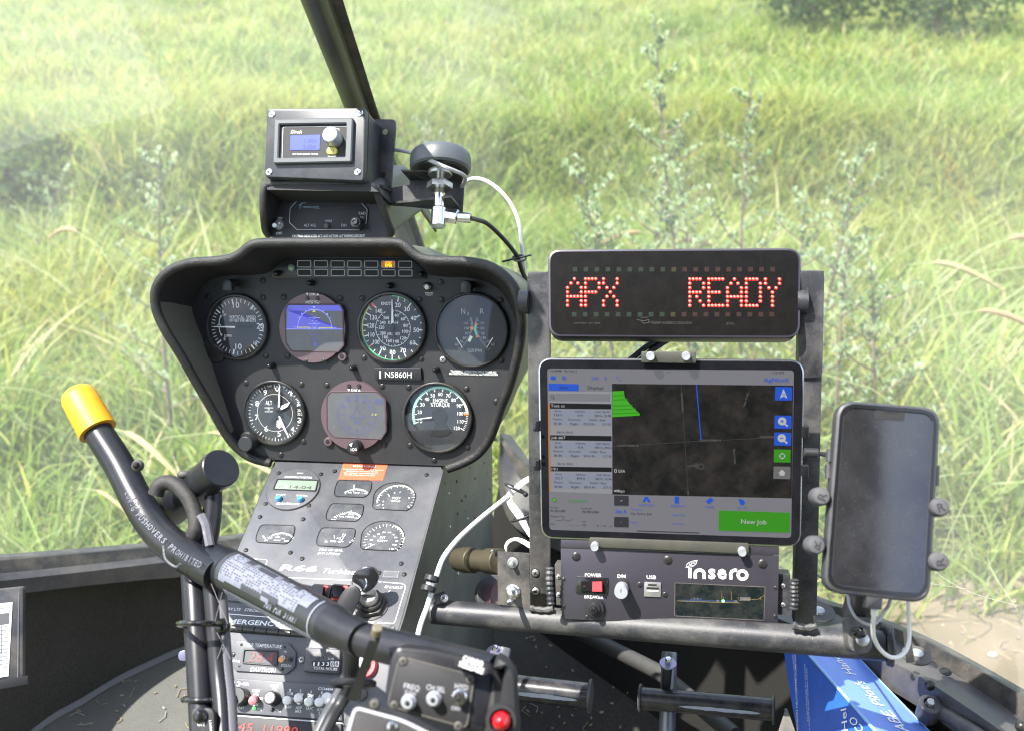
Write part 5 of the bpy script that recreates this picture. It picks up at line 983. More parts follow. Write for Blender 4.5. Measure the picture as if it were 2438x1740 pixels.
bot = ui(u_dk, [('t', '12:00PM', 180, 144, 5, 26), ('t', 'Thu Aug 15', 297, 145, 5, 31), ('t', '...', 1086, 152, 2.5, 10, .05), ('t', 'LTE 87%', 1972, 159, 5, 27), ('t', 'Displays', 500, 279, 8, 37), ('t', 'Jobs', 240, 276, 7.5, 20), ('t', 'Latitude', 167, 1239, 4.5, 19, 0), ('t', '41.3231087', 198, 1268, 5.3, 37, .01), ('t', 'Longitude', 427, 1247, 4.5, 24, 0), ('t', '-96.4832840', 456, 1276, 5.3, 41, .01),
    ('t', 'Waypoint Track', 196, 1313, 4.5, 36, 0), ('t', '---°/---°', 252, 1343, 5.5, 41), ('t', 'Dist', 410, 1355, 4.5, 9, 0), ('t', 'ETA', 152, 1376, 4.5, 9, 0), ('t', '-- : --', 330, 1383, 4.5, 25), ('t', 'ETE', 410, 1384, 4.5, 9, 0), ('t', '- h - m - s', 560, 1388, 5, 41), ('t', 'No Active Job', 869, 1291, 5.6, 49), ('l', [(832, 1430), (1338, 1446)], 2.2)], 'dark_lettering', h=.0009)
for it_ in [('t', 'Edit', 497, 204, 6.8, 16), ('l', [(568, 205), (598, 206)], 1), ('l', [(583, 190), (583, 221)], 1), ('q', [(140, 186), (178, 187), (178, 215), (140, 214)]), ('c', 245, 200, 2.4, 4.6), ('t', 'AgPilotX', 1957, 217, 9, 58, .012), ('l', [(665, 192), (678, 192)], 1), ('l', [(665, 192), (676, 202)], 1), ('l', [(684, 218), (697, 218), (697, 206)], 1),
    ('t', 'WAYPOINTS', 909, 1223, 5, 37), ('t', 'SNAPSHOT', 1162, 1229, 5, 34), ('t', 'CLEAR', 1419, 1237, 5, 21), ('t', 'GO TO', 1678, 1245, 5, 20), ('t', 'Set A', 706, 1273, 8.5, 26, .012), ('t', 'Current Job', 832, 1257, 4, 28, 0), ('t', 'Swath Width', 1169, 1302, 4, 30, 0), ('t', 'Pattern', 813, 1361, 4, 17, 0), ('t', 'Target Rate', 1164, 1371, 4, 28, 0)]: ui(u_blue, [it_], 'lettering' if it_[0] == 't' else 'icon', h=.0013)
for q_, n_ in (([(878, 1198), (898, 1156), (922, 1156), (944, 1198), (924, 1200), (911, 1175), (897, 1198)], 'waypoints_icon'), ([(1137, 1154), (1172, 1154), (1172, 1210), (1137, 1209)], 'snapshot_icon'), ([(1388, 1192), (1428, 1160), (1452, 1182), (1412, 1216)], 'eraser_icon'), ([(1652, 1172), (1690, 1180), (1706, 1202), (1690, 1222), (1664, 1218)], 'leaf_icon')): ui(u_blue, [('q', q_)], n_, h=.0013)
for q_, n_ in (([(1948, 272), (2084, 274), (2082, 382), (1946, 380)], 'north_button'), ([(1943, 502), (2080, 504), (2078, 610), (1941, 607)], 'zoom_in_button'), ([(1940, 638), (2077, 641), (2075, 746), (1938, 743)], 'zoom_out_button')): ui(u_blue, [('r', q_, 2.5)], n_, h=.0013)
ui(u_blue, [('r', [(120, 245), (365, 250), (364, 306), (122, 302)], 2)], 'jobs_tab', h=.00085)
ui(u_wht, [('q', [(2014, 286), (2046, 366), (2014, 350), (1986, 364)]), ('c', 2003, 548, 0, 9.5), ('l', [(2025, 570), (2048, 590)], 4), ('c', 2000, 684, 0, 9.5), ('l', [(2022, 706), (2045, 726)], 4)], 'button_icons', h=.0016)
ui(u_blue, [('l', [(1990, 548), (2016, 548)], 2.2), ('l', [(2003, 535), (2003, 561)], 2.2), ('l', [(1987, 684), (2013, 684)], 2.2), ('t', 'N', 2015, 334, 7, 5)], 'button_symbols', h=.0020)
ui(u_grn, [('r', [(1494, 1266), (2066, 1283), (2063, 1444), (1491, 1427)], 2)], 'new_job_button', h=.0013); ui(u_grn, [('r', [(1938, 774), (2072, 777), (2070, 881), (1936, 878)], 2)], 'target_button', h=.0013); ui(u_grn, [('c', 167, 1179, 0, 5.4), ('t', 'Connected', 351, 1186, 7.2, 45)], 'status_lettering', h=.0013)
ui(u_wht, [('t', 'New Job', 1775, 1357, 11, 59), ('c', 2004, 828, 5, 6.5), ('l', [(1978, 828), (1992, 828)], 2), ('l', [(2016, 828), (2030, 828)], 2), ('l', [(2004, 802), (2004, 816)], 2), ('l', [(2004, 840), (2004, 854)], 2), ('l', [(158, 1179), (165, 1187), (177, 1172)], 1)], 'green_button_icons', h=.0018)
ui(u_btn2, [('r', [(1935, 911), (2070, 914), (2068, 1014), (1932, 1011)], 2)], 'home_button', h=.0013); ui(u_wht, [('q', [(2002, 936), (2032, 966), (2022, 966), (2022, 986), (1982, 985), (1982, 964), (1973, 964)])], 'home_icon', h=.0016)
ui(u_btn, [('r', [(650, 1144), (767, 1148), (767, 1228), (650, 1226)], 2), ('r', [(650, 1317), (767, 1320), (767, 1402), (650, 1399)], 2)], 'step_buttons', h=.0013); ui(u_wht, [('t', '+', 708, 1188, 5, 5), ('t', '-', 707, 1361, 2, 4)], 'step_symbols', h=.0016)
mb = MB(); 
for x, y in ((78, 671), (80, 834), (81, 890)): mb.arc(TB, TB.uv(G(x, y)), 0, TX_(4.5), 0, 360, .0006, 14)
mb.build('sensor_windows', mat('sensor', (.001, .001, .001), .1), glass)
# ---- clamps
def clamp(q, name, screws, label, hh=.006):
    mb = MB(); p = rounded(gv(*q, h=hh), .0016, 3); mb.prism(TB, p, hh-.002, hh, .0005); g = mb.build(name, m_brk, stand, label)
    for x, y in screws:
        mb = MB(); mb.lathe(TB, TB.uv(G(x, y), hh+.004), [(TX_(10.2), hh), (TX_(10.2), hh+.006), (TX_(9), hh+.0075), (TX_(2), hh+.0072)], 28); mb.build('thumb_screw', m_silver, g)
clamp([(868, -10), (1312, -8), (1308, 84), (870, 78)], 'top_clamp', [(943, 27), (1230, 26)], 'olive top clamp')
clamp([(450, 1484), (1736, 1532), (1734, 1616), (448, 1560)], 'bottom_clamp', [(494, 1556), (1682, 1598)], 'olive bottom clamp', .004)
for x, y in ((22, 590), (24, 905), (2195, 640), (2193, 955)):
    mb = MB(); c0 = TB.uv(G(x, y), .003); mb.box(TB, c0[0]-TX_(7), c0[0]+TX_(7), c0[1]-TX_(13), c0[1]+TX_(13), -.012, .003, .0008); mb.build('side_clip', m_blkgloss, stand)
mb = MB(); mb.cyl(TB.P(*TB.uv(G(2180, 805)), -.0035), TB.P(*TB.uv(G(2300, 812)), -.0035), .0045, n=14, bev=.001); mb.tube(catmull([TB.P(*TB.uv(G(2290, 812)), -.0035), W(1985, 1085, .93), W(2000, 1092, .95), W(1996, 1110, .98)], 6), .0024, 8); solo(mb, 'tablet_plug', m_blk, TB.P(*TB.uv(G(2180, 805)), 0), 'black plug and cable in the right edge of the tablet', 'cable')

# ---- control box
CB = Fr((1592, 1385), .955, (-.17, -.02, -.985), (1850, 1396)); CB.u = (CB.hit(*H(2015, 380)) - CB.hit(*H(748, 335))).normalized(); CB.v = CB.n.cross(CB.u); hv = lambda *q, h=0: [CB.uv(H(*p), h) for p in q]; KX = lambda k: k/CB.s
cbx = thing('control_box', 'dark anodised control box with a red rocker, knob and small window under the tablet', 'control box', CB)
mb = MB(); mb.prism(CB, hv((746, 158), (2018, 203), (2010, 625), (752, 568)), -.003, 0, .0004); fp = mb.build('face_plate', m_anod, cbx)
mb = MB(); mb.prism(CB, hv((746, 105), (2018, 150), (2018, 199), (746, 154)), -.004, -.0008, .0004); mb.build('top_strip', m_anod, cbx)
mb = MB(); mb.prism(CB, hv((765, 170), (1995, 215), (1992, 600), (768, 545)), -.075, -.003); mb.build('case', m_blkmatt, cbx)
for x, y, r, l in [(836, 205, 10.5, 0), (1370, 225, 10.5, 0), (1922, 247, 10.5, 0)]: mb = MB(); screw(mb, CB, CB.uv(H(x, y)), KX(r), .0001, False); mb.build('screw', [m_screw, m_recess], fp)
for x, y, r in [(764, 338, 4.6), (766, 496, 4.6), (900, 558, 4.6), (1371, 582, 4.6), (1853, 605, 4.6), (1998, 388, 4.6), (1996, 554, 4.6), (1208, 368, 6.6), (1355, 427, 6.6)]: mb = MB(); screw(mb, CB, CB.uv(H(x, y)), KX(r), .0001, False); mb.build('screw', [m_screw, m_recess], fp)
mb = MB(); 
for t_, x, y, hh, ww in [('POWER', 935, 313, 8, 39), ('DIM', 1101, 320, 8.5, 19), ('USB', 1274, 325, 8.5, 22), ('BREAKER', 940, 441, 7.5, 45)]: mb.text(CB, t_, H(x, y), hh, ww, .0003)
mb.build('lettering', m_white, fp)
# the emblem: rounded lower-case word with a leaf
mb = MB(); hw = .00035; lw = KX(7.2); base = 332
def ar(cx, cy, r, a0, a1): 
    c0 = CB.uv(H(cx, cy)); mb.arc(CB, c0, KX(r)-lw/2, KX(r)+lw/2, a0, a1, hw, 20)
def ln(*q): mb.line(CB, hv(*q), lw, hw)
ln((1500, 272), (1499, 330)); ln((1530, 333), (1530, 312)); ar(1556, 308, 10.6, -5, 185); ln((1582, 335), (1582, 308))
mb.text(CB, 's', H(1627, 292), 33, 17, hw, bold=.03); mb.text(CB, 'e', H(1686, 293), 33, 21, hw, bold=.03); ln((1737, 337), (1737, 308)); ar(1763, 310, 10.6, 70, 185); ar(1805, 312, 10, 0, 360)
mb.build('emblem_word', m_white, fp)
mb = MB(); lf = hv((1476, 268), (1484, 245), (1510, 232), (1541, 226), (1535, 248), (1515, 262), (1490, 268)); mb.line(CB, lf, KX(1.1), hw, True)
for a_, b_ in (((1480, 268), (1538, 228)), ((1495, 256), (1497, 240)), ((1508, 247), (1512, 233)), ((1500, 254), (1518, 256)), ((1515, 243), (1532, 244))): mb.line(CB, hv(a_, b_), KX(.9), hw)
mb.build('emblem_leaf', m_white, fp)
# rocker
mb = MB(); q = rounded(hv((836, 322), (1022, 330), (1018, 426), (833, 418), h=.002), .001, 2); mb.prism(CB, q, 0, .0022, .0008); rk = mb.build('rocker_switch', m_blkgloss, cbx)
f_ = lambda h, *q: [CB.P(*CB.uv(H(*p), h), h) for p in q]
mb = MB(); t_ = f_(.005, (868, 350)) + f_(.003, (930, 352)) + f_(.0075, (984, 350)) + f_(.0075, (986, 408)) + f_(.003, (930, 408)) + f_(.005, (868, 404)); b_ = f_(.002, (864, 348), (930, 350), (990, 352), (990, 412), (930, 412), (864, 406))
mb.use(0).add(t_+b_, [(0, 5, 4, 1)], False); mb.use(1).add(t_, [(1, 4, 3, 2)], False); mb.use(1).add(t_+b_, [(2, 3, 9, 8)], False); mb.use(0).add(t_+b_, [(3, 4, 10, 9), (4, 5, 11, 10), (5, 0, 6, 11), (0, 1, 7, 6), (1, 2, 8, 7)], False)
mb.use(2).text(CB, '-', H(883, 377), 2, 7, .0052); mb.build('rocker', [m_blkgloss, mat('rocker_bright_red', (.6, .05, .06), .3, emit=(.6, .04, .05), es=.12), m_red], rk)
# dim knob
mb = MB(); mb.lathe(CB, CB.uv(H(1108, 362)), [(KX(15), 0), (KX(15), .001), (KX(11), .0015)], 24); mb.use(1); c0 = CB.uv(H(1097, 414), .020); mb.lathe(CB, c0, [(KX(15.5), .002), (KX(16.2), .0035), (KX(16.2), .0185), (KX(15.2), .020)], 40); mb.use(0); mb.tick(CB, c0, 90, 0, KX(8), KX(1.6), .0203); mb.build('dimmer_knob', [m_recess, m_silver], cbx)
# usb
mb = MB(); q = rounded(hv((1234, 352), (1330, 356), (1328, 440), (1232, 436)), .0004, 2); mb.prism(CB, q, 0, .0015, .0003); us = mb.build('usb_socket', m_steel, cbx); mb = MB(); mb.flat(CB, hv((1246, 382), (1318, 385), (1317, 410), (1245, 407), h=.0015), .0018); mb.flat(CB, hv((1254, 364), (1306, 366), (1305, 376), (1254, 374), h=.0015), .0018); mb.build('socket_opening', m_recess, us)
mb = MB(); mb.flat(CB, hv((1248, 397), (1316, 400), (1315, 409), (1247, 406), h=.0015), .0020); mb.build('contact_tongue', m_white, us)
# breaker
c0 = CB.uv(H(945, 508), .004); mb = MB(); mb.lathe(CB, c0, [(KX(23), 0), (KX(23), .003), (KX(21.5), .0042), (KX(15), .0045), (KX(13.5), .007), (KX(12.5), .0075)], 48, r_of=lambda t: 1-.03*(int(t*48) % 2)); br = mb.build('breaker', m_blk, cbx); mb = MB(); mb.lathe(CB, c0, [(KX(8), .0075), (KX(8), .012), (KX(6.5), .013)], 20); mb.build('reset_button', m_blkgloss, br)
# window with circuit board
q = rounded(hv((1412, 358), (1937, 382), (1930, 576), (1410, 550)), .0012, 3); mb = MB(); mb.frame(CB, inset(ccw(q), -.0003), inset(ccw(q), .0003), .0000, .0006); wd = mb.build('window_edge', m_dusty, cbx); mb = MB(); mb.flat(CB, q, .0003); mb.build('window_pane', m_glassdark, wd)
mb = MB(); mb.flat(CB, hv((1450, 455), (1780, 462), (1780, 470), (1450, 462)), .0005); mb.flat(CB, hv((1500, 448), (1570, 448), (1570, 455), (1500, 455)), .0005); cbd = mb.build('circuit_board', m_pcb, wd)
mb = MB(); mb.line(CB, hv((1425, 462), (1640, 470), (1790, 474)), KX(1.1), .0007); mb.line(CB, hv((1785, 458), (1900, 452), (1930, 430)), KX(.9), .0007)
for x in (1525, 1545, 1685, 1695, 1740, 1780, 1850, 1910): mb.line(CB, hv((x, 405 if x in (1685, 1740) else 440), (x, 456)), KX(.7), .0007)
mb.build('board_edge', m_gold, wd); mb = MB(); mb.arc(CB, CB.uv(H(1693, 463)), 0, KX(3), 0, 360, .0009, 12); mb.build('green_led', m_gled, wd)
mb = MB(); mb.flat(CB, hv((1790, 440), (1850, 442), (1850, 462), (1790, 460)), .0006); mb.flat(CB, hv((1755, 458), (1775, 459), (1775, 470), (1755, 470)), .0009); mb.flat(CB, hv((1655, 456), (1668, 456), (1668, 468), (1655, 468)), .0009); mb.build('components', m_rub, wd)
# side brackets of the box
mb = MB(); mb.prism(CB, hv((2020, 318), (2090, 322), (2085, 560), (2018, 556)), -.03, -.008); sb = mb.build('side_bracket', m_metalblk, cbx)
for y in (388, 500): mb = MB(); screw(mb, CB, CB.uv(H(2045, y)), KX(6), -.008, False, rise=.5); mb.build('screw', [m_steel, m_recess], sb)
mb = MB(); mb.prism(CB, hv((705, 262), (745, 265), (745, 500), (715, 498)), -.03, -.008); sb = mb.build('side_bracket', m_dusty, cbx)
for y in (335, 440): mb = MB(); screw(mb, CB, CB.uv(H(728, y)), KX(6), -.008, False, rise=.5); mb.build('screw', [m_steel, m_recess], sb)
# ================================================================ PHONE AND ITS MOUNT
PH = Fr((2095, 1190), .80, (-.06, .17, -.98), (2300, 1206)); iv = lambda *q, h=0: [PH.uv(I(*p), h) for p in q]; PHX = lambda k: k/PH.s
ph = thing('phone', 'dark phone in a thick black case held upright at the right end of the tube', 'phone', PH)
q = rounded(iv((264, 60), (757, 100), (704, 1024), (194, 966)), [PHX(46)]*4, 9)
mb = MB(); R = [(0.0, -.0125, .0025), (0, -.010, 0), (0, -.003, 0), (0, -.0008, .0010), (0, 0, .003)]
mb.rings([[PH.P(a, b, h) for a, b in (inset(ccw(q), i_) if i_ else ccw(q))] for _, h, i_ in R] + [[PH.P(a, b, -.0012) for a, b in inset(ccw(q), .0052)]], True, True); mb.build('case', m_phone, ph)
qi = rounded(iv((300, 98), (716, 132), (668, 978), (238, 930)), PHX(30), 9)
mb = MB(); mb.frame(PH, inset(ccw(qi), -.0040), qi, -.002, .0002, .0006); mb.build('screen_surround', m_blkgloss, ph)
mb = MB(); mb.flat(PH, qi, -.0006); pg = mb.build('screen', m_phglass, ph)
mb = MB(); mb.flat(PH, rounded(iv((440, 108), (586, 118), (580, 162), (436, 150)), PHX(7), 5), -.0003); nt_ = mb.build('notch', m_recess, ph); mb = MB(); mb.box(PH, *(lambda a, b: (a-PHX(14), a+PHX(14), b-PHX(1.4), b+PHX(1.4)))(*PH.uv(I(515, 118))), -.0003, .0001); mb.build('speaker_slot', m_blk, nt_)
for a_, b_ in (((742, 370), (738, 465)), ((240, 290), (236, 350)), ((234, 365), (231, 430))):
    mb = MB(); p0, p1 = PH.P(*PH.uv(I(*a_)), -.006), PH.P(*PH.uv(I(*b_)), -.006); mb.tube([p0, p1], .003, 10); mb.build('side_button', m_phone, ph)
mt = thing('phone_mount', 'black spring grip phone mount with four grey rubber caps and a clamp on the tube', 'phone mount', PH)
for i, (x, y, ang) in enumerate(((190, 516, 75), (165, 746, 170), (750, 567, 20), (746, 824, 100))):
    c0 = PH.uv(I(x, y), .004); mb = MB(); r_ = PHX(22.5); mb.lathe(PH, c0, [(r_*.8, -.014), (r_, -.010), (r_, .000), (r_*.96, .003), (r_*.8, .0048), (r_*.4, .0056)], 28); cp = mb.build('rubber_cap', m_rub, mt)
    mb = MB(); mb.text(PH, 'R', c0, 19, 17, .0060, ang=ang, px=False, bold=.0); mb.build('raised_letter', mat('rubber_dark', (.022, .022, .025), .6), cp)
    mb = MB(); cx = PH.uv(I(455, 660)); mb.tube([PH.P(c0[0], c0[1], -.010), PH.P(c0[0]*.6+cx[0]*.4, c0[1]*.75+cx[1]*.25, -.017), PH.P(cx[0], cx[1], -.022)], .004, 8); mb.build('grip_arm', m_blk, mt)
cx = PH.uv(I(455, 660)); mb = MB(); mb.ball(PH.P(cx[0], cx[1], -.030), .013, 16); mb.build('ball_joint', m_blk, mt)
mb = MB(); mb.tube([PH.P(cx[0], cx[1], -.032), W(*I(400, 900), .86), W(*I(365, 1060), .88), W(*I(370, 1150), .88)], [.010, .013, .014, .012], 14); mb.build('double_socket_arm', m_blk, mt)
CL = Fr(I(375, 1180), .855, (-.05, .25, -.96), I(430, 1186)); cl = lambda *q, h=0: [CL.uv(I(*p), h) for p in q]
mb = MB(); mb.prism(CL, rounded(cl((306, 1080), (430, 1085), (432, 1262), (318, 1255)), [.010, .010, .006, .006], 6), -.014, 0, .002); mb.build('clamp_plate', m_metalblk, mt)
mb = MB(); a_ = CL.uv(I(378, 1190)); k = 1/CL.s; mb.use(1); mb.lathe(CL, a_, [(16*k, 0), (16*k, .004), (12*k, .005)], 24); mb.use(0); mb.lathe(CL, CL.uv(I(380, 1160), .02), [(13.5*k, .004), (14*k, .014), (12*k, .019), (6*k, .022)], 20); mb.build('cap_nut', [m_blkgloss, m_steel], mt)
mb = MB(); mb.prism(PH, rounded(iv((404, 985), (482, 992), (478, 1052), (400, 1045)), .0012, 3), -.010, -.001, .0012); pgp = solo(mb, 'charging_plug', m_blk, PH.P(*PH.uv(I(440, 1020)), 0), 'black charging plug pushed into the bottom of the phone', 'plug')
cable('charging_cable', 'bright white charging cable hanging in a loop under the phone', [W(*I(x, y), d) for x, y, d in ((437, 1040, .80), (436, 1080, .80), (432, 1130, .81), (438, 1185, .82), (465, 1235, .83), (510, 1272, .835), (555, 1272, .84), (590, 1240, .845), (604, 1185, .85), (602, 1110, .85), (600, 1040, .84), (598, 990, .83))], .0018, m_white_c)
mb = MB(); mb.cyl(W(*I(440, 1048), .799), W(*I(438, 1075), .80), .0026, n=16); solo(mb, 'cable_collar', m_white_c, W(*I(440, 1048), .799), 'short white collar where the charging cable meets its plug', 'cable collar')
cable('thin_grey_cable', 'thin grey cable drooping around the arm of the phone mount', [W(*I(x, y), d) for x, y, d in ((120, 850, 1.08), (200, 905, 1.0), (300, 965, .86), (322, 1030, .84), (350, 1085, .83), (400, 1118, .83), (440, 1118, .84), (470, 1085, .85), (500, 1040, .86), (515, 1000, .84))], .0013, m_grey_c)
# ================================================================ HARNESS, CONNECTOR
dH = 1.12
def oc(*q): return [W(*O(x, y), d) for x, y, d in q]
cable('white_conduit', 'thick white cable sweeping from the console base up to the wire bundle', [W(985, 1560, .99), W(1000, 1490, 1.0), W(1018, 1440, 1.01)] + oc((0, 1250, 1.02), (60, 1090, 1.03), (170, 940, 1.05), (300, 810, 1.07), (450, 680, 1.09), (600, 560, 1.10), (700, 480, 1.10)), [.0045]*0 or .0028, m_white_c, n=10)
cl_ = (W(1012, 1405, .997)); 
for i, yy in enumerate((1378, 1402)): 
    mb = MB(); p0 = W(1026+ (1390-yy)*.35, yy-9, 1.008); p1 = W(1022+(1390-yy)*.35, yy+5, 1.006); mb.cyl(p0, p1, .0075, n=20, bev=.0008); solo(mb, 'cable_clamp', m_blk, p0, ['black rubber ring on the white cable, upper of two', 'black rubber ring on the white cable, lower of two'][i], 'cable clamp', 'rubber rings on the white cable')
mb = MB(); mb.cyl(W(1027, 1386, 1.008), W(1023, 1402, 1.006), .0055, n=16)
solo(mb, 'metal_sleeve', m_steel, W(1027, 1386, 1.008), 'metal sleeve between the two black rings on the white cable', 'sleeve')
hw = MB(); random.seed(5)
for i in range(9):
    j = (i-4)*1.0; hw.tube(catmull(oc((960, 300+j*4, 1.06), (870, 335+j*6, 1.085), (800, 385+j*7, 1.095), (745, 430+j*5, 1.10), (700+j*6, 500+j*4, 1.10), (730+j*9, 580+j*2, 1.10), (800+j*8, 680, 1.09), (860+j*5, 790, 1.08), (930+j*4, 900, 1.07)), 6), .0011, 6)
hn = solo(hw, 'wire_bundle', m_white_c, W(*O(760, 500), 1.1), 'bundle of thin white wires fanning out beside the stand post', 'wiring')
for i, (x, y, a) in enumerate(((770, 420, 25), (835, 690, -20))):
    mb = MB(); c0 = W(*O(x, y), 1.093); ux = RT*math.cos(math.radians(a))-UP*math.sin(math.radians(a)); mb.tube([c0+ux*.013*math.cos(t)+FW*.008*math.sin(t) for t in [2*PI*k_/16 for k_ in range(16)]], .0016, 6, True); mb.ball(c0+ux*.011-FW*.008, .0032, 8); solo(mb, 'cable_tie', m_blk, c0, ['dark tie at the top of the white wire bundle', 'dark tie low on the white wire bundle'][i], 'cable tie')
hw = MB()
for i in range(5):
    j = i-2; hw.tube(catmull(oc((672, 1020, 1.05), (668+j*3, 970, 1.05), (700+j*3, 925+j*3, 1.055), (760, 905+j*5, 1.06), (830, 925+j*8, 1.06), (900, 965+j*10, 1.05), (960, 990+j*10, 1.04)), 6), .0010, 6)
solo(hw, 'small_wire_loop', m_white_c, W(*O(760, 920), 1.06), 'small loop of white wires above the dusty switch plate', 'wiring')
c0, c1 = W(*O(205, 1100), 1.10), W(*O(600, 1120), 1.04); dd = (c1-c0)
kn = thing('cannon_connector', 'olive round multi pin connector between the console side and the switch plate', 'connector', c0)
def ring_(a, b, r0, name, m=m_conn, n=28): mb = MB(); mb.cyl(c0+dd*a, c0+dd*b, r0, n=n, bev=.001); return mb.build(name, m, kn)
ring_(0, .16, .0125, 'rear_shell'); ring_(.16, .40, .0140, 'coupling_ring', n=36); ring_(.40, .76, .0115, 'barrel'); ring_(.74, 1.02, .0135, 'cable_clamp'); mb = MB(); p = c0+dd*.88+UP*.010-FW*.008; mb.lathe(Fr.three(p, p+RT, p+UP), (0, 0), [(.0045, 0), (.0045, .002), (.003, .003)], 14); mb.build('clamp_screw', m_screw, kn)
mb = MB(); c0, c1 = W(*O(520, 1440), 1.13), W(*O(640, 1440), 1.10); mb.cyl(c0, c0+(c1-c0)*.4, .020, .022, 28, bev=.001); mb.use(1); mb.cyl(c0+(c1-c0)*.3, c1, .015, n=24); solo(mb, 'grey_grommet', [m_rub, mat('mauve_tube', (.16, .10, .12), .5)], c0, 'grey grommet with a mauve tube behind the switch plate', 'grommet')
mb = MB(); BR2 = Fr((1040, 1420), 1.02, (-.3, .3, -.9), (1060, 1420)); mb.prism(BR2, [BR2.uv(O(*p)) for p in ((-30, 1440), (68, 1405), (100, 1500), (-10, 1540))], -.002, 0); screw(mb, BR2, BR2.uv(O(75, 1475)), .0042, 0, False, rise=.5, mi=(1, 2)); solo(mb, 'tube_lug', [m_metalblk, m_steel, m_recess], BR2.O, 'small black lug with a screw where the tube meets the console', 'lug')
# ================================================================ CONTROL STICK (nearer than the panel, slightly out of focus)
stk = thing('control_stick', 'black control stick with a yellow capped handle and a switch box crossing the console', 'control stick', W(480, 1500, .88))
def src(c, *q): return [W(*c(x, y), d) for x, y, d in q]
path = [W(*p) for p in ((212, 990, 1.0), (235, 1030, .995), (282, 1104, .98), (327, 1190, .96), (371, 1258, .94), (424, 1307, .915), (476, 1342, .89), (520, 1368, .87))]
rr = lambda px, d: px/FPX*d
pp = catmull(path, 6); mb = MB(); mb.tube(pp, [rr(33+7*min(1, i/30), (p-CAM).dot(FW)) for i, p in enumerate(pp)], 24); hb = mb.build('handle_tube', m_stick, stk)
a_, b_ = W(180, 932, 1.01), W(233, 1026, .995); mb = MB(); ax = (b_-a_); r0 = rr(43.5, 1.0)
mb.tube([a_, a_+ax*.05, a_+ax*.17, a_+ax*.6, a_+ax*1.0], [r0*.70, r0*.86, r0*.97, r0*1.0, r0*1.02], 32); mb.build('yellow_cap', m_yel, stk)
mb = MB(); p = W(*L(620, 430), .945); mb.ball(p, .0058, 14); mb.use(1); mb.ball(p-FW*.005+UP*.001, .0035, 8); mb.build('cap_bolt', [m_dusty, m_recess], hb)
# lettering following the curve of the handle
def wrap_text(s, pts_, side, hh, m, parent, name='lettering', gap=1.0):
    cum = [0]; 
    for i in range(1, len(pts_)): cum.append(cum[-1]+(pts_[i]-pts_[i-1]).length)
    tot = cum[-1]; n = len(s)
    mb = MB()
    for i, ch in enumerate(s):
        if ch == ' ': continue
        t = tot*(i+.5)/n; k = next(j for j in range(1, len(cum)) if cum[j] >= t); f = (t-cum[k-1])/(cum[k]-cum[k-1]); p = pts_[k-1].lerp(pts_[k], f); tg = (pts_[k]-pts_[k-1]).normalized()
        nn = (CAM-p).normalized(); nn = (nn-tg*nn.dot(tg)).normalized(); fr = Fr.__new__(Fr); fr.O = p; fr.u = tg; fr.n = nn; fr.v = nn.cross(tg); fr.s = FPX
        vs, fs = glyphs(ch, .01); xs = [q[0] for q in vs]; w_ = (tot/n*.80)/max(.45, (max(xs)-min(xs)))*1.0; w_ = min(w_, hh*1.5)
        mb.add([fr.P((x-(min(xs)+max(xs))/2)*w_, (y-.345)*hh/.69, 0) for x, y in vs], fs, False)
    mb.build(name, m, parent)
tp = catmull(src(L, (572, 545, .94), (600, 620, .925), (660, 690, .91), (720, 750, .90), (790, 812, .888), (850, 850, .873), (905, 878, .86)), 10)
wrap_text('LOW-G PUSHOVERS PROHIBITED', tp, 1, .0052, mat('print_dim', (.10, .105, .125), .6), hb)
# collars and the placard sleeve
S0, S1 = W(556, 1362, .87), W(789, 1487, .76); sx = (S1-S0).normalized()
mb = MB(); mb.cyl(S0-sx*.035, S0-sx*.020, rr(47, .88), n=36, bev=.001); mb.cyl(S0-sx*.0195, S0-sx*.001, rr(50, .87), n=36, bev=.0015); mb.build('collar', m_stick, stk)
mb = MB(); p = S0-sx*.012-FW*.017-UP*.004; mb.ball(p, .0035, 10); mb.build('set_screw', m_recess, stk)
RS = rr(51, .815)
mb = MB(); mb.tube([S0, S1], [rr(51, .865), rr(50, .765)], 48); slv = mb.build('grip_sleeve', m_sleeve, stk)
# placard printed on the sleeve: pale panel, dark boxes, rows of small figures
def on_sleeve(t, a):      # t along 0..1, a angle round (0 = towards the camera)
    p = S0.lerp(S1, t); r = rr(51, .865)+(rr(50, .765)-rr(51, .865))*t + .0004; nn = (CAM-p).normalized(); nn = (nn-sx*nn.dot(sx)).normalized(); s_ = nn.cross(sx)
    return p + (nn*math.cos(a)+s_*math.sin(a))*r
def patch(mb, t0, t1, a0, a1, e=0, n=6):
    vs = []; 
    for i in range(n+1):
        a = a0+(a1-a0)*i/n
        for t in (t0, t1):
            q = on_sleeve(t, a); c_ = S0.lerp(S1, t); vs.append(q+(q-c_).normalized()*e)
    mb.add(vs, [(2*i, 2*i+1, 2*i+3, 2*i+2) for i in range(n)])
m_plac = mat('placard_pale', (.135, .145, .18), .55, var=.15, vs=120); m_pdark = mat('placard_ink', (.03, .032, .04), .5); m_pmid = mat('placard_mid', (.04, .043, .055), .55)
mb = MB(); patch(mb, .02, .62, -.30, .98); patch(mb, .62, .82, -.30, .92); patch(mb, .82, .90, .15, .85); patch(mb, .02, .12, -.62, -.28); patch(mb, .12, .58, -.30, -.52); plc = mb.build('placard', m_plac, slv)
mb = MB(); random.seed(11)
for c_ in range(30):
    t = .03+c_*.027
    if t > .80: break
    for r_ in range(11):
        a = -.26+r_*.112
        if random.random() < .72 and a < .95: patch(mb, t+.003, t+.003+random.uniform(.010, .017), a, a+.052, .0003, 1)
mb.build('placard_figures', m_pmid, plc)
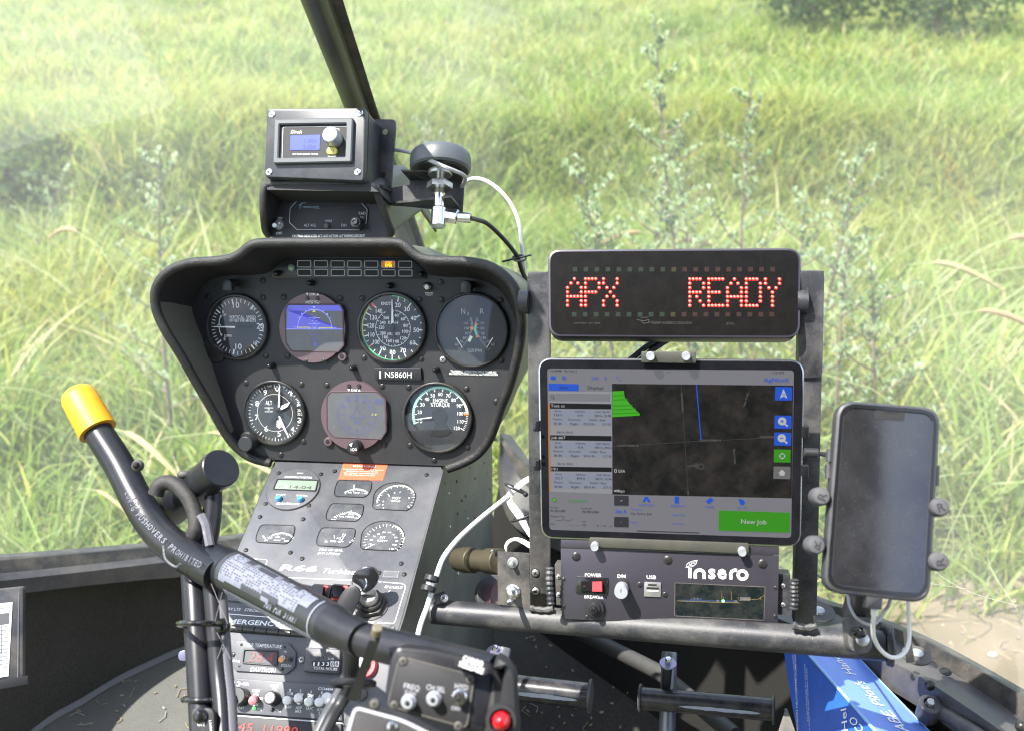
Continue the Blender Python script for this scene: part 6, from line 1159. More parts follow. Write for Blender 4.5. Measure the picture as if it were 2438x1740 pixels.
mb = MB(); patch(mb, .20, .27, .72, .99, .0004, 2); patch(mb, .33, .50, .66, .92, .0004, 3); patch(mb, .55, .62, .80, .98, .0004, 2); patch(mb, .68, .74, .72, .92, .0004, 2); patch(mb, .30, .50, -.52, -.26, .0004, 3); patch(mb, .02, .05, -.62, .98, .0004, 8); patch(mb, .58, .66, -.4, -.27, .0004, 2); patch(mb, .50, .66, -.30, -.10, .0004, 3); mb.build('placard_boxes', m_pdark, plc)
mb = MB()
for k in range(7): patch(mb, .10, .97, -.98-k*.055, -.96-k*.055+.01, .0003, 1)
patch(mb, .945, .955, -1.0, .9, .0003, 10); mb.build('placard_lines', mat('line_pale', (.20, .21, .25), .6), plc)
tpts = [on_sleeve(t, -.55) for t in (.55, .65, .75, .86)]; wrap_text('90% FOR START', tpts, 1, .0062, m_plac, slv)
# rings and tube on to the switch box
S2 = W(862, 1522, .735); mb = MB(); mb.tube([S1, S1+sx*.008, S1+sx*.012, S2-sx*.004, S2], [rr(50, .765), rr(48, .76), rr(44, .755), rr(43, .74), rr(41, .735)], 36); mb.build('collar', m_stick, stk)
mb = MB()
T0, T1 = W(850, 1518, .742), W(1175, 1603, .690); mb.tube([T0, T0.lerp(T1, .3), T0.lerp(T1, .32), T1], [rr(41, .742), rr(42, .72), rr(44, .715), rr(46, .690)], 36); mb.build('box_tube', m_stick, stk)
SB = Fr(K(700, 1150), .672, (-.02, .22, -.975), K(1040, 1160)); kv = lambda *q, h=0: [SB.uv(K(*p), h) for p in q]; BXS = lambda k: k/SB.s
mb = MB(); q = rounded(kv((240, 520), (700, 560), (1520, 760), (1500, 1640), (1380, 1640), (1100, 1605), (210, 1375), (70, 1230), (150, 680)), .007, 6); mb.prism(SB, q, -.035, 0, .004); swb = mb.build('switch_box', m_stick, stk)
mb = MB(); q = rounded(kv((280, 655), (1240, 905), (1145, 1575), (120, 1290), h=.001), .004, 5); mb.prism(SB, q, 0, .0015, .0006); mb.line(SB, q, .0008, .0017, True) if False else None; pn = mb.build('switch_plate', m_panel, swb)
mb = MB(); mb.line(SB, ccw(q), .0011, .0018, True); mb.build('worn_edge', m_dusty, pn)
for x, y in ((325, 715), (1185, 950), (212, 1282), (1035, 1548)): mb = MB(); screw(mb, SB, SB.uv(K(x, y)), BXS(10), .0016, True); mb.build('screw', [m_dusty, m_recess], pn)
for t_, x, y, hh, ww, x2 in (('FREQ', 435, 1052, 12, 38, 0), ('SLEW', 418, 1132, 9, 28, 0), ('CH SEL', 745, 1072, 12, 46, 0), ('HYD', 1075, 1050, 12, 31, 0), ('OFF', 1005, 1328, 9, 23, 0)): mb = MB(); mb.text(SB, t_, K(x, y), hh, ww, .0018, ang=-9, bold=.0); mb.build('lettering', m_grey, pn)
for x, y, m_ in ((377, 1262, m_silver), (706, 1222, m_silver), (1040, 1197, m_steelb)):
    c0 = SB.uv(K(x, y), .010); mb = MB(); mb.use(0); mb.lathe(SB, c0, [(BXS(18), .0015), (BXS(18), .003), (BXS(14.5), .004), (BXS(14.5), .009), (BXS(12), .0105), (BXS(6), .0105), (BXS(5.5), .007)], 28); mb.use(1); mb.lathe(SB, c0, [(BXS(5.5), .007), (BXS(5), .0112), (BXS(2), .0118)], 14); mb.build('push_button', [m_, m_recess], pn)
mb = MB(); q = rounded(kv((1540, 640), (1690, 745), (1790, 890), (1795, 1150), (1840, 1760), (1330, 1760), (1385, 1250), (1450, 1000), (1500, 720), h=.004), .008, 6); mb.prism(SB, q, -.038, .004, .008); gr = mb.build('grip_end', m_blkmatt, stk)
c0 = SB.uv(K(1590, 1490), .012); mb = MB(); mb.lathe(SB, c0, [(BXS(38), .002), (BXS(38), .010), (BXS(34), .013), (BXS(28), .013), (BXS(26), .009)], 40); bg_ = mb.build('button_shroud', m_blkmatt, gr); mb = MB(); mb.lathe(SB, c0, [(BXS(22.5), .008), (BXS(22.5), .013), (BXS(20), .017), (BXS(13), .020), (BXS(5), .0213)], 36); mb.build('red_button', m_redlens, bg_)
mb = MB(); p0, p1 = K(1230, 715), K(1210, 800)
for t_, (x, y) in (('CARGO', (1225, 718)), ('RELEASE', (1205, 800))): mb.text(SB, t_, K(x, y), 12, 50 if t_ == 'CARGO' else 60, .019, ang=-16, bold=.03)
cgt = mb.build('lettering', m_white, swb); mb = MB(); mb.prism(SB, kv((995, 705), (1410, 815), (1400, 890), (985, 775), h=.0185), .006, .0185); mb.build('label_strip', m_blk, swb)
# second box below, pale edged, running off the picture
SB2 = Fr(E(1700, 1380), .62, (0, .25, -.97), E(1900, 1430)); ev = lambda *q, h=0: [SB2.uv(E(*p), h) for p in q]
mb = MB(); q = rounded(ev((1160, 1800), (1345, 1165), (1800, 1290), (2350, 1560), (2300, 1900)), .005, 6); mb.prism(SB2, q, -.03, 0, .002); lb = mb.build('lower_box', m_panel, stk); mb = MB(); mb.line(SB2, inset(ccw(q), .0012), .0018, .0006, True); mb.build('bright_rim', m_grey, lb)
mb = MB(); screw(mb, SB2, SB2.uv(E(1700, 1372)), 13/SB2.s, .0003, True, rise=.6); mb.build('screw', [m_steelb, m_recess], lb)
mb = MB(); screw(mb, SB2, SB2.uv(E(1540, 1155)), 12/SB2.s, .0003, True, rise=.8); mb.build('screw', [m_dusty, m_recess], lb)
# strap, bolt and hoses hanging from the collar
mb = MB(); sp = src(E, (1555, 465, .70), (1530, 560, .695), (1480, 700, .70), (1420, 860, .71), (1370, 1000, .715), (1320, 1120, .72)); w_ = .0032
mb.rings([[p+RT*w_*1.2-UP*.001, p+RT*w_*1.2-UP*.001+FW*.002, p-RT*w_+FW*.002, p-RT*w_] for p in sp]); mb.build('hanging_strap', m_blkmatt, stk)
mb = MB(); mb.cyl(W(*E(1565, 440), .69), W(*E(1552, 500), .695), .0036, .004, 16, bev=.0006); mb.build('brass_bolt', mat('dull_brass', (.30, .25, .17), .4, metal=.7), stk)
for i, P in enumerate((src(E, (1300, 640, .78), (1300, 780, .79), (1270, 940, .80), (1180, 1120, .80), (1080, 1290, .79), (1000, 1480, .78)), src(E, (1340, 660, .77), (1335, 800, .78), (1320, 960, .79), (1220, 1150, .79), (1130, 1300, .78), (1040, 1480, .77)))):
    mb = MB(); mb.tube(catmull(P, 6), .0052, 10); mb.build('hose', mat('hose_grey', (.06, .065, .075), .35, dust=.2) if i == 0 else m_blk, stk)
mb = MB(); c0 = W(*E(1335, 965), .785); mb.tube([c0+RT*.016*math.cos(t)+UP*.005*math.sin(t)-FW*.010*math.sin(t) for t in [2*PI*i/18 for i in range(18)]], .0028, 8, True); mb.build('cable_tie', m_stick, stk)
# central post and pivot head
PO = [W(492, 1980, .80), W(483, 1740, .84), W(470, 1500, .88), W(460, 1330, .915)]
pp = catmull(PO, 6); mb = MB(); mb.tube(pp, [rr(31, (p-CAM).dot(FW)) for p in pp], 28); mb.build('centre_post', m_stick, stk)
mb = MB(); pp = catmull([W(470, 1360, .92), W(492, 1290, .925), W(505, 1220, .93), W(510, 1150, .935)], 5); mb.tube(pp, [rr(k_, .92) for k_ in np.linspace(30, 19, len(pp))], 20); mb.build('pivot_bracket', m_stick, stk)
HB0, HB1 = W(405, 1210, .99), W(508, 1128, .925); hx = (HB1-HB0).normalized(); mb = MB(); mb.tube([HB0, HB1, HB1+hx*.006, HB1+hx*.0065, HB1+hx*.016, HB1+hx*.017], [rr(44, .96), rr(44, .925), rr(44, .925), rr(46.5, .92), rr(46.5, .92), rr(44, .92)], 36); hd_ = mb.build('pivot_head', m_stick, stk)
mb = MB(); p = W(*L(825, 470), .935); mb.ball(p, .005, 12, (1.3, .8, .8)); mb.build('pin', m_dusty, hd_)
mb = MB(); hp2 = catmull([W(*L(x, y), d) for x, y, d in ((700, 560, .93), (720, 515, .93), (775, 510, .93), (835, 560, .925), (875, 640, .92), (880, 720, .915), (850, 770, .92), (800, 750, .93))], 6); mb.tube(hp2, .0072, 14); mb.build('braided_hose', mat('braid', (.016, .015, .015), .6, bump=.6, bs=900, dust=.1, ds=200), stk)
mb = MB(); tw = catmull([W(*L(x, y), d) for x, y, d in ((735, 790, .885), (745, 850, .88), (790, 885, .875), (810, 870, .87))], 5); mb.tube(tw, .0012, 6); tw = catmull([W(*L(x, y), d) for x, y, d in ((905, 650, .90), (925, 690, .895), (935, 740, .89), (945, 790, .885))], 5); mb.tube(tw, .0042, 6, flat=.5); mb.build('silver_tape', mat('tape', (.09, .088, .10), .4, bump=.6, bs=300), stk)
# wires strapped to the post
for i, (dx, m_, r_) in enumerate(((0, m_stick, .0085), (30, mat('wire_pale', (.11, .11, .125), .45), .0062))):
    pp = catmull([W(*L(x+dx, y), d) for x, y, d in ((940, 820, .895), (955, 960, .885), (970, 1150, .87), (985, 1350, .855), (1000, 1500, .84), (1010, 1700, .82))], 6); mb = MB(); mb.tube(pp, r_, 12); mb.build('strapped_cable', m_, stk)
mb = MB()
for (y0, y1) in ((960, 1140), (1160, 1300), (1330, 1480)):
    for s_ in (0, 1): mb.tube([W(*L(950+ (60 if s_ else 0) + (y0-960)*.08, y0), .862), W(*L(950+(0 if s_ else 60)+(y1-960)*.08, y1), .85)], .00035, 4)
mb.build('lacing_cord', m_trim, stk)
for y, x0, x1 in ((1150, 822, 1025), (1485, 845, 1060)):
    mb = MB(); c0 = W(*L((x0+x1)/2-10, y-5), .87); hw_ = (x1-x0)/2/1.8886/FPX*.87; mb.tube([c0+RT*hw_*math.cos(t)+UP*.009*math.sin(t)-FW*.030*math.sin(t) for t in [2*PI*i/28 for i in range(28)]], .0024, 8, True); mb.ball(c0+RT*(hw_*.95)-FW*.006, .0072, 10); mb.build('cable_tie', m_blkgloss, stk)
PL = Fr(L(903, 1575), .818, (-.05, .3, -.95), L(960, 1575)); mb = MB(); q = rounded([PL.uv(L(*p)) for p in ((860, 1518), (962, 1520), (968, 1700), (860, 1700))], .006, 6); mb.prism(PL, q, -.006, 0, .001); sw = mb.build('thumb_switch', m_panel, stk); mb = MB(); mb.lathe(PL, PL.uv(L(902, 1553)), [(.006, 0), (.006, .002), (.0045, .003), (.003, .0065), (.001, .007)], 20); mb.build('switch_button', m_blkgloss, sw); mb = MB(); mb.text(PL, 'ON', L(903, 1590), 9, 17, .0004, bold=.02); mb.text(PL, 'LASER', L(947, 1600), 5, 26, .0004, ang=-80); mb.build('lettering', m_white, sw)
# ================================================================ CABIN: floor, nose shell, window frames, windscreen, post
def FL(x, y, z=FLZ): r = ray(x, y); return CAM + r*((z-CAM.z)/r.z)
def loft(rails, n=6, closed=False):
    R = [catmull(r, n) for r in rails]; mb = MB(); mb.rings(R, False, False, closed=False); return mb
# left sill
Ls = [(-400, 1.15), (-180, 1.28), (0, 1.38), (188, 1.47), (350, 1.54), (450, 1.58), (572, 1.63), (760, 1.70), (960, 1.75)]
top = [1362, 1347, 1333, 1317, 1303, 1294, 1280, 1240, 1170]; mid = [1398, 1379, 1364, 1345, 1327, 1315, 1298, 1256, 1185]; bot = [1450, 1424, 1404, 1382, 1366, 1357, 1330, 1290, 1215]
lt = [W(x, y, d) for (x, d), y in zip(Ls, top)]; lm = [W(x, y, d-.01) for (x, d), y in zip(Ls, mid)]; lb_ = [W(x, y, d-.012) for (x, d), y in zip(Ls, bot)]
lip = [p + V((0, .03, -.01)) for p in lt]; under = [p + V((0, .03, .0)) for p in lb_]
wf = thing('windscreen', 'dusty clear windscreen in its black frame, with a slanting centre post', 'windscreen', lt[3])
mb = loft([lip, lt, lm]); mb.build('rubber_seal', m_seal, wf)
mb = loft([lm, [p - V((0, .018, 0)) for p in lm], [p - V((0, .014, 0)) for p in lb_], under]); mb.build('window_sill', m_frame, wf)
# right rail
Rs = [(1190, 1030, 1045, 1060, 1.76), (1212, 1062, 1085, 1130, 1.74), (1258, 1112, 1160, 1215, 1.70), (1420, 1210, 1250, 1290, 1.58), (1640, 1302, 1332, 1360, 1.45), (1940, 1426, 1441, 1455, 1.30), (2012, 1449, 1471, 1498, 1.24), (2167, 1510, 1543, 1578, 1.13), (2292, 1573, 1616, 1655, 1.06), (2438, 1657, 1713, 1745, .985), (2620, 1765, 1830, 1880, .92), (2900, 1950, 2030, 2080, .84)]
ro = [W(x, a, d) for x, a, b, c, d in Rs]; rm = [W(x, b, d-.006) for x, a, b, c, d in Rs]; 
inn_ = [(1190, 1060), (1195, 1130), (1235, 1215), (1390, 1290), (1600, 1370), (1850, 1470), (1940, 1510), (2080, 1556), (2190, 1610), (2335, 1705), (2480, 1810), (2760, 2010)]
ri = [W(x, y, r[4]-.03) for (x, y), r in zip(inn_, Rs)]; rb = [p + V((-.004, -.004, -.032)) for p in ri]
mb = loft([[p+V((.02, .03, -.02)) for p in ro], ro, rm]); mb.build('outer_lip', m_seal, wf)
mb = loft([rm, ri, rb, [p+V((.02, .02, -.004)) for p in rb]]); rr_ = mb.build('side_rail', m_frame, wf)
for x, y, d in ((1405, 790, 1.09), (1540, 858, 1.05)):
    fr = Fr.three(W(*Z(x, y), d-.012), W(*Z(x, y), d-.012)+V((1, -.3, 0)), W(*Z(x, y), d-.012)+V((.3, 1, 0.02))); mb = MB(); mb.lathe(fr, (0, 0), [(.0062, 0), (.006, .0008), (.0045, .0008), (.004, -.0005)], 20); mb.build('rail_hole', m_recess, wf)
for x, y, d in ((1262, 905, 1.045), (1392, 985, 1.02), (2250, 1370, .90)):
    p = W(*Z(x, y), d-.004); mb = MB(); mb.ball(p, .0055, 14); mb.build('rivet', m_screw, wf)
p = W(*Z(350, 300), 1.24); fr = Fr.three(p, p+V((1, 0, 0)), p+V((0, 1, 0))); mb = MB(); mb.lathe(fr, (0, 0), [(.020, 0), (.020, .0015)], 24); mb.use(1); mb.lathe(fr, (0, 0), [(.008, .0015), (.007, .004), (.003, .005)], 14); mb.build('rail_bolt', [m_dusty, m_steel], wf)
# nose shell
seamL = [FL(*p) for p in ((-420, 2250), (-200, 2000), (82, 1740), (200, 1666), (277, 1619), (363, 1577), (441, 1544), (620, 1490), (860, 1440))]
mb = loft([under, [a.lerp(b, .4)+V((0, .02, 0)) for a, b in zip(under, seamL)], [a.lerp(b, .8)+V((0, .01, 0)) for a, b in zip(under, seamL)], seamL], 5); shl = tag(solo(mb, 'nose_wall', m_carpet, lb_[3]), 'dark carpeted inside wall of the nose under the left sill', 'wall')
mb = MB(); sm = catmull(seamL, 5); w2 = .012; mb.rings([[p + V((-.3, .95, 0))*.010 + V((0, 0, .0015)) for p in sm], [p + V((0, 0, .006)) for p in sm], [p - V((-.3, .95, 0))*.010 + V((0, 0, .0015)) for p in sm]], False, False, closed=False); solo(mb, 'trim_strip', m_trim, seamL[4], 'grey trim strip along the seam between the nose wall and the left floor', 'trim strip')
seamR = [V((p.x-.02, p.y-.02, FLZ-.012)) for p in rb]
mb = loft([[p+V((.01, .01, -.002)) for p in rb], [a.lerp(b, .5) for a, b in zip(rb, seamR)], seamR], 4); tag(solo(mb, 'side_wall', mat('shaded_wall_carpet', (.024, .023, .021), .95, bump=.5, bs=200, spec=.1), rb[6]), 'dark carpeted inside wall below the right rail, its shade painted in', 'wall')  # carpet colour darkened on this wall to stand in for shadow
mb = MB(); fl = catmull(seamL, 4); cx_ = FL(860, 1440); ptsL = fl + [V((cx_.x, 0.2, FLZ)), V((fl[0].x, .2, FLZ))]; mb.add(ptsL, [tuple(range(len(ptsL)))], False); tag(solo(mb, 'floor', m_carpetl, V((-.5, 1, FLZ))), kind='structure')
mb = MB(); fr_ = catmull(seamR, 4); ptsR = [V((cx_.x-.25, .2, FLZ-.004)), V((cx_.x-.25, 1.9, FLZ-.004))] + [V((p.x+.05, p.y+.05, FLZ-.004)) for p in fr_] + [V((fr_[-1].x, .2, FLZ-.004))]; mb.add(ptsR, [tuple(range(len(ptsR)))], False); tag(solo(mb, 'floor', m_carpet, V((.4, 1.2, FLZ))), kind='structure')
# litter on the floor
random.seed(4); mb = MB()
for i in range(110):
    x, y = random.choice(((random.uniform(1120, 1900), random.uniform(1520, 1760)), (random.uniform(120, 560), random.uniform(1600, 1740)), (random.uniform(1120, 1500), random.uniform(1520, 1760))))
    p = FL(x, y)+V((0, 0, .002)); a = random.uniform(0, 6.28); l = random.choice((.003, .004, .006, .010, .022)); b = random.uniform(-1, 1)
    mb.use(random.choice((0, 0, 1)))
    mb.tube([p, p+V((math.cos(a), math.sin(a), .03))*l*.5, p+V((math.cos(a+b), math.sin(a+b), .02))*l], random.uniform(.0004, .0008) if l > .008 else .0011, 5)
tag(solo(mb, 'straw_litter', [mat('straw', (.32, .25, .15), .8), mat('grit', (.35, .33, .28), .9)], FL(1400, 1650), 'bits of straw and grit scattered over the floor carpet', 'litter'), kind='stuff')
# left document pouch
PC = Fr(X(120, 600), 1.24, (.22, .08, -.97), X(250, 590)); xv = lambda *q: [PC.uv(X(*p)) for p in q]
pc = thing('document_pouch', 'black clear fronted pouch with a printed form on the left nose wall', 'document pouch', PC)
mb = MB(); mb.prism(PC, rounded(xv((-500, 150), (250, 75), (245, 1125), (-500, 1220)), .004, 3), -.012, 0, .001); mb.build('pouch', mat('pouch_black', (.03, .033, .042), .4, dust=.3, ds=15), pc)
mb = MB(); mb.flat(PC, xv((205, 130), (196, 1050), (186, 1050), (198, 130)), .0012); mb.build('seam', m_trim, pc)
mb = MB(); mb.flat(PC, xv((-500, 300), (136, 235), (92, 1030), (-500, 1120)), .0008); pgx = mb.build('form', m_paper, pc)
mb = MB(); mb.flat(PC, xv((-500, 440), (102, 345), (97, 465), (-500, 560)), .0012)
for k in range(12): y = 490+k*40; mb.line(PC, xv((-300, y+55), (88, y)), .0006, .0012)
for x in (20,): mb.line(PC, xv((x, 480), (x-10, 900)), .0006, .0012)
mb.line(PC, xv((104, 345), (108, 290), (-300, 340)), .0006, .0012); mb.text(PC, 'REV 2', X(30, 1000), 7, 20, .0013, ang=8, bold=False); mb.text(PC, '2017', X(30, 760), 6, 16, .0013, ang=8, bold=False); mb.build('form_print', mat('ink', (.10, .10, .11), .7), pgx)
mb = MB(); mb.prism(PC, xv((-500, 1150), (305, 1020), (310, 1110), (-500, 1260)), .0012, .004, .0008); mb.build('bottom_strap', m_blk, pc)
mb = MB(); mb.prism(PC, rounded([PC.uv(X(*p)) for p in ((1925, 760), (2030, 745), (2030, 865), (1920, 862))], .004, 3), -.002, .002, .0006); 
pl_ = Fr(X(1960, 810), 1.0, (0, .2, -.97), X(2000, 810)); mb = MB(); mb.prism(pl_, rounded([pl_.uv(X(*p)) for p in ((1918, 765), (2060, 735), (2060, 870), (1922, 865))], .004, 4), -.003, .002, .0008); solo(mb, 'guard_tab', mat('tab_mauve', (.12, .12, .20), .4), pl_.O, 'small mauve grey tab sticking out left of the stick post', 'tab')
# centre post of the windscreen
PP = [(680, -200, .78), (752, 0, .95), (800, 128, 1.08), (848, 257, 1.24), (922, 450, 1.42), (1010, 690, 1.58), (1150, 1050, 1.76)]
pp = catmull([W(*p) for p in PP], 6); mb = MB(); mb.tube(pp, .0140, 24); wpt = mb.build('centre_post', mat('post_black', (.02, .02, .021), .38, dust=.08), wf)
mb = MB(); off_ = [p + RT*.017 + FW*.010 for p in pp]; mb.rings([[p - RT*.004, p + RT*.006 - FW*.004, p+RT*.008+FW*.004, p-RT*.002+FW*.006] for p in off_]); mb.build('rubber_channel', m_seal, wpt)
mb = MB(); off_ = [p + RT*.0125 for p in pp]; mb.tube(off_, .0022, 6); mb.build('bead', m_screw, wpt)
# windscreen panes
def ip(t, xs): 
    for (a, b), (c, d) in zip(xs, xs[1:]):
        if t <= c: return b+(d-b)*max(0, (t-a)/(c-a))
    return xs[-1][1]
DB = [(-420, 1.15), (0, 1.39), (450, 1.59), (850, 1.73), (1212, 1.75), (1640, 1.46), (1940, 1.31), (2167, 1.14), (2438, .99), (2900, .85)]
YB = [(-420, 1362), (0, 1333), (450, 1294), (760, 1240), (960, 1170), (1100, 1075), (1190, 1040), (1258, 1112), (1640, 1302), (1940, 1426), (2167, 1510), (2438, 1657), (2900, 1950)]
DT = [(-420, .74), (700, .84), (1219, .86), (2900, .66)]
def ws(x, t): yb = ip(x, YB); y = -260 + (yb+8+260)*t; return W(x, y, ip(x, DT) + (ip(x, DB)+.004-ip(x, DT))*t**.72)
def px_post(y): return 752+.378*y
m_ws = bpy.data.materials.new('acrylic'); m_ws.use_nodes = True; nt = m_ws.node_tree; nt.nodes.clear(); N_ = nt.nodes.new
out = N_('ShaderNodeOutputMaterial'); tr = N_('ShaderNodeBsdfTransparent'); df = N_('ShaderNodeBsdfDiffuse'); gl = N_('ShaderNodeBsdfGlossy'); m1 = N_('ShaderNodeMixShader'); m2 = N_('ShaderNodeMixShader'); fn = N_('ShaderNodeFresnel'); tc = N_('ShaderNodeTexCoord'); nz = N_('ShaderNodeTexNoise'); mr = N_('ShaderNodeMapRange'); nz2 = N_('ShaderNodeTexNoise'); mr2 = N_('ShaderNodeMapRange'); ad = N_('ShaderNodeMath')
tl = N_('ShaderNodeBsdfTranslucent'); m3 = N_('ShaderNodeMixShader'); m3.inputs[0].default_value = .5
tr.inputs[0].default_value = (.96, .98, .96, 1); df.inputs[0].default_value = (.8, .8, .78, 1); tl.inputs[0].default_value = (.8, .8, .78, 1); gl.inputs[1].default_value = .04; fn.inputs[0].default_value = 1.12
nz.inputs['Scale'].default_value = 3.5; nz.inputs['Detail'].default_value = 3; nz2.inputs['Scale'].default_value = 260; nz2.inputs['Detail'].default_value = 1
L_ = nt.links.new; L_(tc.outputs['Object'], nz.inputs[0]); L_(tc.outputs['Object'], nz2.inputs[0]); L_(nz.outputs[0], mr.inputs[0]); mr.inputs[1].default_value = .35; mr.inputs[2].default_value = .75; mr.inputs[3].default_value = .11; mr.inputs[4].default_value = .21
L_(nz2.outputs[0], mr2.inputs[0]); mr2.inputs[1].default_value = .80; mr2.inputs[2].default_value = .84; mr2.inputs[3].default_value = 0; mr2.inputs[4].default_value = .5
ad.operation = 'ADD'; L_(mr.outputs[0], ad.inputs[0]); L_(mr2.outputs[0], ad.inputs[1]); L_(ad.outputs[0], m1.inputs[0]); L_(tr.outputs[0], m1.inputs[1]); L_(df.outputs[0], m3.inputs[1]); L_(tl.outputs[0], m3.inputs[2]); L_(m3.outputs[0], m1.inputs[2]); m2.inputs[0].default_value = .03; L_(m1.outputs[0], m2.inputs[1]); L_(gl.outputs[0], m2.inputs[2]); L_(m2.outputs[0], out.inputs[0])
for nm, xa, xb, lab in (('windscreen_pane', -420, None, 'clear dusty acrylic windscreen left of the centre post'), ('windscreen_pane', None, 2900, 'clear scratched acrylic windscreen right of the centre post')):
    vs = []; nx, ny = 36, 26; mb = MB()
    for j in range(ny+1):
        t = j/ny
        for i in range(nx+1):
            yp = -260+(1200+260)*t; xp = px_post(yp); a, b = (xa, xp) if xa is not None else (xp, xb); vs.append(ws(a+(b-a)*i/nx, t))
    mb.add(vs, [(j*(nx+1)+i, j*(nx+1)+i+1, (j+1)*(nx+1)+i+1, (j+1)*(nx+1)+i) for j in range(ny) for i in range(nx)])
    pane = mb.build(nm, m_ws, wf)
# scratches in the acrylic: shallow pale arcs
mb = MB()
def onws(x, y): yb = ip(x, YB); return ws(x, (y+260)/(yb+8+260))-FW*.002
for P in ([(2400, 512), (2340, 590), (2280, 690)], [(2120, 1240), (2190, 1330), (2290, 1400), (2420, 1440)], [(1960, 1310), (2130, 1370), (2300, 1400)], [(2380, 1240), (2350, 1330), (2420, 1450)]):
    mb.tube(catmull([onws(*p) for p in P], 6), .0002, 4)
tag(mb.build('scratches', mat('scratch_pale', (.42, .44, .38), .6), pane), kind='stuff')
mb = MB(); rows = [(-250, 230), (-60, 270), (20, 300), (130, 352), (200, 395), (240, 425), (262, 400), (285, 300), (320, 150), (370, 0), (420, -150)]; vs = []  # pale sheet on the left pane, painting a reflection with a curved edge
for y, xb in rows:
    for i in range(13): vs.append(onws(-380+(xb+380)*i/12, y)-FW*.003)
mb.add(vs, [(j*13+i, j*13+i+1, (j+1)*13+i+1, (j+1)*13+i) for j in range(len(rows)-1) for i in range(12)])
m_sm = bpy.data.materials.new('reflection_haze'); m_sm.use_nodes = True; nt = m_sm.node_tree; nt.nodes.clear(); N_ = nt.nodes.new; o_ = N_('ShaderNodeOutputMaterial'); a_ = N_('ShaderNodeBsdfTransparent'); b_ = N_('ShaderNodeBsdfTranslucent'); b_.inputs[0].default_value = (.8, .8, .78, 1); c_ = N_('ShaderNodeMixShader'); c_.inputs[0].default_value = .045
nt.links.new(a_.outputs[0], c_.inputs[1]); nt.links.new(b_.outputs[0], c_.inputs[2]); nt.links.new(c_.outputs[0], o_.inputs[0]); mb.build('painted_reflection', m_sm, wf)
# ---- pedals
def pedal(a, b, da, db, r, arm, cap_l, lab, armd):
    t = thing('rudder_pedal', lab, 'pedal', W(*J(*a), da)); A_, B_ = W(*J(*a), da), W(*J(*b), db); ax = (B_-A_).normalized(); rr0 = r/FPX*da
    mb = MB(); mb.cyl(A_, B_, rr0, n=28); mb.build('foot_tube', m_pedal, t)
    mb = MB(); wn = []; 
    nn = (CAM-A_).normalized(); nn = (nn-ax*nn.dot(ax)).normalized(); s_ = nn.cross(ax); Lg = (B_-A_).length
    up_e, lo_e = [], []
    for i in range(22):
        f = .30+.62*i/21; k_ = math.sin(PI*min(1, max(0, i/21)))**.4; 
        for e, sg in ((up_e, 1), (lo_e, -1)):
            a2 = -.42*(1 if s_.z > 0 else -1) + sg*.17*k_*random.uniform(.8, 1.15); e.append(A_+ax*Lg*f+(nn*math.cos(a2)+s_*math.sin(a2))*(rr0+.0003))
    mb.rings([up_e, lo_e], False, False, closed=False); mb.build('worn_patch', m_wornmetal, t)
    for p, d_ in ((A_, -1), (B_, 1)):
        mb = MB(); 
        if cap_l or d_ > 0: mb.cyl(p, p+ax*d_*.003, rr0*1.28, n=28, bev=.0006); mb.build('end_plate', m_metalblk, t)
    (x0, y0), (x1, y1) = arm; P0, P1 = W(*J(x0, y0), armd), W(*J(x1, y1), armd-.03); mb = MB(); ra = 19/FPX*armd; mb.tube([P0, P0.lerp(P1, .02), P0.lerp(P1, .42), P1], [ra*.86, ra*.98, ra, ra*1.05], 24); mb.build('pedal_arm', mat('arm_grey', (.16, .17, .18), .35, metal=.5, dust=.2) , t)
    return t
random.seed(2)
t = pedal((1218, 515), (2100, 592), 1.13, 1.09, 26, ((1405, 200), (1385, 900)), True, 'black tube foot pedal with a worn silver patch, the one seen whole', 1.15)
def stud(x, y, d, t):
    p = W(*J(x, y), d); fr = Fr.three(p, p+V((1, 0, 0)), p+V((0, 1, 0))); k_ = d/FPX; mb = MB(); mb.lathe(fr, (0, 0), [(20*k_, 0), (20.5*k_, .001), (20*k_, .002)], 32); mb.build('washer', mat('washer_mauve', (.32, .30, .42), .35, metal=.6), t)
    mb = MB(); mb.prism(fr, circ((0, 0), 7.5*k_, 6), .002, .009, .0008); mb.build('bolt_head', m_steelb, t); mb = MB(); mb.lathe(fr, (0, 0), [(11*k_, -.034), (11*k_, 0)], 20); mb.build('bushing', m_blk, t)
stud(1395, 285, 1.12, t)
t = pedal((120, 415), (858, 500), 1.15, 1.12, 30, ((285, 170), (180, 700)), False, 'black tube foot pedal partly hidden behind the switch box', 1.18); stud(222, 205, 1.15, t)
mb = MB(); mb.tube([W(*J(780, 60), 1.45), W(*J(1345, 345), 1.30), W(*J(1850, 770), 1.15)], .0105, 14); solo(mb, 'control_tube', mat('tube_grey', (.035, .035, .034), .6, dust=.4, ds=14, dc=(.08, .075, .065)), W(*J(1100, 200), 1.4), 'dusty grey tube slanting across the floor behind the pedals', 'tube')
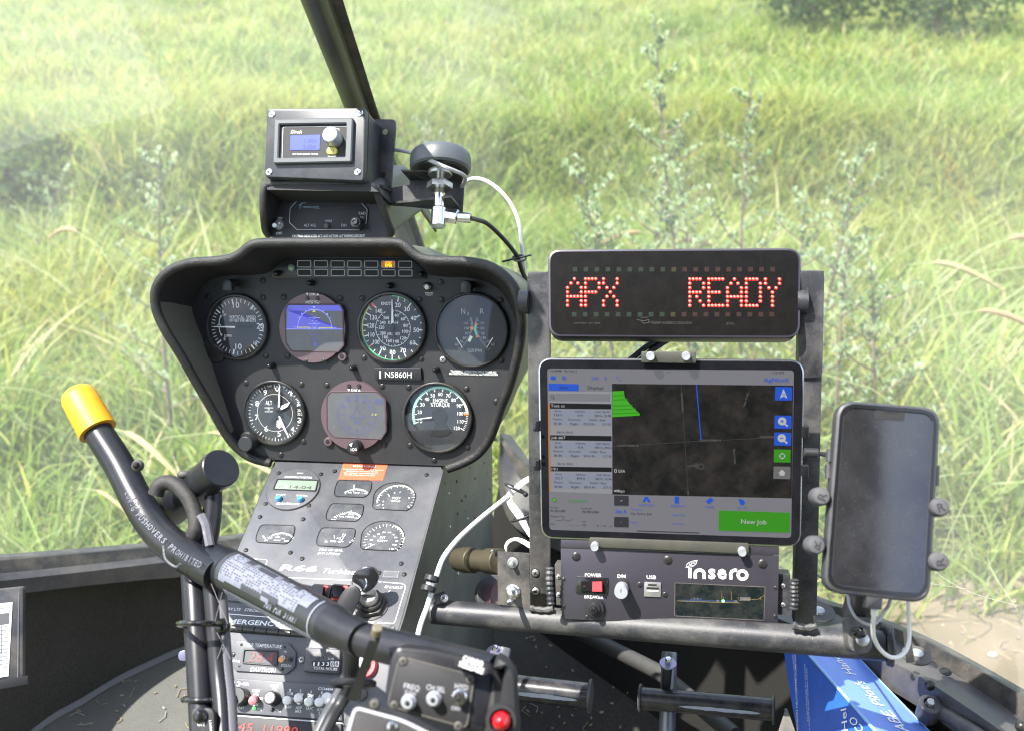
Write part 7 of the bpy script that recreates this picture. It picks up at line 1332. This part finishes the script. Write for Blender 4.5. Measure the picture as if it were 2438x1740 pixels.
# ---- handbook
P0, P1, P2 = W(*Z(205, 640), 1.10), W(*Z(900, 1440), .96), W(*Z(690, 690), 1.13)
HF = Fr.three(P0, P1, P2); zv = lambda fr, *q: [fr.uv(Z(*p)) for p in q]
hbk = thing('handbook_box', 'blue handbook slipcase standing on the floor at the right with white lettering', 'book', HF)
q3 = [P0 - (P1-P0)*.22, P0-(P1-P0)*.22+(P2-P0)*1.0, P2, HF.hit(*Z(980, 1000)), HF.hit(*Z(1400, 1430)), HF.hit(*Z(1560, 1640)), HF.hit(*Z(1120, 1700)), P1]
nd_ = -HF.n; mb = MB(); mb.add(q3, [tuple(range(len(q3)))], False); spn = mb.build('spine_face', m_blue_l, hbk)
dwn = (UP*-1*.18 + FW*.03 + RT*-.055)
sd_ = [P0-(P1-P0)*.22, P0, P1, HF.hit(*Z(1120, 1700))]; dd_ = RT*-.052+UP*-.23+FW*.05
lowr = [W(*Z(15, 560), 1.13), W(*Z(30, 700), 1.12), W(*Z(90, 1100), 1.07), W(*Z(150, 1440), 1.02), W(*Z(170, 1700), .99)]
upr = [q3[0], P0, P0.lerp(P1, .5), P1, HF.hit(*Z(1120, 1700))]
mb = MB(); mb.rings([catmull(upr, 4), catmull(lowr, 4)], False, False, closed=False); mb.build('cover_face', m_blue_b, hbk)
mb = MB(); e_ = catmull([P0-(P1-P0)*.2, P0, P1, HF.hit(*Z(1120, 1700))], 4); mb.tube([p+HF.n*.0003 for p in e_], .0016, 6); mb.tube([p+HF.n*.0003 for p in (P2, HF.hit(*Z(980, 1000)), HF.hit(*Z(1400, 1430)))], .0007, 5); mb.build('worn_edges', m_blue_e, hbk)
mb = MB(); bk_ = [p - HF.n*.16 for p in q3]; mb.add(q3+bk_, [(i, i+len(q3), (i+1)+len(q3), i+1) for i in range(2, 6)], False); mb.build('far_side', m_blue_b, hbk)
def htext(fr, s_, p, q, hp, parent, m=m_white, flip=False, bold=False):
    a_ = fr.uv(p); b_ = fr.uv(q); ang = math.degrees(math.atan2(b_[1]-a_[1], b_[0]-a_[0])); c_ = ((a_[0]+b_[0])/2, (a_[1]+b_[1])/2); Lm = math.hypot(b_[0]-a_[0], b_[1]-a_[1]); mb = MB(); dep = (fr.P(*c_)-CAM).dot(FW); mb.text(fr, s_, c_, hp, Lm*FPX/dep, .0006, ang=ang, px=False, bold=bold); mb.build('lettering', m, parent)
htext(HF, "Handb", Z(655, 885), Z(440, 660), 30, spn, bold=.005); htext(HF, "Pilot's", Z(915, 1175), Z(715, 940), 31, spn, bold=.005); htext(HF, "ABE.", Z(1150, 1420), Z(960, 1215), 35, spn, bold=.005)
CF2 = Fr.three(P0, P1, W(*Z(150, 1440), 1.02)); cvp = hbk
htext(CF2, 'CO', Z(755, 1420), Z(655, 1295), 17, cvp); htext(CF2, 'Hel', Z(600, 1420), Z(585, 1210), 14, cvp)
htext(CF2, 'ROBINSON HELICOPTER COMPANY', Z(158, 1480), Z(132, 680), 4.5, cvp, m_grey, bold=.01); htext(CF2, 'TORRANCE, CALIFORNIA', Z(146, 1075), Z(105, 650), 3.5, cvp, m_grey); htext(CF2, 'THIS HANDBOOK INCLUDES THE MATERIAL REQUIRED', Z(270, 1440), Z(240, 830), 3, cvp, m_grey); htext(CF2, 'TO BE FURNISHED TO THE PILOT', Z(250, 1330), Z(222, 785), 3, cvp, m_grey)
mb = MB(); pkt = [W(*Z(35, 1220), 1.0), W(*Z(60, 1215), 1.0), W(*Z(230, 1700), .95), W(*Z(-120, 1700), .96)]; mb.add([p for p in pkt]+[p+FW*.004 for p in pkt], [(3, 2, 1, 0), (0, 1, 5, 4), (1, 2, 6, 5)], False); solo(mb, 'pocket_flap', mat('pocket_grey', (.06, .058, .055), .6, dust=.3), pkt[0], 'dark grey pocket flap at the foot of the blue handbook box', 'pocket')
# strut under the right rail
st = thing('door_strut', 'black strut with a round eye end below the right rail', 'strut', W(*Z(1400, 1180), 1.0))
s0, s1 = W(*Z(1500, 1230), 1.0), W(*Z(2400, 1790), .88); mb = MB(); mb.cyl(s0, s1, .0068, n=24); mb.build('rod', m_metalblk, st)
fr = Fr.three(W(*Z(1400, 1160), 1.0), W(*Z(1400, 1160), 1.0)+V((1, -.2, 0)), W(*Z(1400, 1160), 1.0)+V((.2, 1, .15))); mb = MB(); mb.lathe(fr, (0, 0), [(.0105, -.020), (.0115, -.018), (.0115, .000), (.0100, .0015), (.0068, .0015), (.0062, -.006)], 28); mb.build('eye_end', m_metalblk, st); mb = MB(); mb.lathe(fr, (0, 0), [(.0060, -.006), (.0040, .004), (.0028, .004)], 18); mb.build('ball_stud', m_steel, st); mb = MB(); mb.tube([W(*Z(1400, 1190), 1.0), s0, s0.lerp(s1, .05)], [.0085, .0085, .007], 16); mb.build('neck', m_metalblk, st)
# unseen cabin roof and rear wall behind the camera, added to block sky light
m_unseen_roof = mat('unseen_headliner', (.10, .10, .095), .8)
mb = MB(); mb.add([V((-.45, .26, 2.02)), V((.50, .30, 2.02)), V((.80, -1.6, 2.05)), V((-.62, -1.6, 2.05)), V((-.45, .26, 2.06)), V((.50, .30, 2.06)), V((.80, -1.6, 2.09)), V((-.62, -1.6, 2.09))], [(0, 1, 2, 3), (7, 6, 5, 4), (0, 4, 5, 1), (1, 5, 6, 2), (2, 6, 7, 3), (3, 7, 4, 0)], False); tag(solo(mb, 'unseen_ceiling', m_unseen_roof, V((0, -.5, 2.05))), kind='structure')  # side edges shaped for the reflection in the phone screen
mb = MB(); mb.add([V((-.75, -.75, .6)), V((.75, -.75, .6)), V((.75, -.85, 2.04)), V((-.75, -.85, 2.04))], [(0, 1, 2, 3)], False); tag(solo(mb, 'unseen_rear_wall', m_unseen_roof, V((0, -.8, 1.3))), kind='structure')
# ================================================================ OUTSIDE: terrain, grass, weeds
def gz(x, y):
    """height of the ground: a flat strip, a low eroded bank, then a rising meadow"""
    z = -.03*max(0, y-2.5)
    lip = 5.6 + .25*math.sin(x*1.3+1) + .12*math.sin(x*3.7)
    t = min(1, max(0, (y-lip)/.55)); z += (t*t*(3-2*t))*.55
    z += max(0, y-lip-.5)*.075 + .03*math.sin(x*2.1+y*1.7) + .02*math.sin(x*5.3-y*3.1)
    return z
mb = MB(); xs = np.concatenate([np.linspace(-60, -8, 14), np.linspace(-7.6, 7.6, 110), np.linspace(8, 60, 14)]); ys = np.concatenate([np.linspace(-40, 1, 12), np.linspace(1.2, 9, 90), np.linspace(9.5, 90, 26)])
vs = [V((x, y, gz(x, y))) for y in ys for x in xs]; nx = len(xs)
mb.add(vs, [(j*nx+i, j*nx+i+1, (j+1)*nx+i+1, (j+1)*nx+i) for j in range(len(ys)-1) for i in range(nx-1)])
m_gr = mat('soil', (.22, .175, .125), .95, var=.5, vs=3, c2=(.13, .11, .07), bump=1, bs=60, spec=.1)
m_turf = mat('turf', (.085, .12, .035), .95, var=.4, vs=5, c2=(.13, .14, .055), bump=1, bs=60, spec=.1); mb.m = [0 if (sum(mb.v[i].x for i in f)/4 > .65 and sum(mb.v[i].y for i in f)/4 < 2.25) else 1 for f in mb.f]
tag(_mk(mb, 'ground', [m_gr, m_turf], Matrix()), kind='structure')
def leafmat(n, c, tr=.45):
    m = bpy.data.materials.new(n); m.use_nodes = True; nt = m.node_tree; b = nt.nodes['Principled BSDF']; b.inputs['Base Color'].default_value = (*c, 1); b.inputs['Roughness'].default_value = .55; b.inputs['Specular IOR Level'].default_value = .25
    t = nt.nodes.new('ShaderNodeBsdfTranslucent'); t.inputs[0].default_value = (min(1, c[0]*1.5), min(1, c[1]*1.4), c[2]*.9, 1); x = nt.nodes.new('ShaderNodeMixShader'); x.inputs[0].default_value = tr
    nt.links.new(b.outputs[0], x.inputs[1]); nt.links.new(t.outputs[0], x.inputs[2]); nt.links.new(x.outputs[0], nt.nodes['Material Output'].inputs[0]); return m
GM = [leafmat('grass_fresh', (.27, .37, .09)), leafmat('grass_mid', (.19, .285, .065)), leafmat('grass_yellow', (.38, .40, .13)), leafmat('grass_pale', (.41, .46, .24)), leafmat('grass_straw', (.46, .40, .23), .3), leafmat('grass_dark', (.085, .14, .04))]
def blades(name, n, region, hgt, wid, lean, wts, label, seed, seg=3, hfun=None, dens=None):
    r = np.random.default_rng(seed); x = []; y = []
    X_, Y_ = region
    px = r.uniform(X_[0], X_[1], n*3); py = r.uniform(Y_[0], Y_[1], n*3)
    keep = np.abs(px) < .62*py+.7
    if dens is not None: keep &= r.uniform(0, 1, n*3) < np.array([dens(a, b) for a, b in zip(px, py)])
    px, py = px[keep][:n], py[keep][:n]; n = len(px)
    pz = np.array([gz(a, b) for a, b in zip(px, py)])
    h = r.uniform(hgt[0], hgt[1], n)
    if hfun is not None: h *= np.array([hfun(a, b) for a, b in zip(px, py)])
    w = r.uniform(wid[0], wid[1], n); a = r.uniform(0, 2*PI, n); ln = r.uniform(lean[0], lean[1], n)*h; fa = r.uniform(0, 2*PI, n)
    dx, dy = np.cos(a)*ln, np.sin(a)*ln; wx, wy = np.cos(fa)*w/2, np.sin(fa)*w/2
    V_ = np.zeros((n, (seg+1)*2, 3))
    for k in range(seg+1):
        t = k/seg; cx_ = px+dx*t*t; cy = py+dy*t*t; cz = pz-.02+h*(t - .35*t*t*np.clip(ln/h, 0, 1.2)); ww = (1-t)**.7 if k < seg else .06
        V_[:, 2*k] = np.stack([cx_-wx*ww, cy-wy*ww, cz], 1); V_[:, 2*k+1] = np.stack([cx_+wx*ww, cy+wy*ww, cz], 1)
    m = (seg+1)*2; F_ = np.array([[2*k, 2*k+1, 2*k+3, 2*k+2] for k in range(seg)]); faces = (F_[None]+(np.arange(n)*m)[:, None, None]).reshape(-1, 4)
    me = bpy.data.meshes.new(name); me.vertices.add(n*m); me.vertices.foreach_set('co', V_.reshape(-1)); me.loops.add(len(faces)*4); me.loops.foreach_set('vertex_index', faces.reshape(-1).astype(np.int32)); me.polygons.add(len(faces)); me.polygons.foreach_set('loop_start', np.arange(len(faces))*4)
    # patches of colour
    pn = np.sin(px*1.7+2*np.sin(py*.9))+np.sin(py*2.3+px*.7)
    base = r.choice(len(GM), n, p=np.array(wts)/sum(wts)); sw = (pn > .9) & (r.uniform(0, 1, n) < .5); base[sw] = 2; sw = (pn < -1.0) & (r.uniform(0, 1, n) < .5); base[sw] = 1
    me.polygons.foreach_set('material_index', np.repeat(base, seg).astype(np.int32))
    for q in GM: me.materials.append(q)
    me.update(); me.validate(); me.polygons.foreach_set('use_smooth', np.ones(len(faces), bool))
    o = bpy.data.objects.new(name, me); col.objects.link(o); p = _Proxy(); p.o = o; return tag(p, label, 'grass', None, 'stuff')
clump = lambda x, y: .80+.34*math.sin(x*4.1+1.3*math.sin(y*3.3))*math.sin(y*3.7+1.1*math.sin(x*2.9))+.2*math.sin(x*11+y*7)
dirt = lambda x, y: 0.02 if (x > .8 and y < 2.02+.1*math.sin(x*7)) else 1
blades('near_grass', 30000, ((-3.6, 3.6), (1.98, 5.2)), (.14, .34), (.007, .016), (.25, 1.0), (5, 3, 3, 3, .6, .7), 'lush tangled grass just outside the windscreen', 1, 4, dens=dirt, hfun=clump)
blades('tall_grass', 7000, ((-3.2, 3.2), (2.4, 5.0)), (.34, .62), (.011, .024), (.3, 1.0), (4, 3, 3, 4, 1, .4), 'taller grass blades arching over the near grass', 2, 5, dens=dirt, hfun=clump)
blades('bank_grass', 24000, ((-5.5, 5.5), (5.2, 6.5)), (.12, .34), (.008, .018), (.3, 1.1), (5, 4, 4, 3, .6, .35), 'rough grass on the low eroded bank', 3, 3)
blades('meadow_grass', 62000, ((-9, 9), (6.1, 13.5)), (.10, .26), (.012, .026), (.3, 1.0), (5, 3, 4, 3, .5, .3), 'bright meadow grass rising beyond the bank', 4, 3, hfun=clump)
# tall weeds
m_stem = leafmat('weed_stem', (.26, .20, .16), .1); m_wl = [leafmat('weed_leaf', (.22, .31, .16)), leafmat('weed_leaf_pale', (.36, .44, .29)), leafmat('weed_leaf_deep', (.12, .19, .08))]
def weed(px, ptop, pbase, dist, lab, lean=0, branches=20, seed=1, name='tall_weed', leafn=18, spread=.25):
    random.seed(seed); r = ray(px, pbase); base = CAM + r*(dist/r.y); base.z = gz(base.x, base.y); tr_ = ray(px+lean, ptop); tp_ = CAM+tr_*(dist/tr_.y); H_ = tp_.z-base.z
    t = thing(name, lab, 'weed', base, 'tall weeds in the grass'); bow = V((random.uniform(-.06, .06), random.uniform(-.05, .05), 0)); st = [base.lerp(tp_, k/8)+bow*math.sin(PI*k/8) for k in range(9)]
    mb = MB(); mb.tube(st, [.007*(1-k/9)+.0012 for k in range(9)], 6); lf = MB()
    def leaf(p, d, l, w):
        s_ = d.cross(V((0, 0, 1))).normalized()+V((0, 0, random.uniform(-.5, .5))); s_.normalize(); m_ = p+d*l*.5+V((0, 0, .012)); lf.use(random.choice((0, 0, 1, 1, 2))); lf.add([p, m_-s_*w, p+d*l-V((0, 0, l*.2)), m_+s_*w], [(0, 1, 2, 3)], False)
    for b in range(branches):
        f = .18+.8*b/branches; k = f*8; i = min(7, int(k)); p = st[i].lerp(st[i+1], k-i); a = b*2.4+random.uniform(-.4, .4); L0 = spread*(1.15-f)*random.uniform(.6, 1.2)+.03; d = V((math.cos(a), math.sin(a), random.uniform(.5, 1.1))).normalized(); e = p+d*L0
        mb.tube([p, p.lerp(e, .5)+V((0, 0, -.01)), e], [.003, .0022, .001], 5)
        for j in range(leafn):
            q = p.lerp(e, (j+1)/leafn); aa = random.uniform(0, 6.28); leaf(q, V((math.cos(aa), math.sin(aa), random.uniform(-.1, .9))).normalized(), random.uniform(.014, .042)*(1.25-f*.5), random.uniform(.004, .0085))
    for j in range(26):
        q = st[-1].lerp(st[-3], random.random()); aa = random.uniform(0, 6.28); leaf(q, V((math.cos(aa), math.sin(aa), random.uniform(.2, 1))).normalized(), random.uniform(.015, .035), random.uniform(.005, .010))
    mb.build('stem', m_stem, t); lf.build('foliage', m_wl, t)
weed(1690, 55, 1150, 2.9, 'tallest pale weed, rising behind the middle of the red sign to the top edge', -130, 24, 3)
weed(1760, 180, 1150, 3.0, 'dense topped weed just right of the tallest weed behind the sign', 30, 18, 4)
weed(1500, 380, 1150, 2.7, 'weed leaning left behind the left part of the sign', -120, 18, 5)
weed(1850, 340, 1150, 2.9, 'bushy weed leaning right above the right end of the sign', 200, 22, 6)
weed(1980, 560, 1250, 2.6, 'low leafy weed right of the sign', 40, 14, 7, spread=.3)
weed(440, 350, 1250, 2.9, 'slim pale weed standing left of the instrument panel', -60, 18, 8)
weed(1010, 270, 1100, 4.2, 'small distant weed above the antenna', 10, 10, 9)
weed(820, 400, 1000, 4.6, 'low weed behind the power supply box', 20, 10, 10)
weed(140, 400, 1000, 4.9, 'reddish dry weed at the far left beside the bank', 20, 12, 12)
for k_, (a_, b_, d_, l_) in enumerate(((1400, 470, 2.6, 'short weed above the left corner of the sign'), (1580, 440, 2.7, 'short weed just left of the middle of the sign top'), (1930, 470, 2.8, 'short weed over the right corner of the sign'), (2100, 640, 2.4, 'short weed above the phone'), (1650, 300, 3.2, 'middling weed between the two tallest behind the sign'))): weed(a_, b_, 1250, d_, l_, 20-k_*15, 20, 30+k_, spread=.30)
# leafy clumps low on the bank, left and right
# foxtail heads: one built, the rest copied
m_fox = [leafmat('foxtail_pale', (.50, .46, .24), .3), leafmat('foxtail_orange', (.46, .36, .20), .3)]
def fox(h, bend, m_, seed):
    random.seed(seed); base = V((0, 0, 0)); st = [V((bend*(k/6)**2.2*.35, 0, h*math.sin(k/6*1.35)/math.sin(1.35)*(1-.10*(k/6)**3))) for k in range(7)]
    e = st[-1]; d = (st[-1]-st[-2]).normalized(); hd = [e + d*.02*k + V((bend*.004*k*k*.4, 0, -.0022*k*k)) for k in range(7)]
    t = thing('foxtail_plant', 'arching foxtail grass head among the tall grass', 'grass plant', V((0, 0, 0)), 'foxtail heads in the tall grass')
    mb = MB(); mb.tube(st, .0014, 5); mb.build('stem', GM[3], t)
    mb = MB(); mb.tube(hd, [.002, .0055, .007, .007, .006, .0045, .0015], 8)
    for i in range(120):
        k = random.uniform(0, 6); q = hd[int(k)].lerp(hd[min(6, int(k)+1)], k % 1); a = random.uniform(0, 6.28); v = V((math.cos(a)*.5+d.x, math.sin(a), math.sin(a*1.7)+.2)).normalized()*random.uniform(.008, .016); s_ = V((0, .0009, .0006)); mb.add([q-s_, q+s_, q+v], [(0, 1, 2)], False)
    mb.build('seed_head', m_, t); return t
protos = [fox(.55, 1, m_fox[0], 1), fox(.62, .75, m_fox[1], 2)]
spots = []
random.seed(21)
for px, py, d_ in [(1860, 560, 3.0), (1780, 480, 3.1), (1645, 600, 2.9), (1700, 570, 2.8), (2080, 560, 2.7), (2150, 620, 2.6), (2280, 560, 2.8), (2350, 690, 2.4), (2250, 760, 2.5), (2050, 740, 2.6), (1560, 560, 3.0), (1330, 590, 2.9), (1290, 560, 3.2), (330, 610, 2.9), (230, 650, 2.8), (120, 700, 2.7), (60, 560, 3.0), (280, 720, 2.6), (180, 980, 2.2), (60, 880, 2.3), (340, 1000, 2.2), (100, 1120, 2.1), (290, 860, 2.4), (2370, 900, 2.2), (2300, 1000, 2.1), (2200, 1080, 2.1), (2400, 1120, 2.0), (2130, 930, 2.3), (1130, 590, 3.2), (420, 820, 2.6), (20, 480, 3.4), (420, 560, 3.2)]:
    spots.append((px, py, d_))
for i, (px, py, d_) in enumerate(spots):
    r = ray(px, py); p = CAM+r*(d_/r.y); g = gz(p.x, p.y); src_ = protos[1 if (i % 4 == 1) else 0]; sc_ = max(.35, (p.z-g)/.55)
    if i < 2: rt = protos[i].o
    else:
        rt = src_.o.copy(); col.objects.link(rt)
        for c_ in list(src_.o.children): n_ = c_.copy(); col.objects.link(n_); n_.parent = rt
    if i < 2: sc_ = max(.35, (p.z-g)/(.55 if i == 0 else .62))
    rt.matrix_world = Matrix.Translation(V((p.x, p.y, g))) @ Matrix.Rotation(random.choice((0, PI))+random.uniform(-.7, .7), 4, 'Z') @ Matrix.Scale(sc_, 4)
# dark shrubs at the top right of the view
def shrub(px, py, dist, r_, lab, seed):
    random.seed(seed); r = ray(px, py); c0 = CAM+r*(dist/r.y); t = thing('dark_shrub', lab, 'shrub', V((c0.x, c0.y, gz(c0.x, c0.y)))); mb = MB()
    for i in range(2600):
        v = V((random.gauss(0, 1), random.gauss(0, 1), random.gauss(0, 1))).normalized()*r_*random.uniform(.45, 1.05); v.x *= 1.5; q = c0+v
        if q.z < gz(q.x, q.y): continue
        a = V((random.gauss(0, 1), random.gauss(0, 1), random.gauss(0, 1))).normalized(); b = a.cross(V((random.gauss(0, 1), .3, .2))).normalized(); l = random.uniform(.04, .09); mb.use(random.choice((0, 0, 1))); mb.add([q, q+a*l*.5+b*l*.3, q+a*l, q+a*l*.5-b*l*.3], [(0, 1, 2, 3)], False)
    mb.build('foliage', [GM[5], m_wl[2]], t); mb = MB(); mb.tube([V((c0.x, c0.y, gz(c0.x, c0.y)-.05)), c0], [.05, .02], 8); mb.build('trunk', m_stem, t)
shrub(2250, -45, 9.5, .52, 'dark green shrub at the top right edge of the meadow', 1)
shrub(1950, -60, 9.5, .44, 'smaller dark shrub left of the top right shrub', 2)
shrub(110, 420, 5.9, .26, 'dark leafy bush on the bank at the far left', 3)
shrub(330, 455, 5.7, .20, 'low dark bush on the bank left of the panel', 4)
# pale stones on the bare soil
for i, (px, py, s_) in enumerate(((2365, 1555, .010), (2215, 1525, .006), (2300, 1600, .005))):
    p = FL(px, py, 0.0); p.z = gz(p.x, p.y)+s_*.3; mb = MB(); mb.ball(p, s_, 10, (1.3, 1, .8)); solo(mb, 'stone', mat('stone_pale', (.34, .32, .28), .8), p, ['largest pale stone on the bare soil', 'pale stone nearest the rail end', 'small pale stone near the rail'][i], 'stone')

mb = MB(); random.seed(31)
for i in range(900):
    x = random.uniform(.7, 2.2); y = random.uniform(1.2, 2.25); s_ = random.choice((.002, .003, .004, .006)); p = V((x, y, gz(x, y)+s_*.3)); mb.use(random.choice((0, 0, 1, 2)))
    if i % 4: mb.ball(p, s_, 5, (random.uniform(.8, 1.6), 1, .6))
    else:
        a = random.uniform(0, 6.28); l = random.uniform(.02, .09); mb.use(2); mb.tube([p, p+V((math.cos(a), math.sin(a), .1))*l*.5, p+V((math.cos(a+.4), math.sin(a+.4), .02))*l], .0011, 4)
tag(_mk(mb, 'pebbles', [mat('pebble', (.20, .17, .13), .9), mat('pebble_pale', (.34, .30, .24), .9), mat('dry_straw', (.36, .29, .18), .8)], Matrix()), 'pebbles and dry stalks strewn over the bare soil', 'pebbles', None, 'stuff')
# ---------------------------------------------------------------- camera, light, world
sc = bpy.context.scene
cd = bpy.data.cameras.new('camera'); co = bpy.data.objects.new('camera', cd); col.objects.link(co)
cd.sensor_width = 36; cd.lens = FPX/2438*36; cd.clip_end = 500; cd.clip_start = .02
co.location = CAM; co.rotation_euler = (PI/2-PITCH, 0, 0); sc.camera = co
cd.dof.use_dof = True; cd.dof.focus_distance = 1.08; cd.dof.aperture_fstop = 6.3
SUN_EL, SUN_AZ = 61, None
sd = V((-.86, -.34, 0)).normalized()*math.cos(math.radians(SUN_EL)) + V((0, 0, 1))*math.sin(math.radians(SUN_EL))
ld = bpy.data.lights.new('sun', 'SUN'); lo = bpy.data.objects.new('sun', ld); col.objects.link(lo)
ld.energy = 4.2; ld.angle = math.radians(.6); ld.color = (1, .96, .9)
lo.rotation_euler = sd.to_track_quat('Z', 'Y').to_euler(); lo.location = (-3, -1, 6)
w = bpy.data.worlds.new('World'); sc.world = w; w.use_nodes = True; nt = w.node_tree
sk = nt.nodes.new('ShaderNodeTexSky'); sk.sky_type = 'NISHITA'; sk.sun_disc = False
sk.sun_elevation = math.radians(SUN_EL); sk.sun_rotation = math.atan2(sd.x, sd.y)
bg = nt.nodes['Background']; bg.inputs[1].default_value = .13; 
tc = nt.nodes.new('ShaderNodeTexCoord'); nz = nt.nodes.new('ShaderNodeTexNoise'); nz.inputs['Scale'].default_value = 2.6; nz.inputs['Detail'].default_value = 6
mr = nt.nodes.new('ShaderNodeMapRange'); mr.inputs[1].default_value = .48; mr.inputs[2].default_value = .62; mr.inputs[4].default_value = .85
mx = nt.nodes.new('ShaderNodeMix'); mx.data_type = 'RGBA'; mx.inputs[7].default_value = (8, 8, 8.3, 1)      # broken white cloud
for a_, b_ in ((tc.outputs['Generated'], nz.inputs['Vector']), (nz.outputs['Fac'], mr.inputs[0]), (mr.outputs[0], mx.inputs[0]), (sk.outputs[0], mx.inputs[6]), (mx.outputs[2], bg.inputs[0])): nt.links.new(a_, b_)

sc.view_settings.view_transform = 'Standard'; sc.view_settings.look = 'None'; sc.view_settings.exposure = 1.62; sc.view_settings.gamma = 1
sc.cycles.use_denoising = True; sc.cycles.filter_width = 1.15; sc.cycles.max_bounces = 8; sc.cycles.transparent_max_bounces = 16; sc.cycles.caustics_reflective = False; sc.cycles.caustics_refractive = False
sc.cycles.sample_clamp_indirect = 6; sc.cycles.sample_clamp_direct = 0
